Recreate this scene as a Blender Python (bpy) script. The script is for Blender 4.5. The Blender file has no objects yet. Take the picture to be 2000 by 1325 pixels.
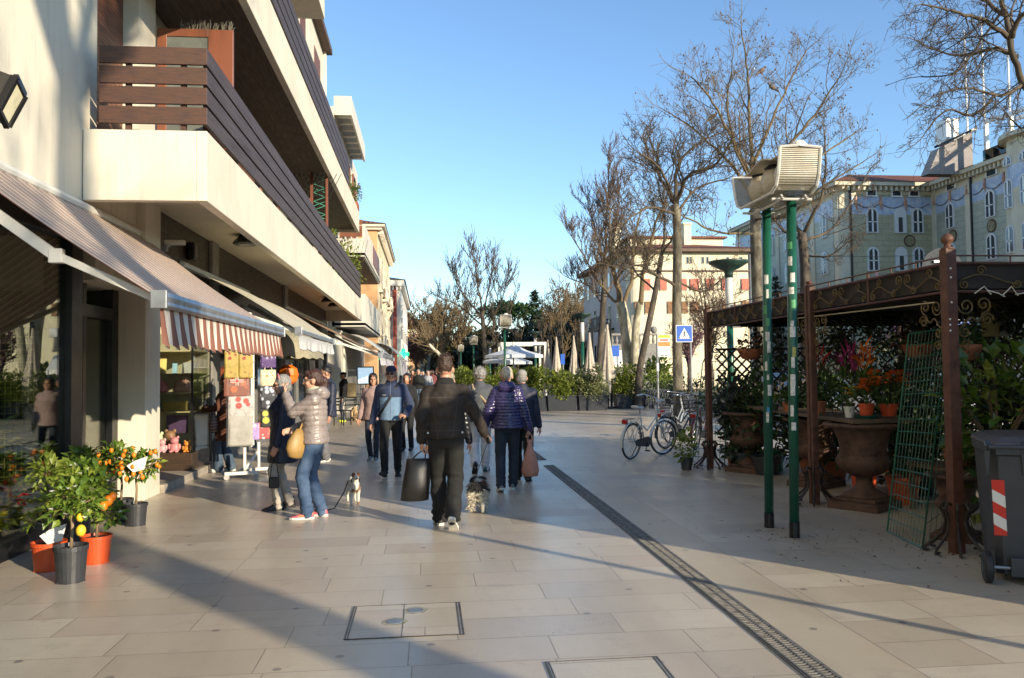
import bpy, bmesh, math, random
from mathutils import Vector, Matrix, Euler, noise
R = math.radians
S = bpy.context.scene
COL = S.collection
PI = math.pi
V = Vector
def frame(d):
 d = V(d).normalized()
 a = V((0, 0, 1)) if abs(d.z) < .9 else V((1, 0, 0))
 u = d.cross(a).normalized()
 return u, u.cross(d).normalized() * -1, d
class MB:
 def __init__(s):
  s.v = []; s.f = []; s.m = []
 def add(s, vs, fs, m=0):
  k = len(s.v)
  s.v.extend([tuple(q) for q in vs])
  for f in fs:
   s.f.append([k + i for i in f]); s.m.append(m)
  return s
 def box(s, x0, x1, y0, y1, z0, z1, m=0):
  return s.add([(x, y, z) for z in (z0, z1) for y in (y0, y1) for x in (x0, x1)],
                     [(0, 2, 3, 1), (4, 5, 7, 6), (0, 1, 5, 4), (2, 6, 7, 3), (0, 4, 6, 2), (1, 3, 7, 5)], m)
 def bar(s, a, b, w, h, m=0, up=(0, 0, 1)):
  """rectangular bar from a to b: w across, h along up"""
  a, b = V(a), V(b); d = (b - a).normalized(); up = V(up)
  sd = d.cross(up)
  sd = sd.normalized() if sd.length > 1e-4 else frame(d)[0]
  u = sd.cross(d).normalized()
  vs = []
  for p in (a, b):
   for i, j in ((-1, -1), (1, -1), (1, 1), (-1, 1)):
    vs.append(p + sd * (i * w / 2) + u * (j * h / 2))
  return s.add(vs, [(3, 2, 1, 0), (4, 5, 6, 7), (0, 1, 5, 4), (1, 2, 6, 5), (2, 3, 7, 6), (3, 0, 4, 7)], m)
 def tube(s, pts, r, n=8, m=0, cap=True, closed=False):
  pts = [V(p) for p in pts]; k = len(pts)
  if not hasattr(r, '__len__'): r = [r] * k
  vs = []; pu = None
  for i, p in enumerate(pts):
   if closed: d = pts[(i + 1) % k] - pts[i - 1]
   else: d = pts[min(i + 1, k - 1)] - pts[max(i - 1, 0)]
   if d.length < 1e-9: d = V((0, 0, 1))
   d.normalize()
   if pu is None: u = frame(d)[0]
   else:
    u = pu - d * pu.dot(d)
    u = u.normalized() if u.length > 1e-6 else frame(d)[0]
   w = d.cross(u); pu = u
   for j in range(n):
    a = 2 * PI * j / n
    vs.append(p + (u * math.cos(a) + w * math.sin(a)) * r[i])
  fs = []
  for i in range(k if closed else k - 1):
   i2 = (i + 1) % k
   for j in range(n):
    j2 = (j + 1) % n
    fs.append((i * n + j, i * n + j2, i2 * n + j2, i2 * n + j))
  if cap and not closed:
   fs.append(tuple(range(n))[::-1]); fs.append(tuple((k - 1) * n + j for j in range(n)))
  return s.add(vs, fs, m)
 def loft(s, rings, m=0, cap=True, closed=True):
  n = len(rings[0]); vs = [p for r_ in rings for p in r_]; fs = []
  for i in range(len(rings) - 1):
   for j in range(n if closed else n - 1):
    j2 = (j + 1) % n
    fs.append((i * n + j, i * n + j2, (i + 1) * n + j2, (i + 1) * n + j))
  if cap and closed:
   fs.append(tuple(range(n))[::-1]); fs.append(tuple((len(rings) - 1) * n + j for j in range(n)))
  return s.add(vs, fs, m)
 def lathe(s, prof, n=20, c=(0, 0, 0), m=0, cap=True, flute=None):
  rings = []
  for (r, z) in prof:
   ring = []
   for j in range(n):
    a = 2 * PI * j / n
    rr = r * (1 + (flute(z) * math.cos(a * n / 2) if flute else 0))
    ring.append((c[0] + rr * math.cos(a), c[1] + rr * math.sin(a), c[2] + z))
   rings.append(ring)
  return s.loft(rings, m, cap)
 def ell(s, c, rx, ry, rz, nu=14, nv=9, m=0, rot=None):
  c = V(c); vs = []; fs = []
  vs.append(V((0, 0, -rz)))
  for i in range(1, nv):
   t = -PI / 2 + PI * i / nv
   for j in range(nu):
    a = 2 * PI * j / nu
    vs.append(V((rx * math.cos(t) * math.cos(a), ry * math.cos(t) * math.sin(a), rz * math.sin(t))))
  vs.append(V((0, 0, rz)))
  for j in range(nu): fs.append((0, 1 + (j + 1) % nu, 1 + j))
  for i in range(nv - 2):
   for j in range(nu):
    a, b = 1 + i * nu + j, 1 + i * nu + (j + 1) % nu
    fs.append((a, b, b + nu, a + nu))
  t = 1 + (nv - 2) * nu
  for j in range(nu): fs.append((t + j, t + (j + 1) % nu, t + nu))
  if rot is not None: vs = [rot @ q for q in vs]
  return s.add([q + c for q in vs], fs, m)
 def cap(s, a, b, r0, r1, n=12, m=0):
  """tapered capsule"""
  a, b = V(a), V(b); d = (b - a); L = d.length
  d = d.normalized() if L > 1e-6 else V((0, 0, 1))
  pts = []; rr = []
  for k in range(4):
   t = PI / 2 * k / 4
   pts.append(a - d * r0 * math.cos(t)); rr.append(max(r0 * math.sin(t), r0 * .08))
  pts.append(a); rr.append(r0); pts.append(b); rr.append(r1)
  for k in range(1, 5):
   t = PI / 2 * k / 4
   pts.append(b + d * r1 * math.sin(t)); rr.append(max(r1 * math.cos(t), r1 * .08))
  return s.tube(pts, rr, n, m)
 def chain(s, pts, rad, n=12, m=0):
  for i in range(len(pts) - 1): s.cap(pts[i], pts[i + 1], rad[i], rad[i + 1], n, m)
  return s
 def ext(s, poly, vec, m=0):
  vec = V(vec); k = len(poly); poly = [V(p) for p in poly]
  fs = [tuple(range(k))[::-1], tuple(range(k, 2 * k))]
  for i in range(k): fs.append((i, (i + 1) % k, k + (i + 1) % k, k + i))
  return s.add(poly + [p + vec for p in poly], fs, m)
 def poly(s, pts, m=0):
  return s.add(pts, [tuple(range(len(pts)))], m)
 def leaf(s, p, d, nrm, L, w, m=0, bend=.2):
  p, d, nrm = V(p), V(d).normalized(), V(nrm)
  sd = d.cross(nrm)
  sd = sd.normalized() if sd.length > 1e-4 else frame(d)[0]
  up = sd.cross(d)
  mid = p + d * L * .45 + up * L * bend * .5
  vs = [p, mid + sd * w / 2 + up * w * .18, p + d * L - up * L * bend * .25, mid - sd * w / 2 + up * w * .18, mid]
  return s.add(vs, [(0, 1, 4), (4, 1, 2), (0, 4, 3), (4, 2, 3)], m)
 def build(s, name, mats, parent=None, smooth=False, bevel=0, loc=None, remesh=0, sm=2, disp=None, angle=None):
  me = bpy.data.meshes.new(name)
  me.from_pydata(s.v, [], s.f)
  if not isinstance(mats, (list, tuple)): mats = [mats]
  for q in mats: me.materials.append(q)
  if len(mats) > 1: me.polygons.foreach_set('material_index', s.m)
  o = bpy.data.objects.new(name, me); COL.objects.link(o)
  if remesh:
   md = o.modifiers.new('r', 'REMESH'); md.mode = 'VOXEL'; md.voxel_size = remesh
   if sm:
    md = o.modifiers.new('s', 'SMOOTH'); md.factor = .5; md.iterations = sm
   dg = bpy.context.evaluated_depsgraph_get()
   me2 = bpy.data.meshes.new_from_object(o.evaluated_get(dg))
   o.modifiers.clear(); o.data = me2; bpy.data.meshes.remove(me); me = me2; me.name = name
   me.materials.clear()
   for q in mats: me.materials.append(q)
   smooth = True
   if disp:
    for vv in me.vertices: pass
    nrm = [vv.normal.copy() for vv in me.vertices]
    for vv, nn in zip(me.vertices, nrm):
     vv.co += nn * disp(vv.co)
  if smooth: me.polygons.foreach_set('use_smooth', [True] * len(me.polygons))
  me.update()
  if bevel:
   md = o.modifiers.new('b', 'BEVEL'); md.width = bevel; md.segments = 2; md.limit_method = 'ANGLE'
  if parent is not None: o.parent = parent
  if loc is not None: o.location = loc
  return o
LABELS = {}
def tag(o, label=None, cat=None, group=None, kind=None):
 if label: o['label'] = label
 if cat: o['category'] = cat
 if group: o['group'] = group
 if kind: o['kind'] = kind
 return o
def thing(name, label, cat, loc=(0, 0, 0), rz=0, group=None):
 o = bpy.data.objects.new(name, None); COL.objects.link(o)
 o.location = loc; o.rotation_euler = (0, 0, rz); o.empty_display_size = .2
 return tag(o, label, cat, group)
def kids(o): return list(o.children)
def dup(root, loc=None, rz=None, label=None, group=None, scale=None):
 r = root.copy(); COL.objects.link(r)
 if loc is not None: r.location = loc
 if rz is not None: r.rotation_euler = (0, 0, rz)
 if scale: r.scale = (scale,) * 3
 if label: r['label'] = label
 if group: r['group'] = group
 for ch in kids(root):
  c = ch.copy(); COL.objects.link(c); c.parent = r
  for g in kids(ch):
   d = g.copy(); COL.objects.link(d); d.parent = c
 return r
def struct(name, mb, m, **k): return tag(mb.build(name, m, **k), kind='structure')
class NT:
 def __init__(s, name):
  s.mat = bpy.data.materials.new(name); s.mat.use_nodes = True
  s.t = s.mat.node_tree; s.b = s.t.nodes['Principled BSDF']
 def n(s, typ, **k):
  q = s.t.nodes.new(typ)
  for a, b in k.items():
   if a.startswith('i_'):
    key = a[2:]; key = int(key) if key.isdigit() else key.replace('_', ' ')
    q.inputs[key].default_value = b
   else: setattr(q, a, b)
  return q
 def l(s, a, b): s.t.links.new(a, b)
 def math(s, op, a, b=None, c=None):
  q = s.n('ShaderNodeMath', operation=op)
  for i, x in enumerate((a, b, c)):
   if x is None: continue
   if isinstance(x, (int, float)): q.inputs[i].default_value = x
   else: s.l(x, q.inputs[i])
  return q.outputs[0]
 def mix(s, fac, a, b, blend='MIX'):
  q = s.n('ShaderNodeMix', data_type='RGBA', blend_type=blend)
  for sock, x in ((q.inputs[0], fac), (q.inputs[6], a), (q.inputs[7], b)):
   if isinstance(x, (int, float)): sock.default_value = x
   elif isinstance(x, (tuple, list)): sock.default_value = (*x[:3], 1)
   else: s.l(x, sock)
  return q.outputs[2]
 def ramp(s, fac, stops, interp='LINEAR'):
  q = s.n('ShaderNodeValToRGB'); cr = q.color_ramp; cr.interpolation = interp
  while len(cr.elements) > 1: cr.elements.remove(cr.elements[-1])
  for i, (p, c) in enumerate(stops):
   e = cr.elements[0] if i == 0 else cr.elements.new(p)
   e.position = p; c = (c, c, c) if isinstance(c, (int, float)) else c
   e.color = (*c, 1)
  s.l(fac, q.inputs[0]); return q.outputs[0]
 def coord(s, kind='Object', scale=(1, 1, 1), loc=(0, 0, 0)):
  q = s.n('ShaderNodeTexCoord'); mp = s.n('ShaderNodeMapping')
  mp.inputs['Scale'].default_value = scale; mp.inputs['Location'].default_value = loc
  s.l(q.outputs[kind], mp.inputs[0]); return mp.outputs[0]
 def xyz(s, kind='Object'):
  q = s.n('ShaderNodeTexCoord'); x = s.n('ShaderNodeSeparateXYZ'); s.l(q.outputs[kind], x.inputs[0])
  return x.outputs
 def noise(s, co, scale=5, detail=4, rough=.55):
  q = s.n('ShaderNodeTexNoise'); q.inputs['Scale'].default_value = scale
  q.inputs['Detail'].default_value = detail; q.inputs['Roughness'].default_value = rough
  if co is not None: s.l(co, q.inputs['Vector'])
  return q.outputs[0]
 def bump(s, h, strength=.3, dist=.02):
  q = s.n('ShaderNodeBump'); q.inputs['Strength'].default_value = strength; q.inputs['Distance'].default_value = dist
  s.l(h, q.inputs['Height']); s.l(q.outputs[0], s.b.inputs['Normal'])
 def set(s, **k):
  for a, x in k.items():
   sock = s.b.inputs[a.replace('_', ' ')]
   if isinstance(x, (int, float)): sock.default_value = x
   elif isinstance(x, (tuple, list)): sock.default_value = (*x[:3], 1) if len(sock.default_value) == 4 else x
   else: s.l(x, sock)
  return s
_cache = {}
def mat(name, col, rough=.6, metal=0, var=.12, vs=6, bump=0, bs=60, stretch=(1, 1, 1), col2=None, spec=None, coat=0, sheen=0, dirt=0):
 """general surface: base colour broken up by two noises, roughness variation, optional bump"""
 if name in _cache: return _cache[name]
 t = NT(name); co = t.coord('Object', stretch)
 n1 = t.noise(co, vs, 5, .6)
 c2 = col2 or tuple(max(0, c * (1 - 2.2 * var)) for c in col)
 c3 = tuple(min(1, c * (1 + var)) for c in col)
 c = t.ramp(n1, [(.28, c2), (.5, col), (.75, c3)])
 if dirt:
  n2 = t.noise(co, vs * .22, 6, .65)
  c = t.mix(t.ramp(n2, [(.45, 0), (.72, dirt)]), c, tuple(x * .35 for x in col))
 t.set(Base_Color=c, Roughness=t.ramp(n1, [(.2, min(1, rough + .1)), (.8, max(.04, rough - .1))]), Metallic=metal)
 if spec is not None: t.set(**{'Specular_IOR_Level': spec})
 if coat: t.set(Coat_Weight=coat, Coat_Roughness=.15)
 if sheen: t.set(Sheen_Weight=sheen)
 if bump:
  t.bump(t.noise(co, bs, 5, .65), bump, .01)
 _cache[name] = t.mat; return t.mat
def leafmat(name, a, b, c=None, rough=.45, trans=.25, vs=9):
 """foliage: light and dark leaves, some light through them"""
 if name in _cache: return _cache[name]
 t = NT(name); co = t.coord('Object')
 q = t.n('ShaderNodeNewGeometry')
 r = q.outputs['Random Per Island']
 st = [(0, b), (.55, a), (1, c or tuple(min(1, x * 1.5) for x in a))]
 n1 = t.noise(co, vs, 2)
 f = t.math('ADD', t.math('MULTIPLY', r, .7), t.math('MULTIPLY', n1, .3))
 t.set(Base_Color=t.ramp(f, st), Roughness=rough)
 tr = t.n('ShaderNodeBsdfTranslucent'); t.l(t.ramp(f, st), tr.inputs[0])
 mx = t.n('ShaderNodeMixShader'); mx.inputs[0].default_value = trans
 out = t.t.nodes['Material Output']
 t.l(t.b.outputs[0], mx.inputs[1]); t.l(tr.outputs[0], mx.inputs[2]); t.l(mx.outputs[0], out.inputs[0])
 _cache[name] = t.mat; return t.mat
def clothmat(name, col, rough=.8, scale=350, strength=.25, var=.15, sheen=.03, vs=7):
 if name in _cache: return _cache[name]
 t = NT(name); co = t.coord('Object')
 n1 = t.noise(co, vs, 5, .6); n2 = t.noise(co, scale, 2)
 c = t.ramp(n1, [(.3, tuple(x * (1 - var * 1.6) for x in col)), (.55, col), (.8, tuple(min(1, x * (1 + var)) for x in col))])
 c = t.mix(t.math('MULTIPLY', n2, .25), c, tuple(x * .55 for x in col))
 t.set(Base_Color=c, Roughness=rough, Sheen_Weight=sheen)
 t.bump(t.math('ADD', n2, t.math('MULTIPLY', t.noise(co, 22, 4), 2.5)), strength, .004)
 _cache[name] = t.mat; return t.mat
def emit(name, col, s):
 t = NT(name); t.set(Base_Color=col, Emission_Color=col, Emission_Strength=s, Roughness=.4); return t.mat
def text(body, size, m, parent=None, name='lettering', depth=.004, loc=(0, 0, 0), rot=(0, 0, 0), align='CENTER', bold=0):
 cu = bpy.data.curves.new(name, 'FONT'); cu.body = body; cu.size = size; cu.align_x = align; cu.align_y = 'CENTER'
 cu.extrude = depth; cu.offset = bold; cu.resolution_u = 3
 o = bpy.data.objects.new(name, cu); COL.objects.link(o)
 dg = bpy.context.evaluated_depsgraph_get()
 me = bpy.data.meshes.new_from_object(o.evaluated_get(dg))
 bpy.data.objects.remove(o); me.name = name
 o = bpy.data.objects.new(name, me); COL.objects.link(o); me.materials.clear(); me.materials.append(m)
 o.location = loc; o.rotation_euler = rot
 if parent is not None: o.parent = parent
 return o
CAM = bpy.data.objects.new('camera', bpy.data.cameras.new('camera')); COL.objects.link(CAM); S.camera = CAM
CAM.data.sensor_width = 36; CAM.data.lens = 28.8; CAM.data.clip_end = 3000; CAM.data.clip_start = .05
_y, _p, _r = R(6.0), math.atan(60.5 / 1600), .012
_f = V((math.sin(_y) * math.cos(_p), math.cos(_y) * math.cos(_p), math.sin(_p)))
_x = V((math.cos(_y), -math.sin(_y), 0)); _u = _x.cross(_f)
_x2 = _x * math.cos(_r) - _u * math.sin(_r); _u2 = _x * math.sin(_r) + _u * math.cos(_r)
CAM.matrix_world = Matrix(((_x2.x, _u2.x, -_f.x, 0), (_x2.y, _u2.y, -_f.y, 0), (_x2.z, _u2.z, -_f.z, 1.65), (0, 0, 0, 1)))
def ray(x, y): return _f + _x2 * ((x - 1000) / 1600) - _u2 * ((y - 662.5) / 1600)
EYE = V((0, 0, 1.65))
def at(x, y, Y):
 """point at depth Y in metres up the street seen in direction (x, y)"""
 d = ray(x, y); return EYE + d * (Y / d.y)
def atx(x, y, X):
 d = ray(x, y); return EYE + d * (X / d.x)
SUN_EL, SUN_AZ = R(15.0), math.atan2(.63, -.77)      # azimuth from +Y towards +X
sd = V((math.cos(SUN_EL) * .63 / .9949, math.cos(SUN_EL) * -.77 / .9949, math.sin(SUN_EL)))
sun = bpy.data.objects.new('sun', bpy.data.lights.new('sun', 'SUN')); COL.objects.link(sun)
sun.data.energy = 3.4; sun.data.angle = R(.55); sun.data.color = (1, .86, .64)
sun.rotation_euler = sd.to_track_quat('Z', 'Y').to_euler()
W = bpy.data.worlds.new('World'); S.world = W; W.use_nodes = True
wn = W.node_tree; sky = wn.nodes.new('ShaderNodeTexSky'); sky.sky_type = 'NISHITA'; sky.sun_disc = False
sky.sun_elevation = SUN_EL; sky.sun_rotation = SUN_AZ; sky.air_density = 1.0; sky.dust_density = 0; sky.ozone_density = 3.4
wn.links.new(sky.outputs[0], wn.nodes['Background'].inputs[0]); wn.nodes['Background'].inputs[1].default_value = .12
S.view_settings.view_transform = 'Standard'; S.view_settings.look = 'None'; S.view_settings.exposure = 1.15; S.view_settings.gamma = 1
S.cycles.max_bounces = 8; S.cycles.diffuse_bounces = 3; S.cycles.glossy_bounces = 3; S.cycles.transparent_max_bounces = 12
S.cycles.sample_clamp_indirect = 6; S.cycles.caustics_reflective = False; S.cycles.caustics_refractive = False
def paving_mat():
 t = NT('worn stone paving'); X, Y, Z = t.xyz('Object')
 h = .41
 yy = t.math('DIVIDE', t.math('SUBTRACT', Y, 5.10), h)
 r = t.math('FLOOR', yy); fy = t.math('MULTIPLY', t.math('FRACT', yy), h)
 w1 = t.n('ShaderNodeTexWhiteNoise', noise_dimensions='1D'); t.l(r, w1.inputs['W'])
 w2 = t.n('ShaderNodeTexWhiteNoise', noise_dimensions='1D'); t.l(t.math('ADD', r, 313.7), w2.inputs['W'])
 wd = t.math('MULTIPLY_ADD', w1.outputs[0], .45, .78)
 xx = t.math('DIVIDE', t.math('MULTIPLY_ADD', w2.outputs[0], 5, X), wd)
 i = t.math('FLOOR', xx); fx = t.math('MULTIPLY', t.math('FRACT', xx), wd)
 ex = t.math('MINIMUM', fx, t.math('SUBTRACT', wd, fx)); ey = t.math('MINIMUM', fy, t.math('SUBTRACT', h, fy))
 band = t.math('MULTIPLY', t.math('GREATER_THAN', X, 1.99), t.math('LESS_THAN', X, 2.63))
 ed = t.math('ABSOLUTE', t.math('SUBTRACT', X, 2.63))
 e0 = t.math('ADD', t.math('MINIMUM', ex, ey), t.math('MULTIPLY', band, 5))
 e = t.math('MINIMUM', e0, ed)
 joint = t.ramp(t.math('DIVIDE', e, .012), [(.10, 1), (.45, 0)])
 cid = t.n('ShaderNodeCombineXYZ'); t.l(i, cid.inputs[0]); t.l(r, cid.inputs[1]); t.l(band, cid.inputs[2])
 w3 = t.n('ShaderNodeTexWhiteNoise', noise_dimensions='3D'); t.l(cid.outputs[0], w3.inputs['Vector'])
 tone = t.ramp(w3.outputs[0], [(0, (.50, .43, .335)), (.3, (.59, .52, .405)), (.6, (.65, .585, .465)), (1, (.54, .455, .37))])
 tone = t.mix(band, tone, (.54, .47, .345))
 saw = t.noise(t.coord('Object', (1.6, 26, 1)), 2.0, 4, .6)
 big = t.noise(t.coord('Object', (.5, .35, 1)), 1.3, 5, .6)
 fine = t.noise(t.coord('Object'), 130, 3, .7)
 c = t.mix(t.ramp(saw, [(.3, 0), (.75, .4)]), tone, (.47, .37, .27))
 c = t.mix(t.ramp(big, [(.38, .4), (.68, 0)]), c, (.42, .36, .27))
 c = t.mix(t.ramp(fine, [(.3, .28), (.6, 0)]), c, (.24, .20, .17))
 vo = t.n('ShaderNodeTexVoronoi', feature='F1', voronoi_dimensions='2D'); vo.inputs['Scale'].default_value = 1.05
 t.l(t.coord('Object'), vo.inputs['Vector'])
 gum = t.ramp(vo.outputs['Distance'], [(.022, .7), (.032, 0)])
 wear = t.noise(t.coord('Object', (.9, .16, 1)), .9, 6, .65); c = t.mix(t.ramp(wear, [(.45, 0), (.62, .42)]), c, (.33, .27, .215))
 blot = t.noise(t.coord('Object', loc=(7, 3, 0)), 2.6, 6, .7); c = t.mix(t.ramp(blot, [(.58, 0), (.70, .38)]), c, (.27, .225, .185))
 c = t.mix(gum, c, (.15, .13, .12))
 v2 = t.n('ShaderNodeTexVoronoi', feature='F1', voronoi_dimensions='2D'); v2.inputs['Scale'].default_value = 3.1
 t.l(t.coord('Object', loc=(3.3, 1.7, 0)), v2.inputs['Vector'])
 c = t.mix(t.ramp(v2.outputs['Distance'], [(.012, .35), (.03, 0)]), c, (.2, .17, .15))
 c = t.mix(t.math('MULTIPLY', joint, .66), c, (.12, .09, .07))
 rg = t.math('ADD', t.math('MULTIPLY_ADD', big, .26, .12), t.math('MULTIPLY', w3.outputs[0], .09))
 t.set(Base_Color=c, Roughness=t.math('ADD', rg, t.math('MULTIPLY', fine, .10)), Specular_IOR_Level=.55)
 hgt = t.math('SUBTRACT', t.math('MULTIPLY', fine, .25), t.math('MULTIPLY', joint, 1.2))
 t.bump(t.math('ADD', hgt, t.math('MULTIPLY', saw, .3)), .16, .006)
 return t.mat
M_PAVE = paving_mat()
M_ASPH = mat('asphalt', (.06, .06, .062), .85, var=.2, vs=3, bump=.4, bs=200)
M_EARTH = mat('park soil', (.10, .085, .05), .95, var=.25, vs=2, bump=.6, bs=30)
g = MB(); g.add([(-900, -300, -.012), (900, -300, -.012), (900, 1500, -.012), (-900, 1500, -.012)], [(0, 1, 2, 3)])
struct('ground', g, M_EARTH)
g = MB(); g.add([(-5.2, -30, 0), (9.4, -30, 0), (9.4, 46, 0), (3, 46, 0), (3, 260, 0), (-5.2, 260, 0)], [(0, 1, 2, 3, 4, 5)])
struct('pavement', g, M_PAVE)
g = MB(); g.add([(9.55, -60, -.008), (17, -60, -.008), (17, 300, -.008), (9.55, 300, -.008)], [(0, 1, 2, 3)])
struct('road', g, M_ASPH)
g = MB(); g.box(9.4, 9.55, -30, 46, -.02, .12)
tag(g.build('kerb', mat('kerb stone', (.33, .31, .28), .8, bump=.3)), kind='structure')
M_IRON = mat('weathered iron grate', (.175, .165, .145), .65, metal=.2, var=.3, vs=20, bump=.3)
M_DARK = mat('dark void', (.012, .012, .012), .9)
def drain(y0, y1, step, label):
 t = thing('drain_channel', label, 'drain', (2.08, y0, 0))
 L = y1 - y0
 MB().box(-.08, .08, 0, L, .001, .004).build('channel', mat('dark drain recess plate', (.05, .043, .033), .8), t)  # dark plate on the paving stands in for the shaded recess
 g = MB()
 for x in (-.078, -.002, .066): g.box(x, x + .012, 0, L, .004, .013)
 y = 0; k = 0
 while y < L:
  k += 1
  for s_ in (0, 1):
   o = .5 * step * s_
   x0 = -.066 if s_ == 0 else .010
   g.box(x0, x0 + .056 + .008 * (1 - s_), y + o, y + o + step * .48, .004, .012)
  y += step
 g.build('grate', M_IRON, t)
 g = MB(); g.box(-.092, -.081, 0, L, .001, .009); g.box(.081, .092, 0, L, .001, .009)
 g.build('edge_rail', mat('grey edge rail', (.16, .15, .14), .6, metal=.4), t)
drain(1.5, 14.0, .034, 'long slotted iron drain cover running from the bottom edge of the picture')
drain(14.9, 31.5, .12, 'far slotted drain cover continuing towards the planters')
M_STEEL = mat('steel trim', (.17, .15, .13), .5, metal=.7, var=.3)
M_CAP = mat('blue grey plug cover', (.23, .26, .29), .4, metal=.3, var=.2)
def hatch(x0, x1, y0, y1, label, mid, caps):
 t = thing('access_hatch', label, 'manhole cover', ((x0 + x1) / 2, y0, 0)); cx = (x0 + x1) / 2; a = (x1 - x0) / 2; d = y1 - y0
 g = MB(); g.box(-a, a, 0, d, .0005, .004); g.build('stone_infill', M_PAVE, t)
 g = MB()
 for x in (-a, a - .012): g.box(x, x + .012, 0, d, .001, .0065); 
 for x in (-a + .018, a - .03): g.box(x, x + .009, 0, d, .001, .006)
 for y in (0, d - .008): g.box(-a, a, y, y + .008, .001, .0062)
 if mid: g.box(-.02, -.016, 0, d, .001, .0055)
 g.build('metal_edge', M_STEEL, t)
 for (px, py) in caps:
  p = at(px, py, 1); d_ = ray(px, py); p = EYE + d_ * (-1.65 / d_.z)
  c = MB(); c.lathe([(.0, .009), (.052, .009), (.056, .006)], 24, (p.x - cx, p.y - y0, 0), cap=False)
  cp = c.build('plug_cover', M_CAP, t)
  c = MB(); c.lathe([(.056, .0055), (.085, .0055), (.087, .004)], 24, (p.x - cx, p.y - y0, 0), cap=False)
  c.build('mortar_ring', mat('mortar ring', (.30, .29, .24), .9, var=.2, vs=30), cp)
hatch(-.52, .225, 5.19, 5.905, 'stone filled access hatch with steel edges and two round plugs', 1, ((812, 1194), (771, 1216)))
hatch(.65, 1.30, 3.6, 4.64, 'stone filled access hatch cut off by the bottom edge of the picture', 0, ())
d_ = ray(829, 963); p = EYE + d_ * (-1.65 / d_.z)
g = MB(); g.lathe([(.0, .006), (.10, .006), (.115, .002)], 26, tuple(p), cap=False)
tag(g.build('small_cover', M_STEEL), 'small round iron cover in the paving beyond the black tote', 'manhole cover')
def plaster(name, col, var=.05, dirt=.25):
 t = NT(name); co = t.coord('Object'); n1 = t.noise(co, .9, 6, .6); n2 = t.noise(t.coord('Object', (2.5, 2.5, .25)), 3, 5, .65); n3 = t.noise(co, 90, 3)
 c = t.ramp(n1, [(.3, tuple(x * (1 - var * 2) for x in col)), (.55, col), (.8, tuple(min(1, x * (1 + var)) for x in col))])
 c = t.mix(t.ramp(n2, [(.52, 0), (.8, dirt)]), c, tuple(x * .5 for x in col))
 t.set(Base_Color=c, Roughness=.85); t.bump(t.math('ADD', n3, t.math('MULTIPLY', n1, .6)), .12, .01)
 return t.mat
def planks(name, col, axis, width, gap=.035, rough=.6, dark=.25, grain=1.0):
 """boards: axis = object axis across the boards"""
 t = NT(name); X = t.xyz('Object'); a = X['XYZ'.index(axis)]
 q = t.math('DIVIDE', a, width); i = t.math('FLOOR', q); f = t.math('FRACT', q)
 w = t.n('ShaderNodeTexWhiteNoise', noise_dimensions='1D'); t.l(i, w.inputs['W'])
 sc = {'X': (1, .12, 1), 'Y': (.12, 1, .12), 'Z': (.12, .12, 1)}[axis]
 gr = t.noise(t.coord('Object', sc), 22, 5, .65)
 big = t.noise(t.coord('Object'), 2.2, 5, .6)
 c = t.ramp(gr, [(.25, tuple(x * (1 - .55 * grain) for x in col)), (.55, col), (.8, tuple(x * (1 + .45 * grain) for x in col))])
 c = t.mix(t.math('MULTIPLY', w.outputs[0], .4), c, tuple(x * .5 for x in col))
 c = t.mix(t.ramp(big, [(.5, 0), (.75, .5)]), c, tuple(x * dark for x in col))
 e = t.ramp(t.math('MINIMUM', f, t.math('SUBTRACT', 1, f)), [(gap * .4, 1), (gap, 0)])
 c = t.mix(e, c, tuple(x * .12 for x in col))
 t.set(Base_Color=c, Roughness=t.ramp(gr, [(.2, rough + .12), (.8, rough - .1)]))
 t.bump(t.math('SUBTRACT', t.math('MULTIPLY', gr, .5), t.math('MULTIPLY', e, 2)), .4, .008)
 return t.mat
M_CREAM = plaster('cream plaster', (.67, .615, .50), .07, .45); M_CREAM2 = plaster('pale plaster', (.60, .57, .49))
M_RAIL = mat('stained railing boards', (.075, .034, .021), .5, var=.3, vs=5, bump=.35, bs=30, stretch=(1, 1, 9), col2=(.035, .022, .02))
M_RAIL_Y = mat('weathered railing boards', (.066, .043, .034), .55, var=.28, vs=5, bump=.5, bs=22, stretch=(1, .25, 9), col2=(.028, .02, .018))
M_SOFFW = planks('dark wood soffit', (.075, .045, .026), 'X', .155, .04)
M_SHUT = planks('red brown roller shutter', (.24, .095, .055), 'Z', .048, .12, .55)
M_FRAME = mat('red brown joinery', (.19, .062, .030), .45, var=.2, vs=4, bump=.2, stretch=(1, 1, .15))
M_PANEL = planks('dark shop band', (.034, .022, .016), 'Z', .34, .02, .4)
M_BLACK = mat('black metal frame', (.012, .012, .014), .35, metal=.2, var=.2)
M_GREYM = mat('galvanised metal', (.32, .33, .345), .4, metal=.6, var=.15)
M_WHITEP = mat('white painted metal', (.72, .70, .64), .4, var=.06, dirt=.3)
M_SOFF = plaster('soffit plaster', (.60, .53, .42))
def glassmat(name, tint=(.9, .95, .92), refl=1.45, alpha=.55, rough=.0, rk=1.0):
 t = NT(name); out = t.t.nodes['Material Output']
 tr = t.n('ShaderNodeBsdfTransparent'); tr.inputs[0].default_value = (*[x * alpha for x in tint], 1)
 gl = t.n('ShaderNodeBsdfGlossy'); gl.inputs['Roughness'].default_value = rough
 fr = t.n('ShaderNodeFresnel'); fr.inputs[0].default_value = refl
 f = t.math('MINIMUM', t.math('MULTIPLY_ADD', fr.outputs[0], rk, .02), 1)
 mx = t.n('ShaderNodeMixShader'); t.l(f, mx.inputs[0]); t.l(tr.outputs[0], mx.inputs[1]); t.l(gl.outputs[0], mx.inputs[2])
 t.l(mx.outputs[0], out.inputs[0]); return t.mat
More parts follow.
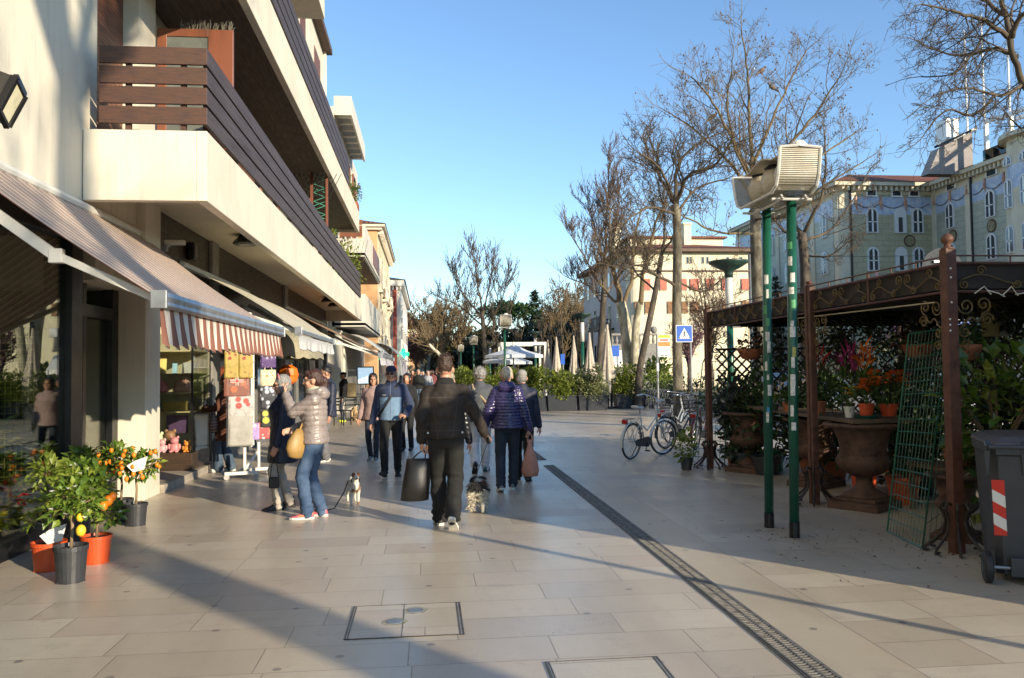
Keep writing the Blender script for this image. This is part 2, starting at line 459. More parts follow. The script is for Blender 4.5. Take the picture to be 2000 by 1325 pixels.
M_GLASS = glassmat('shop glass', (.94, .98, .93), 1.45, .95, rk=.55); M_GLASSD = mat('dark window glass', (.03, .04, .045), .06, var=.1, spec=.8)
M_GLASSB = mat('frosted balcony glass', (.13, .14, .125), .25, var=.15)
A = thing('apartment_building', 'long cream apartment block with dark timber balcony railings above the shops', 'building', (-3.8, 9.5, 0))
def part(mb, name, m, parent, **k):
 """mesh in world coordinates under a thing"""
 o = mb.build(name, m, None, **k); p = parent.matrix_world if False else None
 base = parent.location if parent.parent is None else parent.parent.location
 if parent.parent is None: o.data.transform(Matrix.Translation(-V(parent.location)))
 else: o.data.transform(Matrix.Translation(-V(parent.parent.location)))
 o.parent = parent; return o
w = MB(); w.box(-5.4, -3.8, -9, 9.9, 3.3, 14.2); w.box(-5.4, -3.8, 9.9, 11.24, 2.75, 4.4)
w.box(-8, -3.92, 9.9, 32.4, 4.05, 14.2); w.box(-8, -3.8, 32.2, 32.4, 0, 14.2); w.box(-8, -6.6, -9, 32.2, 0, 3.3)
part(w, 'wall', M_CREAM, A)
w = MB(); w.box(-8.4, -3.6, -9.2, 32.6, 14.2, 14.42); part(w, 'roof', mat('brown roof edge', (.10, .06, .045), .7), A)
for (y0, y1, nm) in ((11.24, 11.85, 'column'), (14.9, 15.35, 'column'), (22.4, 22.9, 'column')):
 w = MB(); w.box(-4.1, -3.68 if y0 < 12 else -3.74, y0, y1, 0, 4.02)
 part(w, nm, M_CREAM if y0 < 12 else mat('grey pillar render', (.26, .245, .22), .8, var=.08, bump=.2), A, bevel=.006)
def balcony(z0, y0, y1, yr, wood):
 """z0 underside of the fascia; yr where the board railing ends"""
 w = MB(); w.box(-3.95, -2.57, y0 + .12, y1 - .12, z0 + .42, z0 + .56)
 w.box(-2.57, -2.45, y0, y1, z0, z0 + .80); w.box(-3.79, -2.57, y0, y0 + .12, z0, z0 + .80); w.box(-3.90, -2.57, y1 - .12, y1, z0, z0 + .80)
 b = part(w, 'balcony', M_CREAM, A, bevel=.008)
 w = MB(); w.box(-3.9, -2.575, y0 + .125, y1 - .125, z0 + (.40 if not wood else .10), z0 + .415)
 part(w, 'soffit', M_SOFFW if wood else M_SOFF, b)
 w = MB(); w.box(-2.475, -2.447, y0 - .004, yr, z0 + .02, z0 + .045)
 zt = z0 + .87
 for k in range(4):
  z = zt + k * .228
  e = MB(); e.box(-3.62, -2.45, y0 - .012, y0 + .026, z, z + .195); part(e, 'railing_board', M_RAIL, b, bevel=.004)
  e = MB(); y = y0 + .03
  while y < yr - .05:
   y2 = min(y + 4.2, yr); e.box(-2.488, -2.45, y, y2 - .008, z, z + .195); y = y2
  part(e, 'railing_board', M_RAIL_Y, b, bevel=.004)
 y = y0 + .25
 while y < yr:
  e = MB(); e.box(-2.56, -2.492, y, y + .05, z0 + .62, zt + .86); y += 1.45; part(e, 'railing_post', M_RAIL, b)
 for x in (-3.35, -2.75): e = MB(); e.box(x, x + .06, y0 + .03, y0 + .08, z0 + .62, zt + .86); part(e, 'railing_post', M_RAIL, b)
 return b
B1 = balcony(3.60, 9.5, 31.9, 31.6, False)
B2 = balcony(6.85, 9.5, 30.9, 27.0, True)
w = MB(); w.box(-3.95, -2.45, 9.3, 20.5, 10.45, 11.3); part(w, 'balcony', M_CREAM, A, bevel=.01)
w = MB(); w.box(-3.80, -2.46, 20.0, 20.55, 11.3, 11.36); part(w, 'roof_edge', mat('brown roof edge', (.10, .06, .045), .7), A)
for q in ((-3.92, -3.70, 11.0, 11.65, 4.1, 10.5), (-3.92, -3.74, 22.3, 22.6, 4.1, 10.5)): w = MB(); w.box(*q); part(w, 'pillar', M_CREAM, A)
def shutter(y0, y1, z0, z1):
 w = MB(); w.box(-3.93, -3.90, y0, y1, z0, z1); part(w, 'roller_shutter', M_SHUT, A)
for z in (4.2, 7.45):
 shutter(9.95, 11.0, z, z + 2.6)
 shutter(13.4, 15.2, z, z + 2.4); shutter(17.6, 19.4, z, z + 2.4); shutter(24.5, 26.0, z, z + 2.4)
shutter(22.0, 23.4, 11.3, 13.5); shutter(26.3, 27.4, 11.3, 13.5); shutter(29.6, 31.2, 10.8, 13.4)
def window(y0, y1, z0, z1):
 w = MB(); w.box(-3.93, -3.88, y0, y1, z0, z1); f = part(w, 'window', M_FRAME, A)
 w = MB(); w.box(-3.885, -3.875, y0 + .08, y1 - .08, z0 + .08, z1 - .08); part(w, 'pane', M_GLASSD, f)
window(15.4, 17.2, 4.2, 6.4); window(20, 21.6, 4.2, 6.4); window(27, 29, 4.2, 6.4); window(27.4, 29, 7.5, 9.6); window(19.6, 21.3, 7.5, 9.6)
w = MB()
x0, x1, z0, z1, ys = -3.69, -2.66, 4.2, 6.47, 11.68
w.box(x0, x0 + .13, ys, ys + .06, z0, z1); w.box(x1 - .34, x1, ys, ys + .06, z0, z1); w.box(x0 + .13, x1 - .34, ys, ys + .06, z1 - .11, z1)
w.box(x0 + .13, x1 - .34, ys, ys + .06, z0, z0 + .3)
sc = part(w, 'divider_screen', M_FRAME, A, bevel=.005)
w = MB(); w.box(x0 + .13, x1 - .34, ys + .02, ys + .035, z0 + .3, z1 - .11); part(w, 'pane', M_GLASSB, sc)
w = MB(); random.seed(4)
for i in range(70):
 x = x0 + .3 + random.random() * .75; h = .06 + random.random() * .09
 w.tube([(x, ys + .03, z1), (x + random.uniform(-.03, .03), ys + .03 + random.uniform(-.03, .03), z1 + h)], .0025, 4)
part(w, 'bird_spikes', mat('bird spikes', (.22, .2, .15), .5, metal=.4), sc)
w = MB(); ys = 22.0
for (a, b) in ((-3.88, -3.82), (-3.02, -2.95), (-2.62, -2.56)): w.box(a, b, ys, ys + .05, 4.3, 6.95)
w.box(-3.82, -3.02, ys, ys + .05, 6.2, 6.27); w.box(-3.82, -3.02, ys, ys + .05, 4.9, 4.97)
ls = part(w, 'lattice_screen', M_FRAME, A)
w = MB()
for k in range(12):
 for s_ in (-1, 1):
  xa = -3.85 + k * .12; w.bar((xa, ys + .02, 6.3), (xa + s_ * .32, ys + .02, 6.93), .02, .012)
part(w, 'lattice', M_BLACK, ls)
w = MB(); n = 22
for q in (0, 1):
 for k in range(n):
  za, zb = 4.3 + k * .118, 4.3 + (k + 1) * .118; xl, xr = -2.94, -2.63
  a, b = (xl, xr) if (k + q) % 2 == 0 else (xr, xl)
  if q == 0 or k % 3 == 0: w.bar((a, ys + .03 + q * .02, za), (b, ys + .03 + q * .02, zb), .025, .012)
part(w, 'green_trellis', mat('green trellis', (.08, .34, .22), .5, var=.15), ls)
w = MB(); w.box(-3.80, -3.04, ys + .02, ys + .03, 4.97, 6.2); part(w, 'pane', M_GLASSB, ls)
M_LEAF_D = leafmat('dark leaves', (.05, .10, .025), (.02, .045, .012))
M_LEAF_M = leafmat('green leaves', (.085, .16, .03), (.03, .07, .015), (.15, .24, .05))
M_LEAF_Y = leafmat('yellow green leaves', (.20, .26, .045), (.08, .13, .02), (.34, .38, .08))
M_PINK = mat('pink petals', (.5, .12, .2), .6); M_YEL = mat('yellow petals', (.75, .48, .02), .5); M_ORA = mat('orange petals', (.85, .20, .015), .5)
M_RED = mat('red petals', (.5, .02, .015), .5); M_WHI = mat('white petals', (.8, .78, .72), .5)
def cloud(mb, c, r, n, L, w, seed, m=0, shell=.35, droop=0, up=.3):
 """leaves scattered through an ellipsoid, facing outwards"""
 rn = random.Random(seed); c = V(c)
 for i in range(n):
  d = V((rn.gauss(0, 1), rn.gauss(0, 1), rn.gauss(0, 1))).normalized()
  k = (shell + (1 - shell) * rn.random()) * (1 + .18 * noise.noise(d * 2.2 + c))
  p = c + V((d.x * r[0], d.y * r[1], d.z * r[2])) * k
  dr = (d + V((rn.uniform(-.8, .8), rn.uniform(-.8, .8), rn.uniform(-.6, .6) + up - droop))).normalized()
  nn = V((rn.uniform(-1, 1), rn.uniform(-1, 1), 1.2))
  s_ = rn.uniform(.7, 1.25)
  mb.leaf(p, dr, nn, L * s_, w * s_, m)
def petals(mb, c, r, n, m=0, seed=0):
 rn = random.Random(seed); c = V(c)
 for i in range(n):
  a = 2 * PI * i / n + rn.random(); d = V((math.cos(a), math.sin(a), rn.uniform(.1, .7)))
  mb.leaf(c, d, (0, 0, 1), r * rn.uniform(.8, 1.1), r * .8, m)
t = thing('climbing_plant', 'climber with yellow green leaves on the lattice at the far end of the lower balcony', 'plant', (-3.1, 31.3, 4.4))
w = MB()
for k in range(9):
 for s_ in (-1, 1): w.bar((-.7 + k * .14, .3, 0), (-.7 + k * .14 + s_ * .5, .3, 2.3), .012, .012)
w2 = MB(); [w2.add(w.v, w.f)]
ln = w.build('lattice', mat('brown lattice', (.07, .035, .02), .8), t)
w = MB(); cloud(w, (0, .12, 1.1), (.75, .3, 1.2), 1300, .13, .075, 5); w.build('foliage', M_LEAF_Y, t)
w = MB(); w.tube([(0, .2, 0), (.1, .2, .8), (-.1, .22, 1.8)], .02, 6); w.build('stem', M_RAIL, t)
def boxplant(x, y, z, r, n, seed, label, lm, fm, nf):
 t = thing('balcony_plant', label, 'plant', (x, y, z))
 w = MB(); cloud(w, (0, 0, r[2]), r, n, .11, .06, seed); w.build('foliage', lm, t)
 rn = random.Random(seed); w = MB()
 for i in range(nf): petals(w, (rn.uniform(-1, 1) * r[0], rn.uniform(-1, 1) * r[1], r[2] * rn.uniform(.8, 1.9)), .07, 5, 0, i)
 w.build('flower', fm, t)
 w = MB(); w.box(-r[0] * .6, r[0] * .6, -r[1] * .7, r[1] * .7, -.18, .03); w.build('planter', mat('terracotta', (.36, .12, .055), .75, var=.15, bump=.2, dirt=.3), t)
boxplant(-2.62, 23.2, 5.3, (.18, .3, .16), 60, 1, 'yellow flowering plant on the lower balcony railing by the lattice screen', M_LEAF_M, M_YEL, 26)
boxplant(-2.56, 30.3, 7.8, (.22, .55, .38), 240, 2, 'pink flowering plant on the end of the upper balcony', M_LEAF_M, M_PINK, 30)
boxplant(-2.6, 27.6, 7.75, (.15, .35, .25), 100, 3, 'small rusty plant trailing beside the end of the upper railing', M_LEAF_Y, M_ORA, 8)
boxplant(-2.62, 31.0, 4.55, (.15, .35, .25), 110, 7, 'green plant spilling over the far end of the lower railing', M_LEAF_M, M_YEL, 3)
w = MB(); w.box(-4.2, -3.80, 11.85, 32.2, 2.75, 4.0); part(w, 'shop_band', M_PANEL, A)
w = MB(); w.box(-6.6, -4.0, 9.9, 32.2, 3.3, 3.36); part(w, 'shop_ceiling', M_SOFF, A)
def soffit_lamp(y, i):
 t = thing('soffit_lamp', ('black hooded soffit lamp nearest the striped awning', 'black hooded soffit lamp near the far end of the balcony', 'black hooded soffit lamp just before the last bracket lamp')[i], 'lamp', (-3.05, y, 3.92), group='black lamps under the balcony')
 w = MB(); rings = []
 for (s_, z) in ((.08, .08), (.09, .06), (.16, -.02), (.19, -.07), (.17, -.085)):
  rings.append([(s_ * 1.25 * math.cos(a) * .9, s_ * 1.5 * math.sin(a), z) for a in [2 * PI * k / 8 + PI / 8 for k in range(8)]])
 w.loft(rings); w.build('hood', M_BLACK, t, bevel=.01)
 w = MB(); w.box(-.1, .1, -.15, .15, -.092, -.087); w.build('diffuser', mat('lamp glass', (.35, .34, .3), .2), t)
for i, y in enumerate((14.3, 26.0, 27.8)): soffit_lamp(y, i)
t = thing('wall_camera', 'small grey camera on a bracket above the striped awning', 'camera', (-3.78, 12.1, 3.45))
w = MB(); w.box(0, .1, 0, .09, -.04, .04); w.bar((.05, .05, 0), (.16, .15, .1), .03, .03); w.build('bracket', M_GREYM, t)
w = MB(); w.box(.05, .33, .05, .14, .06, .13); w.build('housing', M_WHITEP, t, bevel=.01)
t = thing('wall_speaker', 'small dark speaker fixed to the shop band by the camera', 'speaker', (-3.79, 13.6, 3.62))
w = MB(); w.box(0, .12, -.1, .1, -.14, .14); w.build('case', M_BLACK, t, bevel=.02)
w = MB(); w.box(.12, .125, -.07, .07, -.1, .1); w.build('grille', mat('speaker mesh', (.2, .19, .17), .7), t)
t = thing('wall_floodlight', 'black framed floodlight with a pale glass face at the left edge', 'floodlight', at(20, 200, 6.2))
fq = [at(30, 150, 6.12), at(47, 187, 6.28), at(14, 247, 6.28), at(-3, 212, 6.12)]; fq = [q - V(t.location) for q in fq]; fc = sum(fq, V()) / 4; fn_ = V((-.24, .18, .12))
w = MB(); w.ext([fc + (q - fc) * 1.0 for q in fq], fn_); w.loft([[q + fn_ for q in fq], [fc + (q - fc) * .45 + fn_ * 1.8 for q in fq]])
for k in range(4): w.bar(fq[k], fq[(k + 1) % 4], .035, .05)
w.build('housing', M_BLACK, t)
w = MB(); w.ext([fc + (q - fc) * .86 - fn_ * .04 for q in fq], fn_ * .03); w.build('glass_face', mat('floodlight glass', (.70, .64, .44), .12, spec=.8), t)
w = MB(); w.bar(fc + fn_ * 1.6, fc + V((-1.0, .25, -.35)), .05, .05); w.build('bracket', M_BLACK, t)
w = MB(); w.box(-3.92, -3.74, -4, 9.45, 0, .16); w.box(-3.9, -3.76, 9.18, 9.46, .16, 3.3); w.box(-3.9, -3.76, -4, 9.18, 3.1, 3.3)
w.box(-4.15, -4.05, 10.2, 10.3, 0, 3.3); w.box(-4.15, -4.02, 11.05, 11.24, 0, 3.3); w.box(-4.15, -4.02, 9.46, 11.05, 2.35, 2.5); w.box(-4.15, -3.9, 9.4, 9.5, 0, 3.3)
ff = part(w, 'shop_front', M_BLACK, A, bevel=.004)
w = MB(); w.box(-3.835, -3.825, -4, 9.18, .16, 3.1); part(w, 'pane', M_GLASS, ff)
w = MB(); w.box(-4.105, -4.095, 10.3, 11.05, .1, 2.35); part(w, 'pane', M_GLASS, ff)
w = MB(); w.box(-6.6, -3.84, -4, 9.46, .02, .10); part(w, 'display_floor', mat('shop floor', (.07, .065, .05), .5), A)
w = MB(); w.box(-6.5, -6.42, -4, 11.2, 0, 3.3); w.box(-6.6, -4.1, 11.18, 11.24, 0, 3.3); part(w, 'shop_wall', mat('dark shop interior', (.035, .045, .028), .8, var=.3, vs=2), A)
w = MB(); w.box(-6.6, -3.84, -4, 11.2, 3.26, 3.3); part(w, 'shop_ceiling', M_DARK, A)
for (x, y, w_, c, nm, lb) in ((-4.25, 9.75, .10, (.55, .27, .06), 'wrapping_roll', 'amber roll of wrapping standing in the flower shop doorway'), (-4.25, 9.95, .16, (.16, .42, .08), 'wrapping_roll', 'green roll of wrapping standing in the flower shop doorway')):
 g = MB(); g.lathe([(w_ * .5, 0), (w_ * .5, 1.9), (w_ * .2, 1.9), (w_ * .2, 2.0)], 12, (x, y, .02)); tag(g.build(nm, mat(lb[:12] + str(c), c, .5), smooth=False), lb, 'wrapping roll')
t = thing('mesh_stand', 'tall grid display stand behind the flower shop door glass', 'display stand', (-4.3, 9.55, .05))
g = MB()
for k in range(9): g.tube([(-.5 + k * .06, .03, 0), (-.5 + k * .06, .03, 2.1)], .006, 4)
for k in range(30): g.tube([(-.5, .03, k * .07), (-.02, .03, k * .07)], .006, 4)
g.build('grid', mat('yellow grid', (.45, .42, .12), .5), t)
def stripes(name, axis, period, cols, rough=.8, trans=.25):
 t = NT(name); X = t.xyz('Object'); f = t.math('FRACT', t.math('DIVIDE', X['XYZ'.index(axis)], period))
 n = len(cols); tot = sum(c[1] for c in cols); st = []; a = 0
 for c, w in cols: st.append((a / tot, c)); a += w
 c = t.ramp(f, st, 'CONSTANT')
 dirt = t.noise(t.coord('Object', (1, 1, 1)), 1.6, 5, .65)
 c = t.mix(t.ramp(dirt, [(.45, 0), (.8, .2)]), c, (.3, .24, .19))
 t.set(Base_Color=c, Roughness=rough)
 t.bump(t.noise(t.coord('Object'), 40, 2), .05, .003)
 tr = t.n('ShaderNodeBsdfTranslucent'); t.l(c, tr.inputs[0]); mx = t.n('ShaderNodeMixShader'); mx.inputs[0].default_value = trans
 t.l(t.b.outputs[0], mx.inputs[1]); t.l(tr.outputs[0], mx.inputs[2]); t.l(mx.outputs[0], t.t.nodes['Material Output'].inputs[0])
 return t.mat
BR, WH, PK = (.30, .125, .085), (.80, .72, .62), (.58, .36, .26)
M_AWN1 = stripes('striped awning cloth', 'Y', .21, [(BR, 1.3), (WH, 1.2), (PK, .7), (WH, .5), ((.17, .09, .07), .7), (WH, .7)])
M_VAL1 = stripes('striped valance cloth', 'Y', .24, [(BR, 1), (WH, 1.25)])
M_AWN2 = clothmat('olive cream awning cloth', (.55, .49, .35), .85, 200); M_AWN3 = clothmat('rust awning cloth', (.36, .22, .13), .85, 200)
M_VAL2 = stripes('lace patterned valance', 'Y', .16, [((.66, .66, .64), 1.2), ((.42, .40, .40), .35), ((.70, .69, .66), .5), ((.38, .36, .37), .3)])
M_VAL3 = stripes('lilac striped valance', 'Y', .5, [((.74, .72, .70), 1), ((.50, .42, .52), .7)])
M_AWN4 = clothmat('pale grey awning cloth', (.60, .58, .52), .85, 200)
def awning(label, y0, y1, xw, zw, xf, zf, cloth, val, vh, bar=.085, barm=None, scal=.12, sag=.05, arms=True, amp=.035):
 t = thing('shop_awning', label, 'awning', (xw, y0, zw)); L = y1 - y0
 def P(u, v, k=0):
  return (u * (xf - xw), v * L, u * (zf - zw) - sag * math.sin(PI * u) * (1 - .25 * math.cos(v * 9)) + k)
 nu, nv = 10, max(6, int(L / .25)); vs = []; fs = []
 for i in range(nu + 1):
  for j in range(nv + 1): vs.append(P(i / nu, j / nv))
 n0 = len(vs)
 for i in range(nu + 1):
  for j in range(nv + 1): q = P(i / nu, j / nv); vs.append((q[0], q[1], q[2] - .004))
 for i in range(nu):
  for j in range(nv):
   a = i * (nv + 1) + j; fs.append((a, a + nv + 1, a + nv + 2, a + 1)); b = a + n0; fs.append((b, b + 1, b + nv + 2, b + nv + 1))
 MB().add(vs, fs).build('fabric', cloth, t, smooth=True)
 g = MB(); x, z = xf - xw, zf - zw
 pr = [(-.05, -.02), (-.03, .05), (.03, .06), (.05, .02), (.045, -.02), (.055, -.05), (.03, -.07), (-.03, -.06)]
 g.loft([[(x + a * bar / .085, yy, z + b * bar / .085) for a, b in pr] for yy in (0, L)])
 for yy in (-.03, L): g.box(x - .06, x + .06, yy, yy + .03, z - .075, z + .065)
 g.build('front_bar', barm or M_GREYM, t, bevel=.006)
 if val:
  n = int(L / .02); vs = []; fs = []
  for j in range(n + 1):
   y = L * j / n; ph = y / scal * PI
   wob = amp * math.sin(ph) + .012 * math.sin(y * 3.1)
   hgt = vh * (.83 + .17 * abs(math.sin(ph / 2 + .4))) + .012 * math.sin(y * 5)
   for k in range(5):
    u = k / 4; vs.append((x + wob * u + .02 * u, y, z - .06 - hgt * u))
  for j in range(n):
   for k in range(4):
    a = j * 5 + k; fs.append((a, a + 5, a + 6, a + 1))
  MB().add(vs, fs).build('valance', val, t, smooth=True)
 if arms:
  for yy in (.12, L - .12):
   g = MB(); a = V((.05, yy, -.25)); m_ = V((x * .55, yy + .02, z * .62 - .15)); b = V((x, yy, z - .02))
   g.bar(a, m_, .05, .085); g.bar(m_ + V((0, 0, .01)), b, .04, .06)
   g.box(m_.x - .05, m_.x + .05, m_.y - .035, m_.y + .035, m_.z - .05, m_.z + .06)
   g.build('folding_arm', M_WHITEP, t, bevel=.006)
 g = MB(); g.tube([(-.0, -.04, .02), (-.0, L + .04, .02)], .055, 10); g.build('roller', M_WHITEP, t)
 return t
awning('striped brown and white awning with scalloped valance over the flower shop', 6.42, 11.6, -3.78, 3.50, -2.0, 2.22, M_AWN1, M_VAL1, .31)
awning('olive cream awning with lace patterned valance next to the striped one', 13.2, 17.9, -3.78, 3.34, -2.0, 2.31, M_AWN2, M_VAL2, .24, bar=.05, scal=.09, sag=-.10, amp=.02)
awning('long rust brown awning over the cafe fronts under the balcony end', 22.6, 31.2, -3.78, 3.40, -1.25, 2.10, M_AWN3, M_VAL3, .22, bar=.06, sag=.02, amp=.015)
a4 = awning('pale grey awning with blue lettering on its edge beyond the balcony', 33.0, 41.0, -3.55, 3.25, -1.75, 2.42, M_AWN4, M_AWN4, .28, bar=.04, sag=-.25, amp=.01)
text('BOUTIQUE', .26, mat('blue lettering', (.03, .10, .42), .6), a4, loc=(1.83, 2.2, -1.03), rot=(PI / 2, 0, PI / 2))
awning('cream awning with striped valance before the hotel', 45, 57, -2.5, 3.2, -1.35, 2.35, M_AWN4, M_VAL3, .9, bar=.04, sag=-.2, arms=False)
def hood(y0, y1, zb, hgt, ax, label):
 t = thing('hood_awning', label, 'awning', (-3.78, (y0 + y1) / 2, zb), group='olive hood awnings over the shop windows')
 a = (y1 - y0) / 2; vs = []; fs = []; nr, nc = 15, 28
 for i in range(nr + 1):
  th = PI / 2 * i / nr
  for j in range(nc + 1):
   ph = -PI / 2 + PI * j / nc
   c, s_ = math.cos(ph), math.sin(ph)
   pw = .55; sx = abs(c) ** pw; sy = math.copysign(abs(s_) ** pw, s_)
   rib = 1 + .025 * abs(math.sin(ph * 8))
   vs.append((ax * sx * math.sin(th) * rib, a * sy * math.sin(th) ** .6 * rib, hgt * math.cos(th)))
 k = len(vs)
 for j in range(nc + 1):
  p = vs[nr * (nc + 1) + j]; vs.append((p[0] * 1.02, p[1] * 1.01, p[2] - .13 - .05 * abs(math.sin(j * .9))))
 for i in range(nr + 1):
  for j in range(nc):
   q = i * (nc + 1) + j
   if i < nr: fs.append((q, q + nc + 1, q + nc + 2, q + 1))
   else: fs.append((q, k + j, k + j + 1, q + 1))
 MB().add(vs, fs).build('fabric', clothmat('olive hood cloth', (.33, .29, .19), .85, 200), t, smooth=True)
 g = MB()
 for j in range(0, nc + 1, 4):
  g.tube([tuple(V(vs[i * (nc + 1) + j]) * .985) for i in range(0, nr + 1, 3)], .009, 5)
 g.build('rib', M_GREYM, t)
hood(15.6, 18.6, 2.14, .62, 1.0, 'olive hood awning nearer the postcard rack')
hood(19.0, 22.2, 2.14, .62, 1.15, 'olive hood awning between the lace valance and the rust awning')
w = MB(); w.box(-5.6, -3.62, 11.86, 14.9, 0, .12); struct('shop_step', w, mat('step stone', (.36, .31, .25), .7, var=.15, bump=.2), bevel=.008)
w = MB(); w.box(-6.5, -5.5, 11.85, 22.4, 0, 3.3); part(w, 'shop_wall', mat('shop interior wall', (.42, .40, .34), .8, var=.1), A)
M_GLASSC = glassmat('cabinet glass', (.97, .99, .96), 1.3, .98, rk=.6)
def cabinet(x0, x1, y0, y1, zb, zt, label, shelves, mfront):
 t = thing('display_cabinet', label, 'display cabinet', (x1, y0, .12))
 W_, D = x0 - x1, y1 - y0
 g = MB(); g.box(W_, 0, 0, D, 0, zb - .12); g.build('base', mfront, t, bevel=.004)
 g = MB(); g.box(W_, 0, D - .03, D, zb - .12, zt); g.build('back_panel', mat('cabinet back', (.82, .76, .56), .7), t)  # back panel paled in place of cabinet light
 for z in shelves:
  g = MB(); g.box(W_ + .01, -.012, .015, D - .03, z - .12 - .012, z - .12); g.build('shelf', mat('cabinet shelf', (.62, .52, .30), .4), t)
 g = MB(); g.box(W_, 0, .0, .008, zb - .12, zt); g.box(-.008, 0, .008, D, zb - .12, zt); g.build('pane', M_GLASSC, t)
 g = MB()
 for (x, y) in ((0, 0), (0, D), (W_, 0)): g.box(x - .014, x + .014, y - .014, y + .014, zb - .12, zt)
 g.box(W_, 0, 0, .03, zt, zt + .35); g.build('frame', M_BLACK, t)
 return t
M_WENGE = planks('dark walnut panel', (.065, .04, .026), 'Z', .16, .02, .35)
cabinet(-5.4, -3.70, 13.5, 14.55, .40, 2.55, 'wide glass display cabinet of the gift shop with four shelves, lit only by paler colours', (1.05, 1.35, 1.66, 2.02), M_WENGE)
cabinet(-5.0, -3.86, 11.87, 12.25, .50, 2.55, 'narrow glass display cabinet behind the cream column', (1.05, 1.35, 1.66, 2.02), M_BLACK)
w = MB(); w.box(-4.35, -3.75, 14.56, 14.62, .12, 3.2); w.box(-4.0, -3.8, 15.35, 15.6, 0, 2.8); part(w, 'shop_front', mat('grey shop front', (.17, .165, .155), .6), A)
for (y0, y1) in ((15.6, 18.6), (19.0, 22.3), (23.0, 27.0), (27.3, 32.0)):
 w = MB(); w.box(-3.92, -3.82, y0, y1, 0, .3); w.box(-3.92, -3.80, y0, y0 + .1, .3, 2.75); w.box(-3.92, -3.8, y1 - .1, y1, .3, 2.75); w.box(-3.92, -3.8, (y0 + y1) / 2, (y0 + y1) / 2 + .08, .3, 2.75)
 sf = part(w, 'shop_front', mat('grey shop front', (.17, .165, .155), .6), A)
 w = MB(); w.box(-3.87, -3.86, y0 + .1, y1 - .1, .3, 2.75); part(w, 'pane', M_GLASSD, sf)
def goods(name, label, cat, loc, fn, m, **k):
 g = MB(); fn(g); o = g.build(name, m, None, **k); o.location = loc; return tag(o, label, cat)
def cm(c): c = tuple(min(.85, x * 1.5 + .02) for x in c); return mat('goods %.2f %.2f %.2f' % c, c, .5, var=.15)  # goods colours lightened to stand in for light inside the cabinets
yb = 13.78
random.seed(11)
bc = ((.55, .5, .42), (.08, .06, .1), (.60, .42, .15), (.18, .32, .42), (.7, .66, .58))
bl = ('cream notebook at the left of the book shelf', 'dark patterned book standing on the book shelf', 'amber covered book standing on the book shelf', 'small blue box book on the book shelf', 'white open card book at the right of the book shelf')
for i in range(5):
 w_, h_ = (.12, .2, .19, .07, .22)[i], (.22, .25, .25, .16, .17)[i]
 def fn(g, w_=w_, h_=h_): g.box(-w_ / 2, w_ / 2, 0, .03, 0, h_); g.box(-w_ / 2 + .02, w_ / 2 - .02, -.004, 0, h_ * .2, h_ * .8)
 o = goods('display_book', bl[i], 'book', (-4.75 + i * .23, yb, 1.665), fn, cm(bc[i])); o.rotation_euler = (-.18, 0, 0); o['group'] = 'books on the cabinet shelf'
def bag_fn(w_, h_, d_):
 def fn(g):
  g.loft([[(x * w_ / 2 * s_, y * d_ / 2 * s_, z) for x, y in ((-1, -.6), (-.6, -1), (.6, -1), (1, -.6), (1, .6), (.6, 1), (-.6, 1), (-1, .6))] for z, s_ in ((0, .8), (h_ * .15, 1), (h_ * .6, .95), (h_, .7))])
  g.tube([(-w_ * .2, 0, h_ * .95), (-w_ * .15, 0, h_ * 1.4), (w_ * .15, 0, h_ * 1.4), (w_ * .2, 0, h_ * .95)], .012, 6)
 return fn
for i, (x, w_, h_, c, lb) in enumerate(((-4.95, .2, .26, (.30, .02, .03), 'dark red handbag at the left of the bag shelf'), (-4.72, .14, .3, (.55, .42, .03), 'yellow tall bag on the bag shelf'), (-4.36, .36, .17, (.55, .13, .18), 'pink handbag in the middle of the bag shelf'), (-3.96, .26, .2, (.38, .2, .16), 'brown pink handbag at the right of the bag shelf'))):
 goods('handbag', lb, 'handbag', (x, yb + .1, 1.352), bag_fn(w_, h_, .14), cm(c), bevel=.01)
for i, (x, w_, h_, c, lb) in enumerate(((-4.9, .25, .2, (.02, .02, .02), 'black box at the left of the dark shelf'), (-4.5, .3, .16, (.16, .10, .09), 'brown box with a white lid on the dark shelf'), (-4.1, .34, .12, (.28, .2, .04), 'gold and black box on the dark shelf'))):
 def fn(g, w_=w_, h_=h_): g.box(-w_ / 2, w_ / 2, 0, .2, 0, h_); g.box(-w_ / 2 - .005, w_ / 2 + .005, -.005, .205, h_, h_ + .03)
 goods('gift_box', lb, 'box', (x, yb + .1, 1.052), fn, cm(c), bevel=.005)
def toy(r):
 def fn(g):
  g.ell((0, 0, r * .9), r, r * .8, r * .95); g.ell((0, -.02, r * 2.2), r * .75, r * .7, r * .7)
  for s_ in (-1, 1): g.ell((s_ * r * .55, 0, r * 2.8), r * .25, r * .15, r * .28); g.ell((s_ * r * .9, -r * .3, r * 1.1), r * .3, r * .3, r * .55); g.ell((s_ * r * .5, -r * .7, r * .25), r * .35, r * .5, r * .25)
 return fn
tl = (('red', (.5, .03, .02)), ('white', (.7, .68, .62)), ('yellow', (.75, .5, .03)), ('light blue', (.2, .42, .55)), ('pink', (.68, .3, .36)), ('rose', (.62, .2, .24)), ('orange', (.7, .2, .03)), ('lilac', (.45, .28, .5)), ('teal', (.06, .28, .32)), ('navy', (.03, .04, .14)), ('cream', (.7, .58, .36)), ('brown', (.2, .1, .05)))
for i, (nm, c) in enumerate(tl):
 x = -4.95 + (i % 7) * .19 + .05 * (i // 7); y = 13.62 + .24 * (i // 7); z = .40 + .0
 goods('plush_toy', '%s soft toy on the floor of the wide display cabinet, %s' % (nm, 'front row' if i < 7 else 'back row'), 'soft toy', (x, y, z), toy(.062 + .03 * (i // 7) + .012 * (i % 3)), cm(c), smooth=True)
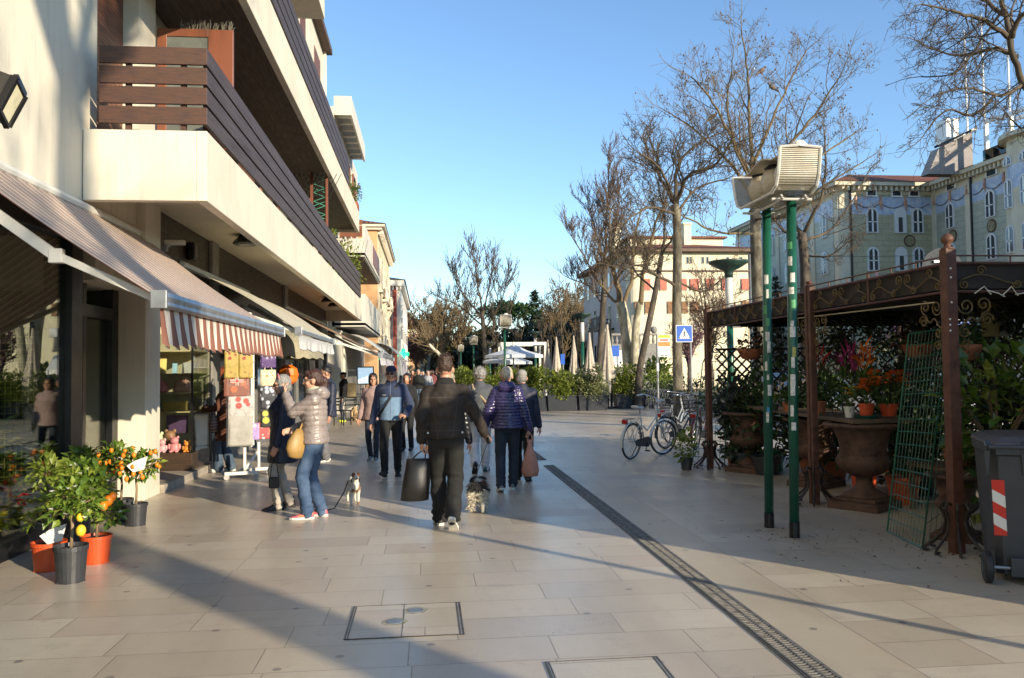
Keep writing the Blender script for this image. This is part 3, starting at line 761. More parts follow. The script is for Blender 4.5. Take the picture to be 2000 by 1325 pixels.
def fnp(w_, h_):
 def fn(g): g.box(-w_ / 2, w_ / 2, 0, .02, 0, h_); g.box(-w_ / 2 + .02, w_ / 2 - .02, -.006, 0, .02, h_ - .02)
 return fn
goods('picture_panel', 'white card leaning at the back of the toy display', 'card', (-4.62, 14.2, .72), fnp(.16, .2), cm((.8, .8, .76)))
goods('picture_panel', 'purple patterned panel leaning at the back of the toy display', 'picture', (-4.15, 14.25, .66), fnp(.34, .3), cm((.12, .06, .16)))
goods('red_tin', 'red tin on the low shelf of the narrow cabinet', 'tin', (-4.0, 12.05, .505), lambda g: g.lathe([(.08, 0), (.1, .03), (.1, .1), (.06, .12)], 16), cm((.5, .04, .03)))
goods('plush_toy', 'small white toy with a black hat in the narrow cabinet', 'soft toy', (-3.98, 12.08, 1.055 - .55), toy(.06), cm((.7, .66, .6)), smooth=True)
M_POT_T = mat('terracotta', (.36, .12, .055), .75, var=.15, bump=.2, dirt=.3); M_POT_O = mat('orange plastic pot', (.60, .085, .022), .4, var=.1, dirt=.25)
M_POT_B = mat('black plastic pot', (.035, .037, .042), .45, var=.2, dirt=.2); M_SOIL = mat('potting soil', (.05, .035, .025), .95, bump=.5)
def pot(mb, r, h, m=0, rim=.016, taper=.78, c=(0, 0, 0)):
 mb.lathe([(.0, .004), (r * taper, 0), (r * .97, h * .86), (r * 1.04, h * .87), (r * 1.05, h), (r * .97, h), (r * .93, h * .9), (0, h * .89)], 22, c, m, cap=False)
def orchid(x, y, z, n, fm, lab, seed, hgt=.55):
 t = thing('potted_orchid', lab, 'plant', (x, y, z)); rn = random.Random(seed)
 g = MB(); pot(g, .07, .13); g.build('pot', mat('white ceramic', (.7, .68, .62), .3), t, smooth=True)
 g = MB()
 for i in range(6):
  a = i * 1.05; g.leaf((0, 0, .12), (math.cos(a), math.sin(a), .6), (0, 0, 1), .2, .07, bend=.5)
 g.build('leaves', M_LEAF_M, t)
 g = MB(); f = MB()
 for s_ in range(2):
  dx = rn.uniform(-.1, .1); pts = [V((0, 0, .1)), V((dx * .5, 0, hgt * .6)), V((dx, .0, hgt)), V((dx + .12, -.02, hgt * 1.12)), V((dx + .25, -.04, hgt * 1.0))]
  g.tube(pts, .005, 5)
  for i in range(n):
   u = rn.random(); p = pts[2].lerp(pts[4], u) + V((rn.uniform(-.06, .06), rn.uniform(-.06, .06), rn.uniform(-.16, .04)))
   petals(f, p, .05, 5, 0, rn.random())
 g.build('stem', M_LEAF_D, t); f.build('flower', fm, t)
orchid(-4.3, 8.5, .45, 9, mat('pale yellow petals', (.75, .62, .22), .5), 'pale yellow orchid behind the flower shop glass', 1, .62)
orchid(-4.2, 9.0, .35, 10, M_WHI, 'white orchid behind the flower shop glass', 2, .55)
orchid(-4.35, 9.15, .35, 7, M_WHI, 'smaller white orchid deeper in the flower shop window', 3, .6)
t = thing('peace_lily', 'white peace lily flower behind the flower shop glass at the left edge', 'plant', (-4.3, 8.35, .55))
g = MB(); g.leaf((.0, 0, .75), (.05, 0, 1), (0, -1, 0), .24, .14); g.build('flower', M_WHI, t)
g = MB(); cloud(g, (0, 0, .35), (.25, .25, .3), 60, .25, .08, 4); g.build('leaves', M_LEAF_D, t)
g = MB(); g.tube([(0, 0, .1), (.01, 0, .76)], .006, 5); g.build('stem', M_LEAF_M, t); g = MB(); pot(g, .11, .18); g.build('pot', M_POT_B, t)
t = thing('red_foil_plant', 'poinsettia in red foil on the flower shop display floor', 'plant', (-4.12, 8.2, .36))
g = MB(); cloud(g, (0, 0, .12), (.28, .45, .12), 130, .12, .07, 6); g.build('red_leaves', M_RED, t); g = MB(); pot(g, .12, .14); g.build('pot', M_RED, t)
t = thing('display_table', 'low white table carrying the flowers behind the flower shop glass', 'table', (-4.35, 8.6, .1))
g = MB(); g.box(-.35, .35, -.95, .75, .2, .25); g.build('tabletop', M_WHITEP, t)
g = MB(); [g.box(x, x + .05, y, y + .05, 0, .2) for x in (-.3, .25) for y in (-.9, .7)]; g.build('leg', M_WHITEP, t)
t = thing('yellow_foliage_plant', 'yellow leaved plant low behind the flower shop glass', 'plant', (-3.98, 8.0, .1))
g = MB(); cloud(g, (0, .3, .25), (.11, .95, .22), 380, .14, .07, 8); g.build('foliage', leafmat('yellow leaves', (.48, .42, .04), (.16, .2, .03)), t)
g = MB(); g.box(-.1, .1, -.7, 1.2, 0, .12); g.build('planter', M_POT_B, t)
for i, (x, y, h, lb) in enumerate(((-5.2, 6.0, 1.5, 'tall leafy plant deep inside the flower shop'), (-5.6, 8.0, 1.2, 'bushy dark plant deep inside the flower shop'), (-5.0, 9.0, 1.0, 'green plant near the flower shop door'))):
 t = thing('indoor_plant', lb, 'plant', (x, y, .1)); g = MB(); cloud(g, (0, 0, h * .75), (.5, .6, h * .5), 260, .25, .1, i); g.build('foliage', M_LEAF_M, t)
 g = MB(); pot(g, .2, .35); g.build('pot', M_POT_B, t)
def win(parent, face, a0, a1, z0, z1, pos, fm, pm, dep=.08, shut=None):
 """window on plane face 'x' (pos = X, a = Y) or 'y' (pos = Y, a = X); frame proud of the wall, pane sub-part"""
 w = MB()
 def bx(mb, u0, u1, b0, b1, d0, d1):
  if face == 'x': mb.box(pos + d0, pos + d1, u0, u1, b0, b1)
  else: mb.box(u0, u1, pos - d1, pos - d0, b0, b1)
 f = .12 * min(1, a1 - a0)
 bx(w, a0, a0 + f, z0, z1, -.02, dep); bx(w, a1 - f, a1, z0, z1, -.02, dep); bx(w, a0 + f, a1 - f, z1 - f, z1, -.02, dep); bx(w, a0 - f * .5, a1 + f * .5, z0 - f, z0, -.02, dep * 1.5)
 o = part(w, 'window', fm, parent)
 w = MB(); bx(w, a0 + f, a1 - f, z0, z1 - f, -.02, dep * .3); part(w, 'pane', pm, o)
 if shut:
  for s_ in (0, 1):
   w = MB(); u = (a0 - .42 * (a1 - a0), a0) if s_ == 0 else (a1, a1 + .42 * (a1 - a0)); bx(w, u[0], u[1], z0, z1, -.02, dep * .8); part(w, 'shutter', shut, o)
B = thing('modern_block', 'white modern block with concrete slab canopy and wood fronted balcony', 'building', (-3.6, 33, 0))
w = MB(); w.box(-9, -3.6, 33, 44.5, 2.9, 12.3); w.box(-9, -3.35, 33.0, 34.0, 0, 3.3); w.box(-9, -3.3, 34.0, 44.8, 0, 3.3); part(w, 'wall', M_CREAM2, B)
w = MB(); w.box(-3.6, -2.90, 33, 40.4, 12.55, 12.72); w.box(-2.98, -2.9, 33, 40.4, 11.95, 12.55); w.box(-3.6, -2.98, 33, 33.1, 11.95, 12.55)
for k in range(8): w.box(-3.6, -2.98, 33.7 + k * .95, 33.95 + k * .95, 12.1, 12.55)
part(w, 'canopy', M_CREAM2, B)
for z in (6.25, 3.45):
 w = MB(); w.box(-3.7, -2.4, 33.0, 43.6, z + .05, z + .15); w.box(-2.5, -2.4, 33.0, 43.6, z, z + 1.30); w.box(-3.7, -2.5, 33.0, 33.1, z, z + (.72 if z > 5 else 1.3))
 b = part(w, 'balcony', M_CREAM2, B)
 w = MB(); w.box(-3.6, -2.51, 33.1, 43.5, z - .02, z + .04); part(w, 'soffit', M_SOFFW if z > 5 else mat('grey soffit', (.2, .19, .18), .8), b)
 if z > 5:
  w = MB(); [w.box(-3.35, -2.5, 33.0, 33.05, z + .8 + k * .24, z + 1.0 + k * .24) for k in range(3)]; part(w, 'railing_board', M_FRAME, b)
  w = MB(); w.box(-2.395, -2.37, 38.0, 42.8, z + .35, z + 1.2); part(w, 'railing_board', M_FRAME, b)
for z in (4.0, 6.9, 9.6): [win(B, 'x', y, y + 1.4, z, z + 1.9, -3.6, M_FRAME, M_GLASSD) for y in (35, 38, 41)]
w = MB(); [w.box(-3.3, -3.27, 34.2 + k * 1.1, 35.2 + k * 1.1, .1, 2.9) for k in range(9)]; part(w, 'shop_front', mat('grey shop front', (.17, .165, .155), .6), B)
M_ORW = plaster('orange plaster', (.58, .34, .17)); M_PALE = plaster('pale ochre plaster', (.72, .60, .40)); M_STON = mat('pale stone trim', (.62, .56, .45), .8, var=.08, bump=.2)
M_TILE = planks('red roof tiles', (.30, .10, .055), 'X', .25, .2, .8)
C_ = thing('orange_building', 'orange plastered old building with carved stone balconies', 'building', (-2.6, 45.5, 0))
w = MB(); w.box(-14, -2.62, 45.5, 60, 0, 9.6); part(w, 'wall', M_PALE, C_)
w = MB(); w.box(-14, -2.63, 45.47, 45.5, 0, 9.5); part(w, 'end_wall', M_ORW, C_)
w = MB(); w.box(-14.2, -2.2, 45.1, 60.3, 9.6, 9.75); w.box(-14.1, -2.35, 45.25, 60.2, 9.45, 9.6)
for k in range(29): w.box(-2.6, -2.3, 45.6 + k * .5, 45.8 + k * .5, 9.25, 9.45)
part(w, 'cornice', M_STON, C_)
w = MB(); w.add([(-14.3, 45, 9.76), (-2.15, 45, 9.76), (-2.15, 60.4, 9.76), (-14.3, 60.4, 9.76), (-8, 51, 11.5), (-8, 55, 11.5)], [(0, 1, 4), (1, 2, 5, 4), (2, 3, 5), (3, 0, 4, 5)]); part(w, 'roof', M_TILE, C_)
for i in range(4):
 y = 47 + i * 3.4
 for z in (3.4, 6.3): win(C_, 'x', y, y + 1.1, z, z + 1.8, -2.62, M_STON, M_GLASSD, .14)
for (y, z) in ((47.2, 2.9), (54, 2.9), (50.5, 5.9), (57, 5.9)):
 w = MB(); w.box(-2.62, -2.3, y - .4, y + 2, z, z + .14)
 for k in range(9): w.lathe([(.05, .14), (.09, .3), (.05, .55), (.06, .75)], 6, (-2.38, y - .3 + k * .27, z))
 w.box(-2.44, -2.3, y - .4, y + 2, z + .75, z + .85)
 for yy in (y, y + 1.5): w.ext([(-2.62, yy, z), (-2.35, yy, z), (-2.62, yy, z - .6)], (0, .2, 0))
 part(w, 'balcony', M_STON, C_)
w = MB(); w.box(-2.60, -2.585, 46, 59.5, .2, 2.6); part(w, 'shop_front', M_GLASSD, C_)
M_PNK = plaster('pink plaster', (.68, .20, .17)); M_SIGN = mat('salmon sign board', (.70, .16, .10), .5, var=.05)
D_ = thing('pink_hotel', 'pink hotel with white trim and a tall vertical sign board', 'building', (-2.0, 62, 0))
w = MB(); w.box(-14, -2.02, 62, 86, 0, 8.0); part(w, 'wall', M_PNK, D_)
w = MB(); w.box(-14.2, -1.6, 61.6, 86.4, 8.05, 8.5); w.box(-2.16, -1.9, 61.9, 86, 0, 8.05); w.box(-2.56, -2.46, 61.9, 62, 0, 8.05)
for k in range(12): w.box(-5 + k * .28, -4.88 + k * .28, 61.7, 62, 7.75, 8.05)
w.box(-14, -2.56, 61.92, 62, 7.5, 7.75); w.box(-2.46, -2.16, 61.88, 62, 4.05, 4.2); part(w, 'trim', M_WHITEP, D_)
w = MB(); w.add([(-14.3, 61.5, 8.51), (-1.5, 61.5, 8.51), (-1.5, 86.5, 8.51), (-14.3, 86.5, 8.51), (-8, 67, 10), (-8, 80, 10)], [(0, 1, 4), (1, 2, 5, 4), (2, 3, 5), (3, 0, 4, 5)]); part(w, 'roof', mat('dark slate roof', (.10, .085, .075), .8), D_)
w = MB(); w.box(-2.45, -2.17, 61.84, 61.9, 1.6, 7.75); sb = part(w, 'sign_board', M_SIGN, D_)
M_LET = mat('dark red lettering', (.17, .02, .015), .5)
for i, ch in enumerate('HOTEL NEW REITER'):
 if ch != ' ': text(ch, .27, M_LET, sb, loc=(-.31, -.18, 7.55 - i * .215), rot=(PI / 2, 0, 0), bold=.010)
for i in range(5):
 y = 64 + i * 4
 for z in (2.4, 5.2): win(D_, 'x', y, y + 1.2, z, z + 1.7, -1.9, M_WHITEP, M_GLASSD, .1)
w = MB(); pts = [(-2.82 + .2 * math.cos(a), 61.9, 5.2 + .2 * math.sin(a)) for a in [PI * k / 10 for k in range(11)]] + [(-3.02, 61.9, 4.4), (-2.62, 61.9, 4.4)]
w.ext(pts, (0, .1, 0)); aw = part(w, 'window', M_WHITEP, D_)
w = MB(); w.ext([(-2.82 + (x + 2.82) * .7, 61.87, z) for x, _, z in pts], (0, .05, 0)); part(w, 'pane', M_GLASSD, aw)
E_ = thing('red_roof_building', 'orange villa with layered red tile roofs closing the street', 'building', (-2, 112, 0))
w = MB(); w.box(-12, -.9, 112, 126, 0, 7.2); part(w, 'wall', M_ORW, E_)
w = MB(); w.box(-12, -.2, 118, 126, 0, 8.2); part(w, 'upper_wall', M_PALE, E_); w = MB(); w.box(-5.5, -1.2, 111.9, 112, 6.7, 7.3); part(w, 'name_panel', M_PALE, E_)
w = MB()
for (x0, x1, y0, y1, z, h) in ((-12.5, .3, 111.4, 126.6, 8.2, 1.5), (-11, -2.2, 113.5, 124, 9.6, 1.2)):
 w.box(x0, x1, y0, y1, z, z + .15)
 w.add([(x0, y0, z + .16), (x1, y0, z + .16), (x1, y1, z + .16), (x0, y1, z + .16), ((x0 + x1) / 2 - 3, (y0 + y1) / 2, z + h), ((x0 + x1) / 2 + 3, (y0 + y1) / 2, z + h)], [(0, 1, 5, 4), (1, 2, 5), (2, 3, 4, 5), (3, 0, 4)])
part(w, 'roof', M_TILE, E_)
for x in (-5, -3.2): 
 for z in (2.6, 4.8): win(E_, 'y', x, x + .9, z, z + 1.5, 112, M_STON, M_GLASSD, .1)
for y in (114, 118, 122): win(E_, 'x', y, y + 1, 4.5, 6.2, -.9 if y < 118 else -.2, M_STON, M_GLASSD, .1)
t = thing('pharmacy_cross', 'lit green pharmacy cross sign on a bracket', 'sign', at(788, 692, 60))
g = MB(); g.box(-.4, .4, -.06, .06, -.14, .14); g.box(-.14, .14, -.06, .06, -.4, -.14); g.box(-.14, .14, -.06, .06, .14, .4); g.build('cross', emit('green light', (.02, .75, .2), 1.3), t)
g = MB(); g.bar((-.4, 0, 0), (-1.4, 0, 0), .06, .06); g.build('bracket', M_BLACK, t)
t = thing('violet_flag', 'violet flag hanging from a slanted pole by the far red roofed villa', 'flag', at(793, 657, 100))
g = MB(); g.tube([(-.5, 0, -.8), (1.3, 0, .5)], .04, 6); g.build('flagpole', M_BLACK, t)
g = MB(); vs = [(-.2 + .25 * i + .06 * math.sin(j * 2), .1 * math.sin(i * 1.3 + j), -.6 + .18 * i - j * (.14 + .03 * i)) for i in range(6) for j in range(6)]
g.add(vs, [(i * 6 + j, i * 6 + j + 1, i * 6 + j + 7, i * 6 + j + 6) for i in range(5) for j in range(5)]); g.build('cloth', mat('violet cloth', (.20, .13, .5), .8), t, smooth=True)
M_GRN = mat('green lamp post paint', (.010, .085, .05), .32, var=.18, vs=3, bump=.1, dirt=.25)
M_PERF = None
def perf_mat():
 t = NT('ribbed acrylic'); X, Y, Z = t.xyz('Object')
 q = t.math('ABSOLUTE', t.math('SINE', t.math('MULTIPLY', t.math('ADD', Z, t.math('MULTIPLY', Y, .6)), 210)))
 co = t.coord('Object'); n = t.noise(co, 5, 4)
 c = t.mix(q, (.24, .22, .165), t.ramp(n, [(.3, (.46, .40, .28)), (.7, (.66, .62, .52))]))
 t.set(Base_Color=c, Roughness=.22, Specular_IOR_Level=.8, Metallic=.35); t.bump(q, .7, .006)
 tr = t.n('ShaderNodeBsdfTransparent'); mx = t.n('ShaderNodeMixShader'); mx.inputs[0].default_value = .22
 t.l(t.b.outputs[0], mx.inputs[1]); t.l(tr.outputs[0], mx.inputs[2]); t.l(mx.outputs[0], t.t.nodes['Material Output'].inputs[0])
 return t.mat
M_PERF = perf_mat()
M_ALU = mat('white aluminium trim', (.66, .64, .58), .35, metal=.25, var=.08)
M_GLOBE = mat('ribbed globe', (.50, .45, .35), .2, var=.12, vs=14, bump=.5, bs=60, stretch=(1, 1, 6), spec=.8)
def trough_lamp(label, x, y, posts, group, zb=3.27, tilt=0, ox=0):
 """street lamp: a bent ribbed trough with three globes on green poles; local y runs up the street"""
 t = thing('street_lamp', label, 'street lamp', (x, y, 0), group=group)
 for (py, px) in posts:
  g = MB(); g.tube([(px, py, .14), (px + tilt, py, zb)], .046, 18); po = g.build('pole', M_GRN, t, smooth=True)
  g = MB(); g.tube([(px, py, 0), (px, py, .15)], .050, 18); g.build('pole_foot', M_BLACK, po)
 pr = [(-.63, zb + .40), (-.58, zb + .16), (-.53, zb + .06), (-.42, zb + .01), (.34, zb + .01), (.44, zb + .05), (.50, zb + .16), (.56, zb + .38)]
 xs = (ox - .20, ox + .20)
 vs = [(xx, a, b) for xx in xs for a, b in pr] + [(xx, a * .985, b + .012) for xx in xs for a, b in pr]
 n = len(pr); fs = []
 for i in range(n - 1): fs += [(i, i + 1, n + i + 1, n + i), (2 * n + i, 3 * n + i, 3 * n + i + 1, 2 * n + i + 1)]
 MB().add(vs, fs).build('trough', M_PERF, t, smooth=True)
 for xx in xs:
  g = MB(); g.tube([(xx, a, b) for a, b in pr], .016, 6); g.build('edge_rail', M_ALU, t)
 g = MB()
 for a, b in (pr[0], pr[-1]): g.tube([(xs[0], a, b), (ox, a - .01, b + .015), (xs[1], a, b)], .014, 6)
 g.build('cross_rail', M_ALU, t)
 g = MB(); vs = []; fs = []
 for i in range(9):
  yy = -.56 + 1.05 * i / 8; zz = zb + .40 - .035 * math.sin(i * 1.2) - .02
  for xx in (ox - .15, ox + .15): vs += [(xx, yy, zz), (xx, yy, zz + .012)]
 for i in range(8):
  a = i * 4; fs += [(a, a + 4, a + 6, a + 2), (a + 1, a + 3, a + 7, a + 5), (a, a + 1, a + 5, a + 4), (a + 2, a + 6, a + 7, a + 3)]
 g.add(vs, fs).build('cover_plate', mat('weathered cover plate', (.50, .45, .36), .6, var=.2, dirt=.3), t)
 for yy in (-.34, -.02, .3):
  g = MB(); g.ell((ox, yy, zb + .20), .125, .15, .155, 20, 14); gl = g.build('globe', M_GLOBE, t, smooth=True)
  g = MB(); g.lathe([(.08, 0), (.09, .02), (.05, .05)], 14, (ox, yy, zb + .33)); g.build('globe_cap', M_BLACK, gl)
 g = MB()
 for xx in (ox - .12, ox + .12): g.tube([(xx, -.45, zb - .02), (xx, -.50, zb - .05), (xx, -.30, zb - .07), (xx, .2, zb - .07), (xx, .34, zb - .05), (xx, .3, zb - .02)], .013, 6)
 [g.tube([(ox - .2, yy, zb - .05), (ox + .2, yy, zb - .05)], .013, 6) for yy in (-.42, .3)]
 g.build('tubular_cradle', M_ALU, t)
 g = MB(); g.lathe([(.07, 0), (.075, .03), (.05, .06), (0, .065)], 14, (ox, pr[0][0] + .04, pr[0][1] + .005)); g.build('sensor_cap', mat('white cap', (.8, .79, .75), .4), t)
 return t
L1 = trough_lamp('near street lamp with a big ribbed lantern on two green poles covered in stickers', 3.40, 7.92, ((-.26, .13), (.26, .10)), 'street lamps with ribbed lanterns', 3.31, .05, .11)
rn = random.Random(3)
stk = [(.34, 3, .10), (1.45, 0, .12), (1.62, 0, .05), (1.3, 0, .09), (1.9, 0, .1), (2.1, 0, .13), (2.45, 4, .07), (.95, 0, .07), (1.12, 0, .09)]
SC = [(.62, .60, .55), (.03, .22, .42), (.60, .18, .14), (.08, .3, .12), (.42, .38, .10)]
def sticker(py, px, z, h, ci, ang, wid, nm):
 g = MB(); vs = []
 for k in range(6):
  a = ang + (k / 5 - .5) * wid
  for zz in (z, z + h): vs.append((px + .05 * (zz / 3.31) + .0472 * math.cos(a), py + .0472 * math.sin(a), zz))
 g.add(vs, [(2 * k, 2 * k + 2, 2 * k + 3, 2 * k + 1) for k in range(5)])
 g.build('sticker', mat('sticker %d' % ci, SC[ci], .6, var=.25, vs=40), L1)
for (py, px) in ((-.26, .13), (.26, .10)):
 n = 13 if py < 0 else 11
 for i in range(n):
  z = 1.05 + i * .145 + rn.uniform(-.03, .03); ci = 0 if rn.random() < .75 else rn.randint(1, 4)
  sticker(py, px, z, rn.uniform(.05, .12), ci, R(-115) + rn.uniform(-.5, .4), rn.uniform(.5, 1.2), i)
for i, (px, Y) in enumerate(((986, 30.5), (925, 49.0), (900, 66.0))):
 p = at(px, 690, Y)
 trough_lamp(('distant street lamp with one green pole standing beside the parasols', 'second distant street lamp on a dark pole beyond the hedge', 'smallest distant street lamp by the leafless trees')[i], p.x, Y, ((0, 0),), 'street lamps with ribbed lanterns')
M_RUST = mat('rust brown painted iron', (.105, .040, .021), .6, var=.25, vs=8, bump=.3, bs=80, dirt=.35)
M_SCRL = mat('dull gold scroll iron', (.14, .092, .03), .5, metal=.3, var=.3, vs=12)
M_CANV = clothmat('dark brown canvas', (.032, .025, .020), .85, 300, .3)
M_LATT = mat('dark iron lattice', (.035, .022, .016), .6, var=.2)
PX0, PX1, PY = 4.62, 8.0, (6.81, 9.46, 13.1)
PG = thing('pergola', 'wrought iron pergola of the flower stall with scrollwork and dark canvas roof', 'pergola', (PX0, PY[0], 0))
def spiral(c, r, a0, turns, sgn=1, n=16):
 return [(c[0] + r * (1 - .82 * k / n) * math.cos(a0 + sgn * 2 * PI * turns * k / n), c[1] + r * (1 - .82 * k / n) * math.sin(a0 + sgn * 2 * PI * turns * k / n)) for k in range(n + 1)]
def sscroll(x0, x1, z0, z1, r0, r1):
 """S scroll from lower left to upper right"""
 a = spiral((x0 + r0, z0 + r0), r0, PI * .75, 1.4, -1)[::-1]; a = spiral((x0 + r0, z0 + r0), r0, PI / 2, 1.5, 1)[::-1]
 b = spiral((x1 - r1, z1 - r1), r1, -PI / 2, 1.5, 1)
 m = [(x0 + r0 + (x1 - r1 - x0 - r0) * k / 8, z0 + 2 * r0 + (z1 - 2 * r1 - z0 - 2 * r0) * k / 8 + .04 * math.sin(2 * PI * k / 8)) for k in range(1, 8)]
 return a + m + b
def put(pts, f): return [f(u, w) for u, w in pts]
def fascia(f, L, name):
 """f maps (u along, z) to a point; two panels"""
 o = MB(); o.tube([f(0, 2.30), f(L, 2.30)], .012, 6); o.tube([f(0, 2.555), f(L, 2.555)], .014, 6); o.tube([f(0, 2.62), f(L, 2.62)], .008, 5)
 n = max(1, round(L / 1.35))
 for k in range(n + 1):
  u = L * k / n; o.tube([f(u, 2.29), f(u, 2.63)], .013, 6)
  if k < n:
   for q in (.33, .66): o.tube([f(u + L / n * q, 2.55), f(u + L / n * q, 2.62)], .007, 5)
 fr = part(o, name, M_RUST, PG)
 o = MB()
 for k in range(n):
  u, w = L * k / n + .04, L / n - .08; h = w / 2
  for q in (0, 1):
   g_ = (lambda a, b, u=u, q=q, w=w: f(u + (a if q == 0 else w - a), b))
   o.tube(put(sscroll(0, h * .98, 2.315, 2.54, .05, .065), g_), .0075, 5)
   o.tube(put(spiral((h * .72, 2.37), .045, PI, 1.4), g_), .0065, 5); o.tube(put(spiral((h * .28, 2.49), .045, 0, 1.3), g_), .0065, 5)
 part(o, 'scrollwork', M_SCRL, fr)
def fS(u, z, y0=PY[0]): return (PX0, y0 + u, z)
fascia(lambda u, z: (PX0, PY[0] + .06 + u, z), PY[1] - PY[0] - .12, 'fascia'); fascia(lambda u, z: (PX0, PY[1] + .06 + u, z), PY[2] - PY[1] - .12, 'fascia')
fascia(lambda u, z: (PX0 + .06 + u, PY[0], z), PX1 - PX0 - .12, 'fascia'); fascia(lambda u, z: (PX1, PY[0] + u, z), PY[2] - PY[0], 'fascia')
for i, y in enumerate(PY):
 for x in (PX0, PX1):
  g = MB(); 
  if x == PX0 and i: g.box(x - .035, x + .035, y - .075, y - .012, 0, 2.62); g.box(x - .035, x + .035, y + .012, y + .075, 0, 2.62); g.box(x - .02, x + .02, y - .012, y + .012, 0, 2.6)
  else: g.box(x - .05, x + .05, y - .05, y + .05, 0, 2.68)
  po = part(g, 'post', M_RUST, PG, bevel=.006)
  if i or x > PX0: pass
  g = MB(); k_ = 1 if x == PX0 and i == 0 else .45; g.lathe([(r_ * (1 if k_ == 1 else .8), z_ * k_) for r_, z_ in ((.055, 0), (.055, .02), (.03, .03), (.028, .05), (.05, .075), (.055, .1), (.045, .125), (.02, .145), (0, .15))], 16, (x, y, 2.67 if x == PX0 and i == 0 else 2.62 if i else 2.67)); part(g, 'finial', M_RUST, po, smooth=True)
  g = MB()
  for k in range(8):
   a = 2 * PI * k / 8 + .3; dx, dy = math.cos(a), math.sin(a)
   pr = [(.04, .42), (.10, .44), (.13, .39), (.10, .35), (.085, .28), (.11, .18), (.19, .1), (.25, .05), (.26, .015), (.22, .02)]
   g.tube([(x + dx * r_, y + dy * r_, z) for r_, z in pr], .013, 6)
  part(g, 'base_scroll', M_LATT, po)
  if i == 0 and x == PX0:
   g = MB()
   for z in (2.5, 2.42, 2.2, 2.05, 2.0, 1.95):
    g.ell((x - .01 if z > 2.1 else x - .03, y - .052, z), .010, .006, .010, 8, 6)
   part(g, 'bolt', M_ALU, po)
  for (sx, sy) in ((0, 1), (0, -1), (1, 0)) if x == PX0 else ((0, 1), (-1, 0)):
   if (sy < 0 and i == 0) or (sy > 0 and i == 2) or (sx and i == 1): continue
   g = MB(); f = lambda u, z, sx=sx, sy=sy: (x + sx * (u + .06), y + sy * (u + .08), z)
   g.tube(put(sscroll(.02, .34, 1.88, 2.26, .06, .075), f), .0085, 5); g.tube(put(spiral((.10, 2.17), .08, PI, 1.6), f), .0075, 5); g.tube(put(spiral((.30, 2.05), .06, 0, 1.5), f), .0075, 5); g.tube(put(spiral((.09, 1.82), .05, 0, 1.5), f), .0075, 5)
   part(g, 'bracket', M_SCRL, po)
g = MB(); a, b, c, d = PX0 + .03, PX1 - .03, PY[0] + .03, PY[2] - .03; mx_ = (a + b) / 2
g.add([(a, c, 2.56), (b, c, 2.56), (b, d, 2.56), (a, d, 2.56), (mx_, c + 1.6, 2.70), (mx_, d - 1.6, 2.70), (a, c, 2.33), (b, c, 2.33), (b, d, 2.33), (a, d, 2.33)],
      [(0, 1, 4), (1, 2, 5, 4), (2, 3, 5), (3, 0, 4, 5), (0, 6, 7, 1), (1, 7, 8, 2), (3, 2, 8, 9), (0, 3, 9, 6)])
part(g, 'canvas_roof', M_CANV, PG)
def lattice(f, L, z0, z1, st, name):
 g = MB(); H_ = z1 - z0; n = int((L + H_) / st)
 for k in range(n):
  a = k * st - H_
  for s_ in (0, 1):
   u0, u1 = a, a + H_; za, zb = z0, z1
   if u0 < 0: za += -u0; u0 = 0
   if u1 > L: zb -= u1 - L; u1 = L
   if u1 <= u0 + .02: continue
   p, q = ((u0, za), (u1, zb)) if s_ == 0 else ((L - u0, za), (L - u1, zb))
   o = .006 * (1 if s_ else -1)
   g.bar(f(p[0], p[1], o), f(q[0], q[1], o), .03, .010, up=f(0, 0, 1) - f(0, 0, 0))
 for z in (z0, z1): g.tube([f(0, z, 0), f(L, z, 0)], .02, 6)
 part(g, name, M_LATT, PG)
lattice(lambda u, z, o: V((PX1 - .06 + o, PY[0] + .1 + u, z)), PY[2] - PY[0] - .2, .5, 1.95, .17, 'lattice')
lattice(lambda u, z, o: V((PX0 + .15 + u, PY[2] + .02 + o, z)), PX1 - PX0 - .3, .5, 1.95, .17, 'lattice')
g = MB(); g.tube([(PX0, PY[0] + .2, 2.22), (PX0 + .02, PY[1] + .4, 2.255)], .008, 5); tag(g.build('bamboo_cane', mat('pale cane', (.40, .34, .2), .6)), 'pale cane tied under the street side of the pergola roof edge', 'cane')
g = MB()
for k in range(5): g.tube([(4.85 + k * .13, 6.79, 2.28 + .03 * math.sin(k * 2)), (4.93 + k * .13, 6.77, 2.31 + .03 * math.cos(k * 3)), (5.0 + k * .13, 6.78, 2.27 + .02 * math.sin(k * 5))], .006, 5)
tag(g.build('frayed_string', mat('pale string', (.6, .55, .45), .8)), 'frayed white string tangled on the near roof bar of the pergola', 'string')
M_WIRE = mat('green coated wire', (.018, .11, .065), .45, var=.2)
def quadpt(c, u, v): return c[0].lerp(c[1], u).lerp(c[3].lerp(c[2], u), v)
def wire(c, nu, nv, t, rr=.0035, arch=0):
 g = MB()
 for i in range(nu + 1):
  e = i in (0, nu); top = 1 - (arch * (2 * i / nu - 1) ** 2)
  g.tube([quadpt(c, i / nu, 0), quadpt(c, i / nu, top)], .009 if e else rr, 5 if e else 4)
 for j in range(nv + 1):
  v = j / nv; us = (0, 1)
  if arch and v > 1 - arch: k = math.sqrt(max(0, (1 - v) / arch)); us = (.5 - k / 2, .5 + k / 2)
  e = j in (0, nv); g.tube([quadpt(c, us[0], v), quadpt(c, us[1], v)], .009 if e and not arch else rr * 1.4, 4)
 if arch: g.tube([quadpt(c, i / 12, 1 - arch * (2 * i / 12 - 1) ** 2) for i in range(13)], .009, 5)
 return g
def gz(px, py): d_ = ray(px, py); return EYE + d_ * (-1.65 / d_.z)
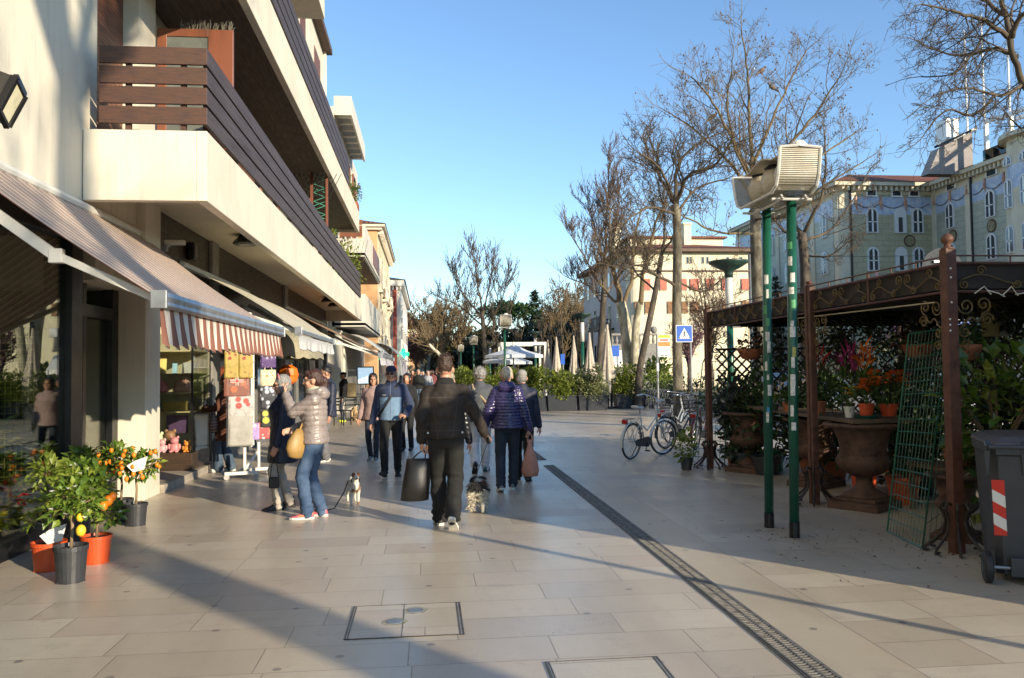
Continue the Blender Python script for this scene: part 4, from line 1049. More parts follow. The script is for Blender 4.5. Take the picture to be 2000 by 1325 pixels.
b0, b1 = gz(1733, 1040) + V((0, 0, .01)), gz(1802, 1073) + V((0, 0, .01))
c = [b0, b1, at(1851, 640, 7.45), at(1775, 653, 7.9)]
t = thing('wire_panel', 'tall green wire panel leaning inside the near bay of the pergola', 'wire panel', tuple(c[0]))
o = wire(c, 11, 16, t); part(o, 'front_grid', M_WIRE, t)
c2 = [c[1], gz(1868, 1020) + V((0, 0, .01)), at(1888, 640, 7.9), c[2]]
part(wire(c2, 6, 10, t), 'folded_grid', M_WIRE, t)
c = [gz(1352, 908), gz(1415, 915), at(1424, 672, 13.0), at(1376, 672, 13.4)]
t = thing('wire_panel', 'arched green wire panel leaning at the far post of the pergola', 'wire panel', tuple(c[0]))
part(wire(c, 6, 14, t, arch=.16), 'grid', M_WIRE, t)
c = [gz(1338, 912), gz(1395, 918), at(1405, 730, 13.0), at(1362, 700, 13.2)]
M_URN = mat('rusty cast iron', (.115, .062, .040), .75, var=.3, vs=7, bump=.5, bs=60, dirt=.3)
def urn(x, y, s_, label, rot=.6):
 t = thing('garden_urn', label, 'urn', (x, y, 0), rot); k = s_
 g = MB(); g.box(-.30 * k, .30 * k, -.30 * k, .30 * k, 0, .09 * k); g.box(-.25 * k, .25 * k, -.25 * k, .25 * k, .09 * k, .13 * k); g.build('plinth', M_URN, t, bevel=.008)
 g = MB(); g.lathe([(.25 * k, .13 * k), (.23 * k, .17 * k), (.13 * k, .22 * k), (.09 * k, .28 * k), (.085 * k, .35 * k), (.12 * k, .38 * k)], 32); g.build('stem', M_URN, t, smooth=True)
 g = MB(); g.lathe([(.12 * k, .37 * k), (.21 * k, .41 * k), (.28 * k, .48 * k), (.30 * k, .55 * k), (.27 * k, .60 * k), (.255 * k, .62 * k)], 44, flute=lambda z: .035); g.build('lobed_bowl', M_URN, t, smooth=True)
 g = MB(); g.lathe([(.255 * k, .61 * k), (.26 * k, .72 * k), (.29 * k, .86 * k), (.34 * k, .93 * k), (.43 * k, .945 * k), (.445 * k, .965 * k), (.43 * k, .99 * k), (.36 * k, .99 * k), (.28 * k, .8 * k)], 40, cap=False); g.build('neck', M_URN, t, smooth=True)
 return t
urn(5.06, 9.12, 1.0, 'big rusty cast iron urn carrying the end of the plank bench')
urn(5.1, 12.6, .95, 'rusty urn in the shade at the far end of the pergola'); urn(5.35, 10.9, .95, 'rusty urn hidden behind the middle pergola post')
urn(5.0, 7.35, .62, 'small rusty urn below the large leaved shrub')
M_BENCH = planks('weathered bench plank', (.15, .10, .065), 'Y', .2, .02)
t = thing('plank_bench', 'weathered plank laid across the rusty urns as a flower bench', 'bench', (5.1, 9.0, 1.0))
g = MB(); g.add([(-.36, -.25, 0), (.38, -.25, 0), (.62, 2.3, 0), (-.18, 2.3, 0), (-.36, -.25, .045), (.38, -.25, .045), (.62, 2.3, .045), (-.18, 2.3, .045)], [(0, 3, 2, 1), (4, 5, 6, 7), (0, 1, 5, 4), (1, 2, 6, 5), (2, 3, 7, 6), (3, 0, 4, 7)]); g.build('board', M_BENCH, t, bevel=.005)
g = MB(); g.box(-.15, .3, 2.3, 3.5, -.0, .045); g.build('board', M_BENCH, t, bevel=.005)
def potted(x, y, z, r, h, pm, label, build, cat='potted plant', sauc=False):
 t = thing('potted_plant', label, cat, (x, y, z))
 g = MB(); pot(g, r, h); g.build('pot', pm, t, smooth=False)
 g = MB(); g.lathe([(r * .95, 0), (0, .004)], 18, (0, 0, h * .9), cap=False); g.build('soil', M_SOIL, t)
 if sauc: g = MB(); g.lathe([(0, -.02), (r * 1.3, -.02), (r * 1.6, .02), (r * 1.5, .02), (r * 1.2, -.008), (0, -.008)], 20, cap=False); g.build('saucer', mat('green saucer', (.02, .09, .07), .5), t)
 build(t, h); return t
def foliage(t, c, r, n, L, w, m, seed, name='foliage', **k):
 g = MB(); cloud(g, c, r, n, L, w, seed, **k); return g.build(name, m, t)
def stalks(t, n, h, r0, r1, m, seed, z0, rad=.004):
 rn = random.Random(seed); g = MB(); tips = []
 for i in range(n):
  a = rn.random() * 6.28; q = rn.random() ** .5
  p0 = V((r0 * q * math.cos(a), r0 * q * math.sin(a), z0)); p2 = V((r1 * q * math.cos(a), r1 * q * math.sin(a), z0 + h * rn.uniform(.7, 1.1)))
  g.tube([p0, p0.lerp(p2, .5) + V((0, 0, h * .08)), p2], rad, 4); tips.append(p2)
 g.build('stem', m, t); return tips
def blooms(t, tips, r, m, n=6, seed=0, k=3):
 rn = random.Random(seed); g = MB()
 for p in tips:
  for i in range(k): petals(g, p + V((rn.uniform(-1, 1), rn.uniform(-1, 1), rn.uniform(-1, .6))) * r * 1.2, r, n, 0, rn.random())
 g.build('flower', m, t)
def flowering(fm, n, h, r, pr, seed, lm=None, br=.03, k=3, fol=60):
 def fn(t, hh):
  foliage(t, (0, 0, hh + h * .35), (r, r, h * .4), fol, .12, .035, lm or M_LEAF_D, seed, up=.8); tips = stalks(t, n, h, pr * .6, r, M_LEAF_M, seed, hh); blooms(t, tips, br, fm, 6, seed, k)
 return fn
bz = 1.046
potted(5.02, 8.95, bz + .02, .085, .15, M_POT_O, 'orange clivia in a small orange pot on a green saucer on the bench', flowering(M_ORA, 7, .24, .13, .08, 1, br=.05, k=6), sauc=True)
potted(5.32, 9.0, bz + .02, .10, .14, M_POT_O, 'taller orange flowering plant in an orange pot beside the clivia', flowering(M_ORA, 9, .36, .2, .1, 2, br=.05, k=7))
potted(4.92, 9.15, bz, .06, .13, mat('white ceramic', (.7, .68, .62), .3), 'yellow flower in a small white pot on the bench', flowering(M_YEL, 5, .2, .07, .05, 3, br=.045, k=3, fol=15))
potted(4.86, 9.75, bz, .075, .17, M_POT_T, 'red bromeliad with arching leaves in a clay pot on the bench', lambda t, h: (foliage(t, (0, 0, h + .2), (.16, .16, .28), 40, .26, .035, M_LEAF_D, 5, up=.6), foliage(t, (0, 0, h + .42), (.09, .09, .2), 24, .2, .03, M_RED, 6, name='flower', up=1.2)))
potted(5.15, 9.6, bz, .08, .15, M_POT_B, 'crimson and violet spiky plant in a dark pot behind the clivia', lambda t, h: (foliage(t, (0, 0, h + .2), (.15, .15, .22), 50, .22, .04, M_LEAF_M, 7, up=.8), foliage(t, (0, 0, h + .45), (.10, .10, .2), 40, .2, .03, mat('magenta petals', (.40, .03, .16), .5), 8, name='flower', up=1.4)))
potted(5.3, 9.45, bz, .08, .15, M_POT_T, 'tall red plume plant at the back of the bench', lambda t, h: (foliage(t, (0, 0, h + .2), (.14, .14, .2), 50, .2, .04, M_LEAF_M, 9, up=.8), foliage(t, (0, 0, h + .5), (.08, .08, .22), 45, .17, .03, M_ORA, 10, name='flower', up=1.6)))
potted(4.86, 10.6, bz, .10, .13, M_POT_T, 'white daisies in a clay bowl on the far part of the bench', flowering(M_WHI, 12, .12, .16, .1, 11, br=.022, k=2, fol=70))
potted(5.05, 10.2, bz, .10, .13, M_POT_B, 'white daisies in a dark bowl behind the middle post', flowering(M_WHI, 12, .14, .16, .1, 12, br=.022, k=2, fol=70))
potted(4.7, 10.75, bz, .07, .1, M_POT_B, 'yellow pansy beside the daisies at the far end of the bench', flowering(M_YEL, 4, .12, .08, .05, 13, br=.028, k=1, fol=20))
p = gz(1624, 925)
def lemon(t, h):
 g = MB(); g.tube([(0, 0, h * .8), (.02, .01, h + .25), (-.03, 0, h + .55), (-.06, .02, h + .8)], .02, 7); g.build('trunk', mat('pale bark stem', (.30, .24, .13), .8, bump=.3), t)
 foliage(t, (-.06, 0, h + 1.0), (.3, .3, .3), 130, .11, .05, M_LEAF_M, 14); g = MB()
 for q in ((-.22, -.1, h + .62), (-.24, -.06, h + .5)): g.ell(q, .042, .042, .055, 10, 7)
 g.build('lemon', M_YEL, t, smooth=True)
potted(p.x, p.y, 0, .17, .30, M_POT_O, 'young lemon tree in an orange pot beside the big urn', lemon)
p = gz(1436, 918); potted(p.x, p.y, 0, .12, .19, M_POT_O, 'small orange pot with red buds on the ground at the far post', flowering(M_RED, 8, .14, .16, .1, 15, br=.015, fol=110))
p = gz(1473, 918); potted(p.x, p.y, 0, .12, .19, M_POT_O, 'small orange pot with yellow flowers on the ground beside the green watering can', flowering(M_YEL, 9, .16, .18, .1, 16, br=.02, fol=90))
potted(5.55, 10.0, 0, .16, .3, M_POT_O, 'orange pot half hidden behind the big urn', lambda t, h: foliage(t, (0, 0, h + .2), (.22, .22, .22), 90, .12, .05, M_LEAF_D, 17))
potted(5.65, 9.3, 0, .19, .33, M_POT_O, 'orange pot with a dark shrub behind the green wire panel', lambda t, h: foliage(t, (0, 0, h + .3), (.28, .28, .3), 140, .12, .05, M_LEAF_D, 18))
potted(5.75, 8.4, .55, .16, .2, M_POT_T, 'clay pot with mixed leaves on a low stand behind the wire panel', lambda t, h: foliage(t, (0, 0, h + .2), (.26, .26, .22), 130, .11, .05, M_LEAF_M, 19))
g = MB(); g.box(5.5, 6.1, 8.1, 9.0, .5, .54); [g.box(x, x + .05, y, y + .05, 0, .5) for x in (5.52, 6.02) for y in (8.12, 8.92)]
tag(g.build('low_stand', M_BENCH), 'low wooden stand behind the wire panel', 'plant stand')
p = gz(1341, 918)
potted(p.x, p.y, 0, .10, .2, M_POT_B, 'yellow green bush in a black pot standing outside the far post', lambda t, h: foliage(t, (0, 0, h + .16), (.2, .2, .26), 150, .09, .07, M_LEAF_Y, 20))
t = thing('potted_shrub', 'large leaved glossy shrub at the right edge above the grey bin', 'shrub', (5.25, 7.1, .6))
foliage(t, (0.15, -.05, .62), (.66, .55, .58), 430, .17, .085, leafmat('glossy laurel leaves', (.085, .145, .018), (.025, .06, .01), (.30, .29, .045), .28), 21, droop=.3, shell=.5)
g = MB()
for a in range(7): g.tube([(0, 0, 0), (.12 * math.cos(a), .1 * math.sin(a), .4), (.4 * math.cos(a), .35 * math.sin(a), .8)], .014, 5)
g.build('branch', mat('brown twig', (.12, .07, .035), .8), t)
foliage(t, (-.05, .1, -.1), (.35, .3, .4), 70, .15, .08, _cache['glossy laurel leaves'], 22, droop=.8)
for i, (x, y, z, r, n, lm, lb) in enumerate(((5.2, 12.2, 1.0, (.45, .5, .7), 330, M_LEAF_D, 'dark evergreen shrub behind the arched wire panel'), (6.0, 12.3, .9, (.6, .5, .8), 330, M_LEAF_D, 'dark shrub in the far corner of the pergola'), (6.6, 10.8, .8, (.55, .8, .7), 330, M_LEAF_D, 'broad dark shrub behind the bench'), (6.9, 9.0, .9, (.5, .8, .75), 300, M_LEAF_D, 'dark shrub against the back lattice behind the clivia'), (6.7, 7.6, 1.0, (.5, .6, .8), 260, M_LEAF_D, 'dark shrub behind the large leaved shrub'), (5.9, 11.5, .45, (.4, .6, .4), 200, M_LEAF_M, 'low green plants under the far end of the bench'))):
 t = thing('evergreen_shrub', lb, 'shrub', (x, y, 0)); foliage(t, (0, 0, z), r, n, .13, .06, lm, 40 + i)
 g = MB(); g.tube([(0, 0, 0), (.03, .02, z * .6), (0, 0, z)], .03, 6); g.build('stem', M_LATT, t); g = MB(); pot(g, .22, .28); g.build('pot', M_POT_T if i % 2 else M_POT_B, t)
for i, (x, y, z) in enumerate(((4.85, 11.9, 2.28), (5.7, 9.0, 2.25), (6.6, 8.2, 2.2), (5.15, 7.4, 2.2))):
 t = thing('hanging_basket', ('hanging terracotta basket near the far post of the pergola', 'hanging terracotta basket above the bench', 'hanging terracotta basket deep under the pergola roof', 'hanging terracotta basket beside the near post')[i], 'hanging basket', (x, y, z))
 g = MB(); g.lathe([(.05, -.52), (.12, -.5), (.17, -.4), (.19, -.36), (.17, -.36), (.1, -.46)], 18, cap=False); g.build('pot', M_POT_T, t, smooth=True)
 g = MB(); [g.tube([(0, 0, .1), (.17 * math.cos(a), .17 * math.sin(a), -.37)], .004, 4) for a in (0, 2.1, 4.2)]; g.build('chain', M_LATT, t)
 foliage(t, (0, 0, -.32), (.22, .22, .12), 90, .1, .05, leafmat('rusty leaves', (.13, .06, .02), (.05, .03, .012)) if i < 2 else M_LEAF_D, 60 + i, droop=.5)
for i, (y, z, n, lb) in enumerate(((8.0, 1.15, 1500, 'dark ivy covering the back lattice behind the near bay'), (10.2, 1.2, 1700, 'dark ivy covering the back lattice behind the bench'), (12.2, 1.2, 1500, 'dark ivy covering the far corner of the back lattice'))):
 t = thing('climbing_ivy', lb, 'climbing plant', (8.25, y, 0)); rn = random.Random(i); g = MB()
 for k in range(20): cloud(g, (rn.uniform(-.1, .25), rn.uniform(-1.1, 1.1), rn.uniform(.2, 2.25)), (.22, .45, .34), n // 14, .12, .09, i * 50 + k, shell=.3)
 g.build('foliage', leafmat('ivy leaves darkened for shade', (.022, .038, .014), (.008, .014, .006), (.045, .065, .025), trans=.12), t); g = MB(); [g.tube([(0, k * .3 - .6, 0), (.03, k * .35 - .7, 1.1), (0, k * .4 - .8, 2.1)], .018, 5) for k in range(5)]; g.build('stem', M_LATT, t)  # ivy leaf colour darkened to stand in for shade behind the stall
for i, (x, y, h, w_, lb) in enumerate(((6.1, 7.9, 1.55, .6, 'tall dense shrub deep in the near bay'), (6.3, 10.0, 1.5, .6, 'tall dense shrub behind the middle of the bench'), (5.7, 11.6, 1.5, .55, 'tall dense shrub behind the daisies'), (5.05, 12.75, 1.5, .45, 'tall dense shrub inside the arched wire panel'), (7.2, 12.2, 1.7, .6, 'tall dense shrub in the far back corner'), (6.6, 13.7, 1.6, .7, 'tall dense shrub outside the far lattice'), (5.4, 13.8, 1.5, .55, 'tall dense shrub between far post and bicycles'))):
 t = thing('evergreen_shrub', lb, 'shrub', (x, y, 0)); g = MB(); rn = random.Random(200 + i)
 for k in range(12): cloud(g, (rn.uniform(-.4, .4) * w_, rn.uniform(-.5, .5) * w_, h * rn.uniform(.2, .85)), (w_ * .6, w_ * .6, h * .2), 75, .12, .07, i * 40 + k, shell=.3)
 g.build('foliage', leafmat('leaves darkened for shade', (.028, .045, .014), (.010, .018, .007), (.06, .08, .022), trans=.12), t); g = MB(); g.tube([(0, 0, 0), (.04, 0, h * .5), (0, .03, h * .8)], .03, 6); g.build('stem', M_LATT, t); g = MB(); pot(g, .24, .3); g.build('pot', M_POT_B if i % 2 else M_POT_T, t)  # shrubs added and their leaves darkened to deepen the stall's shade
g = MB(); rn = random.Random(9)
for k in range(260):
 cx, cy, r_ = rn.choice(((4.67, 6.85, .5), (4.9, 6.5, .7), (4.6, 9.4, .35), (4.2, 7.2, .9), (4.6, 13.1, .4), (3.5, 7.7, .5), (4.3, 6.6, 1.2))); g.leaf((cx + rn.gauss(0, r_ * .5), cy + rn.gauss(0, r_ * .5), .006), (rn.gauss(0, 1), rn.gauss(0, 1), .05), (rn.gauss(0, .3), rn.gauss(0, .3), 1), rn.uniform(.02, .05), .018)
tag(g.build('leaf_litter', leafmat('dry leaves', (.16, .08, .03), (.06, .035, .02), (.26, .16, .05))), 'dry leaves blown around the pergola feet', 'leaf litter', kind='stuff')
for i, (x0, x1, y, lb) in enumerate(((5.0, 7.8, 9.7, 'dark trailing vines hanging under the roof behind the middle post'), (5.0, 7.8, 12.6, 'dark trailing vines hanging under the roof at the far end'), (5.6, 7.9, 8.0, 'dark trailing vines hanging under the roof of the near bay'))):
 t = thing('hanging_vine', lb, 'climbing plant', ((x0 + x1) / 2, y, 2.3)); rn = random.Random(300 + i); g = MB(); s_ = MB(); h_ = (x1 - x0) / 2
 s_.tube([(-h_, 0, .0), (h_, 0, .0)], .012, 5)
 for k in range(26):
  x = rn.uniform(-h_, h_); L = rn.uniform(.2, .75); s_.tube([(x, 0, 0), (x + .03, rn.uniform(-.1, .1), -L)], .004, 4); cloud(g, (x, rn.uniform(-.15, .15), -L * .55), (.14, .16, L * .55), 42, .09, .055, i * 60 + k, shell=.2, droop=.6)
 g.build('foliage', _cache['leaves darkened for shade'], t); s_.build('stem', M_LATT, t)
p = gz(1512, 918)
t = thing('watering_can', 'green plastic watering can behind the lamp posts', 'watering can', (p.x, p.y, 0))
M_TEAL = mat('green plastic', (.015, .17, .12), .4, var=.1)
g = MB(); g.lathe([(0, 0), (.14, 0), (.145, .3), (.12, .33), (.06, .34)], 22); g.build('body', M_TEAL, t, smooth=False)
g = MB(); g.tube([(-.12, 0, .05), (-.25, 0, .2), (-.36, 0, .40)], [.03, .022, .016], 8); g.lathe([(.02, 0), (.05, .03), (.05, .035), (0, .036)], 12, (-.37, 0, .4)); g.build('spout', M_TEAL, t)
g = MB(); g.tube([(.02, 0, .33), (.05, 0, .43), (.14, 0, .40), (.2, 0, .26), (.14, 0, .12)], .014, 7); g.build('handle', M_TEAL, t)
t = thing('cardboard_sheet', 'beige cardboard sheet hung at the back of the stall above the shrub', 'cardboard', at(1940, 625, 8.2))
g = MB(); g.box(-.13, .07, 0, .01, -.18, .18); g.build('beige_face', mat('cardboard', (.33, .25, .11), .8), t); g = MB(); g.box(.071, .2, .0, .012, -.18, .18); g.build('grey_face', mat('grey board', (.30, .29, .26), .8), t)
M_BIN = mat('dark grey bin plastic', (.042, .045, .052), .42, var=.1, vs=4, bump=.12, bs=200, dirt=.2)
t = thing('wheeled_bin', 'dark grey wheeled bin with red and white reflective stripes at the right edge', 'bin', (4.53, 5.66, 0), R(-27))
def rr(x0, x1, y0, y1, z, k=.05):
 return [(x, y, z) for x, y in ((x0 + k, y0), (x1 - k, y0), (x1, y0 + k), (x1, y1 - k), (x1 - k, y1), (x0 + k, y1), (x0, y1 - k), (x0, y0 + k))]
g = MB(); g.loft([rr(-.30, .30, .06, .62, .06), rr(-.312, .312, .04, .66, .25), rr(-.335, .335, -.02, .76, .96), rr(-.35, .35, -.04, .78, .97), rr(-.35, .35, -.04, .78, 1.03)]); g.box(-.22, .22, -.0, .05, .06, .2)
g.build('body', M_BIN, t, bevel=.006)
g = MB(); g.loft([rr(-.355, .355, -.05, .80, 1.032), rr(-.355, .355, -.05, .80, 1.06), rr(-.30, .30, .02, .72, 1.10), rr(-.2, .2, .1, .6, 1.115)]); g.build('lid', mat('brown grey bin lid', (.085, .072, .065), .45, var=.12, dirt=.2), t, bevel=.01)
g = MB(); g.tube([(-.36, -.10, 1.035), (.36, -.10, 1.035)], .017, 10)
for x in (-.36, -.12, .12, .36): g.tube([(x, -.10, 1.035), (x, -.06, 1.06), (x, -.02, 1.04)], .02, 8); g.ext([(x - .02, -.05, 1.0), (x + .02, -.05, 1.0), (x + .005, -.03, .82), (x - .005, -.03, .82)], (0, .04, 0))
g.build('hinge_handle', M_BIN, t)
for s_ in (-1, 1):
 g = MB(); g.lathe([(.03, -.028), (.10, -.03), (.118, -.02), (.12, 0), (.118, .02), (.10, .03), (.03, .028)], 28)
 g.v = [(s_ * .37 + z, .03 + x, .12 + y) for x, y, z in g.v]; wh = g.build('wheel', mat('black rubber', (.018, .018, .02), .6, var=.2), t, smooth=False)
 g = MB(); g.lathe([(.0, -.034), (.05, -.034), (.05, .034), (0, .034)], 18); g.v = [(s_ * .37 + z, .03 + x, .12 + y) for x, y, z in g.v]; g.build('hub', M_BIN, wh)
g = MB(); g.tube([(-.36, .03, .12), (.36, .03, .12)], .013, 8); g.build('axle', M_GREYM, t)
for s_ in (-1, 1):
 def bp(u, v):  # point on the back face edge strip: u across 0..1, v up 0..1
  z = .36 + v * .42; x = .315 + (z - .25) / .71 * .023; y = .04 - (z - .25) / .71 * .06
  return (s_ * (x - u * .085), y - .006, z)
 n = 5; rd, wt = MB(), MB(); rd.add([bp(0, 0), bp(1, 0), bp(1, 1), bp(0, 1)], [(0, 1, 2, 3)])
 for k in range(2):
  a = .14 + k * .42; wt.add([tuple(V(bp(0, a + .06)) + V((0, -.002, 0))), tuple(V(bp(1, a - .06)) + V((0, -.002, 0))), tuple(V(bp(1, a + .15)) + V((0, -.002, 0))), tuple(V(bp(0, a + .27)) + V((0, -.002, 0)))], [(0, 1, 2, 3)])
 rs = rd.build('reflective_strip', mat('reflective red', (.62, .03, .015), .35, var=.05), t); wt.build('white_stripe', mat('reflective white', (.75, .73, .68), .35, var=.05), rs)
M_TYRE = mat('tyre rubber', (.014, .014, .015), .7); M_CHR = mat('chrome', (.55, .56, .57), .22, metal=.9, var=.1)
def bicycle(label, x, y, head, paint, steer=0, lean=.06, saddle=None, basket=False, cat='bicycle'):
 t = thing('bicycle', label, cat, (x, y, 0), head, 'bicycles parked by the pergola'); t.rotation_euler = (0, lean, head)
 r, WB = .335, 1.08
 def wheel(c, st, nm):
  m = Matrix.Rotation(st, 3, 'Z')
  def cir(rad, n, off=0): return [V(c) + m @ V((off, rad * math.cos(2 * PI * k / n), rad * math.sin(2 * PI * k / n))) for k in range(n)]
  g = MB(); g.tube(cir(r - .018, 40), .018, 8, closed=True); w = g.build(nm, M_TYRE, t, smooth=True)
  g = MB(); g.tube(cir(r - .042, 40), .011, 6, closed=True)
  for k in range(28):
   a = 2 * PI * k / 28; g.tube([V(c) + m @ V((.025 * (-1) ** k, .02 * math.cos(a + 1), .02 * math.sin(a + 1))), V(c) + m @ V((0, (r - .045) * math.cos(a), (r - .045) * math.sin(a)))], .0017, 3)
  g.tube([V(c) + m @ V((-.05, 0, 0)), V(c) + m @ V((.05, 0, 0))], .016, 8); g.build('rim', M_CHR, w)
 wheel((0, 0, r), 0, 'rear_wheel')
 hd0, hd1 = V((0, WB - .30, .96)), V((0, WB - .20, .62)); fw = V((0, WB, r)); bb = V((0, .44, .29)); st = V((0, .24, .82))
 piv = Matrix.Rotation(steer, 3, (hd0 - hd1).normalized())
 S_ = lambda p: hd1 + piv @ (V(p) - hd1)
 wheel(tuple(S_(fw)), steer * .95, 'front_wheel')
 g = MB(); g.tube([bb, st], .016, 8); g.tube([bb, V((0, .62, .36)), V((0, .80, .58)), hd1], .019, 8); g.tube([V((0, .31, .62)), V((0, .52, .50)), V((0, .76, .68)), hd1 * .6 + hd0 * .4], .015, 8)
 for s_ in (-1, 1): g.tube([V((s_ * .05, 0, r)), V((s_ * .02, .25, .76))], .008, 6); g.tube([V((s_ * .05, 0, r)), V((s_ * .04, .42, .29))], .009, 6)
 g.tube([hd1, hd0], .022, 8); g.build('frame', paint, t, smooth=True)
 g = MB()
 for s_ in (-1, 1): g.tube([S_(hd1 + V((s_ * .045, 0, -.02))), S_(fw + V((s_ * .05, -.06, .2))), S_(fw + V((s_ * .05, 0, 0)))], .011, 6)
 g.tube([S_(hd1 + V((-.05, 0, -.02))), S_(hd1 + V((.05, 0, -.02)))], .014, 6); g.build('fork', paint, t)
 g = MB(); g.tube([hd0, S_(hd0 + V((0, .02, .12)))], .012, 8)
 g.tube([S_(hd0 + V(q)) for q in ((-.30, -.22, .12), (-.29, -.08, .15), (-.18, .04, .13), (0, .05, .12), (.18, .04, .13), (.29, -.08, .15), (.30, -.22, .12))], .012, 8); hb = g.build('handlebar', M_CHR, t, smooth=True)
 g = MB()
 for s_ in (-1, 1): g.tube([S_(hd0 + V((s_ * .30, -.22, .12))), S_(hd0 + V((s_ * .293, -.1, .146)))], .018, 8)
 g.build('grip', saddle or M_BLACK, hb)
 g = MB(); g.tube([st, st + V((0, -.03, .1))], .013, 8)
 g.build('seat_post', M_CHR, t)
 g = MB(); g.loft([[(w_ * math.cos(a), yy, .93 + hh + h2 * math.sin(a)) for a in [2 * PI * k / 12 for k in range(12)]] for yy, w_, hh, h2 in ((.37, .012, .0, .01), (.30, .028, .005, .022), (.22, .05, .0, .028), (.14, .09, .008, .032), (.07, .10, .02, .032), (.03, .06, .025, .02))]); g.build('saddle', saddle or M_BLACK, t, smooth=True)
 for nm, cc, a0, a1, stt in (('rear_mudguard', V((0, 0, r)), -15, 150, 0), ('front_mudguard', fw, -60, 165, 1)):
  g = MB(); rings = []
  for k in range(15):
   a = R(180 - a0 - (a1 - a0) * k / 14) if not stt else R(165 - 150 * k / 14)
   ring = []
   for (dx, dr) in ((-.028, 0), (-.015, .012), (.015, .012), (.028, 0), (.015, .006), (-.015, .006)):
    p = cc + V((dx, (r + .018 + dr) * math.cos(a), (r + .018 + dr) * math.sin(a))); ring.append(S_(p) if stt else p)
   rings.append(ring)
  g.loft(rings); g.build(nm, paint, t)
 g = MB(); g.tube([(-.06, .18, .74), (-.07, -.22, .74), (.07, -.22, .74), (.06, .18, .74)], .006, 5); [g.tube([(-.065, yy, .74), (.065, yy, .74)], .005, 5) for yy in (-.15, -.05, .05)]
 for s_ in (-1, 1): g.tube([(s_ * .065, -.18, .74), (s_ * .055, 0, r)], .006, 5)
 g.build('rear_rack', M_CHR, t)
 g = MB(); g.box(-.05, .05, -.30, -.235, .66, .74); g.build('rear_light', mat('red lens', (.42, .02, .015), .2), t, bevel=.01)
 g = MB(); pr = [(.02, .05), (.10, .08), (.45, .115), (.55, .07), (.56, -.03), (.48, -.10), (.40, -.09), (.06, -.05)]
 g.ext([(.055, a, r - .04 + b * .9) for a, b in pr], (.02, 0, 0)); g.build('chain_guard', M_BLACK, t)
 g = MB(); g.tube([bb + V((.08, 0, 0)), bb + V((.09, -.08, -.14))], .009, 6); g.tube([bb + V((-.08, 0, 0)), bb + V((-.09, .08, .14))], .009, 6); g.box(.09, .17, .33, .39, .14, .165); g.box(-.17, -.09, .49, .55, .42, .445); g.build('pedal', M_BLACK, t)
 g = MB(); g.tube([(-.03, .3, .3), (-.12, .22, .02)], .008, 6); g.build('kickstand', M_BLACK, t)
 if basket:
  g = MB()
  for z, k in ((.72, .8), (.80, .88), (.88, .95), (.96, 1)): g.tube([S_(V((a * k * .17, WB - .05 + b * k * .13, z))) for a, b in ((-1, -1), (1, -1), (1, 1), (-1, 1))], .006, 5, closed=True)
  for k in range(16):
   a = 2 * PI * k / 16; g.tube([S_(V((.13 * math.cos(a), WB - .05 + .10 * math.sin(a), .72))), S_(V((.18 * math.cos(a), WB - .05 + .14 * math.sin(a), .97)))], .005, 4)
  g.build('basket', M_BLACK, t)
 return t
p = gz(1232, 898)
bicycle('white ladies bicycle with white saddle and grips turned at the handlebar', p.x, p.y, R(-46), mat('white bicycle paint', (.70, .68, .63), .35, var=.08), R(-20), .08, mat('white saddle', (.62, .60, .56), .5))
bicycle('dark bicycle with wire basket just behind the white one', 4.85, 16.4, R(-52), mat('black bicycle paint', (.02, .02, .022), .35), R(25), .05, basket=True)
bicycle('dark red bicycle partly hidden by the wire panel', 5.35, 16.0, R(-34), mat('dark red bicycle paint', (.14, .02, .015), .35), R(10), .05)
bicycle('pale grey bicycle deepest in the row behind the wire panel', 5.3, 17.6, R(-40), mat('grey bicycle paint', (.30, .32, .33), .35), R(-15), -.05)
M_CITL = leafmat('citrus leaves', (.14, .225, .03), (.05, .10, .016), (.36, .40, .06), .35); M_CITY = leafmat('pale citrus leaves', (.24, .30, .045), (.10, .16, .02), (.42, .44, .10), .4); M_STEM = mat('citrus stem', (.26, .18, .10), .85, bump=.4)
M_FRU = mat('kumquat', (.80, .22, .01), .38, var=.12, bump=.2, bs=120); M_LEM = mat('lemon', (.80, .50, .03), .4, var=.1, bump=.3, bs=100)
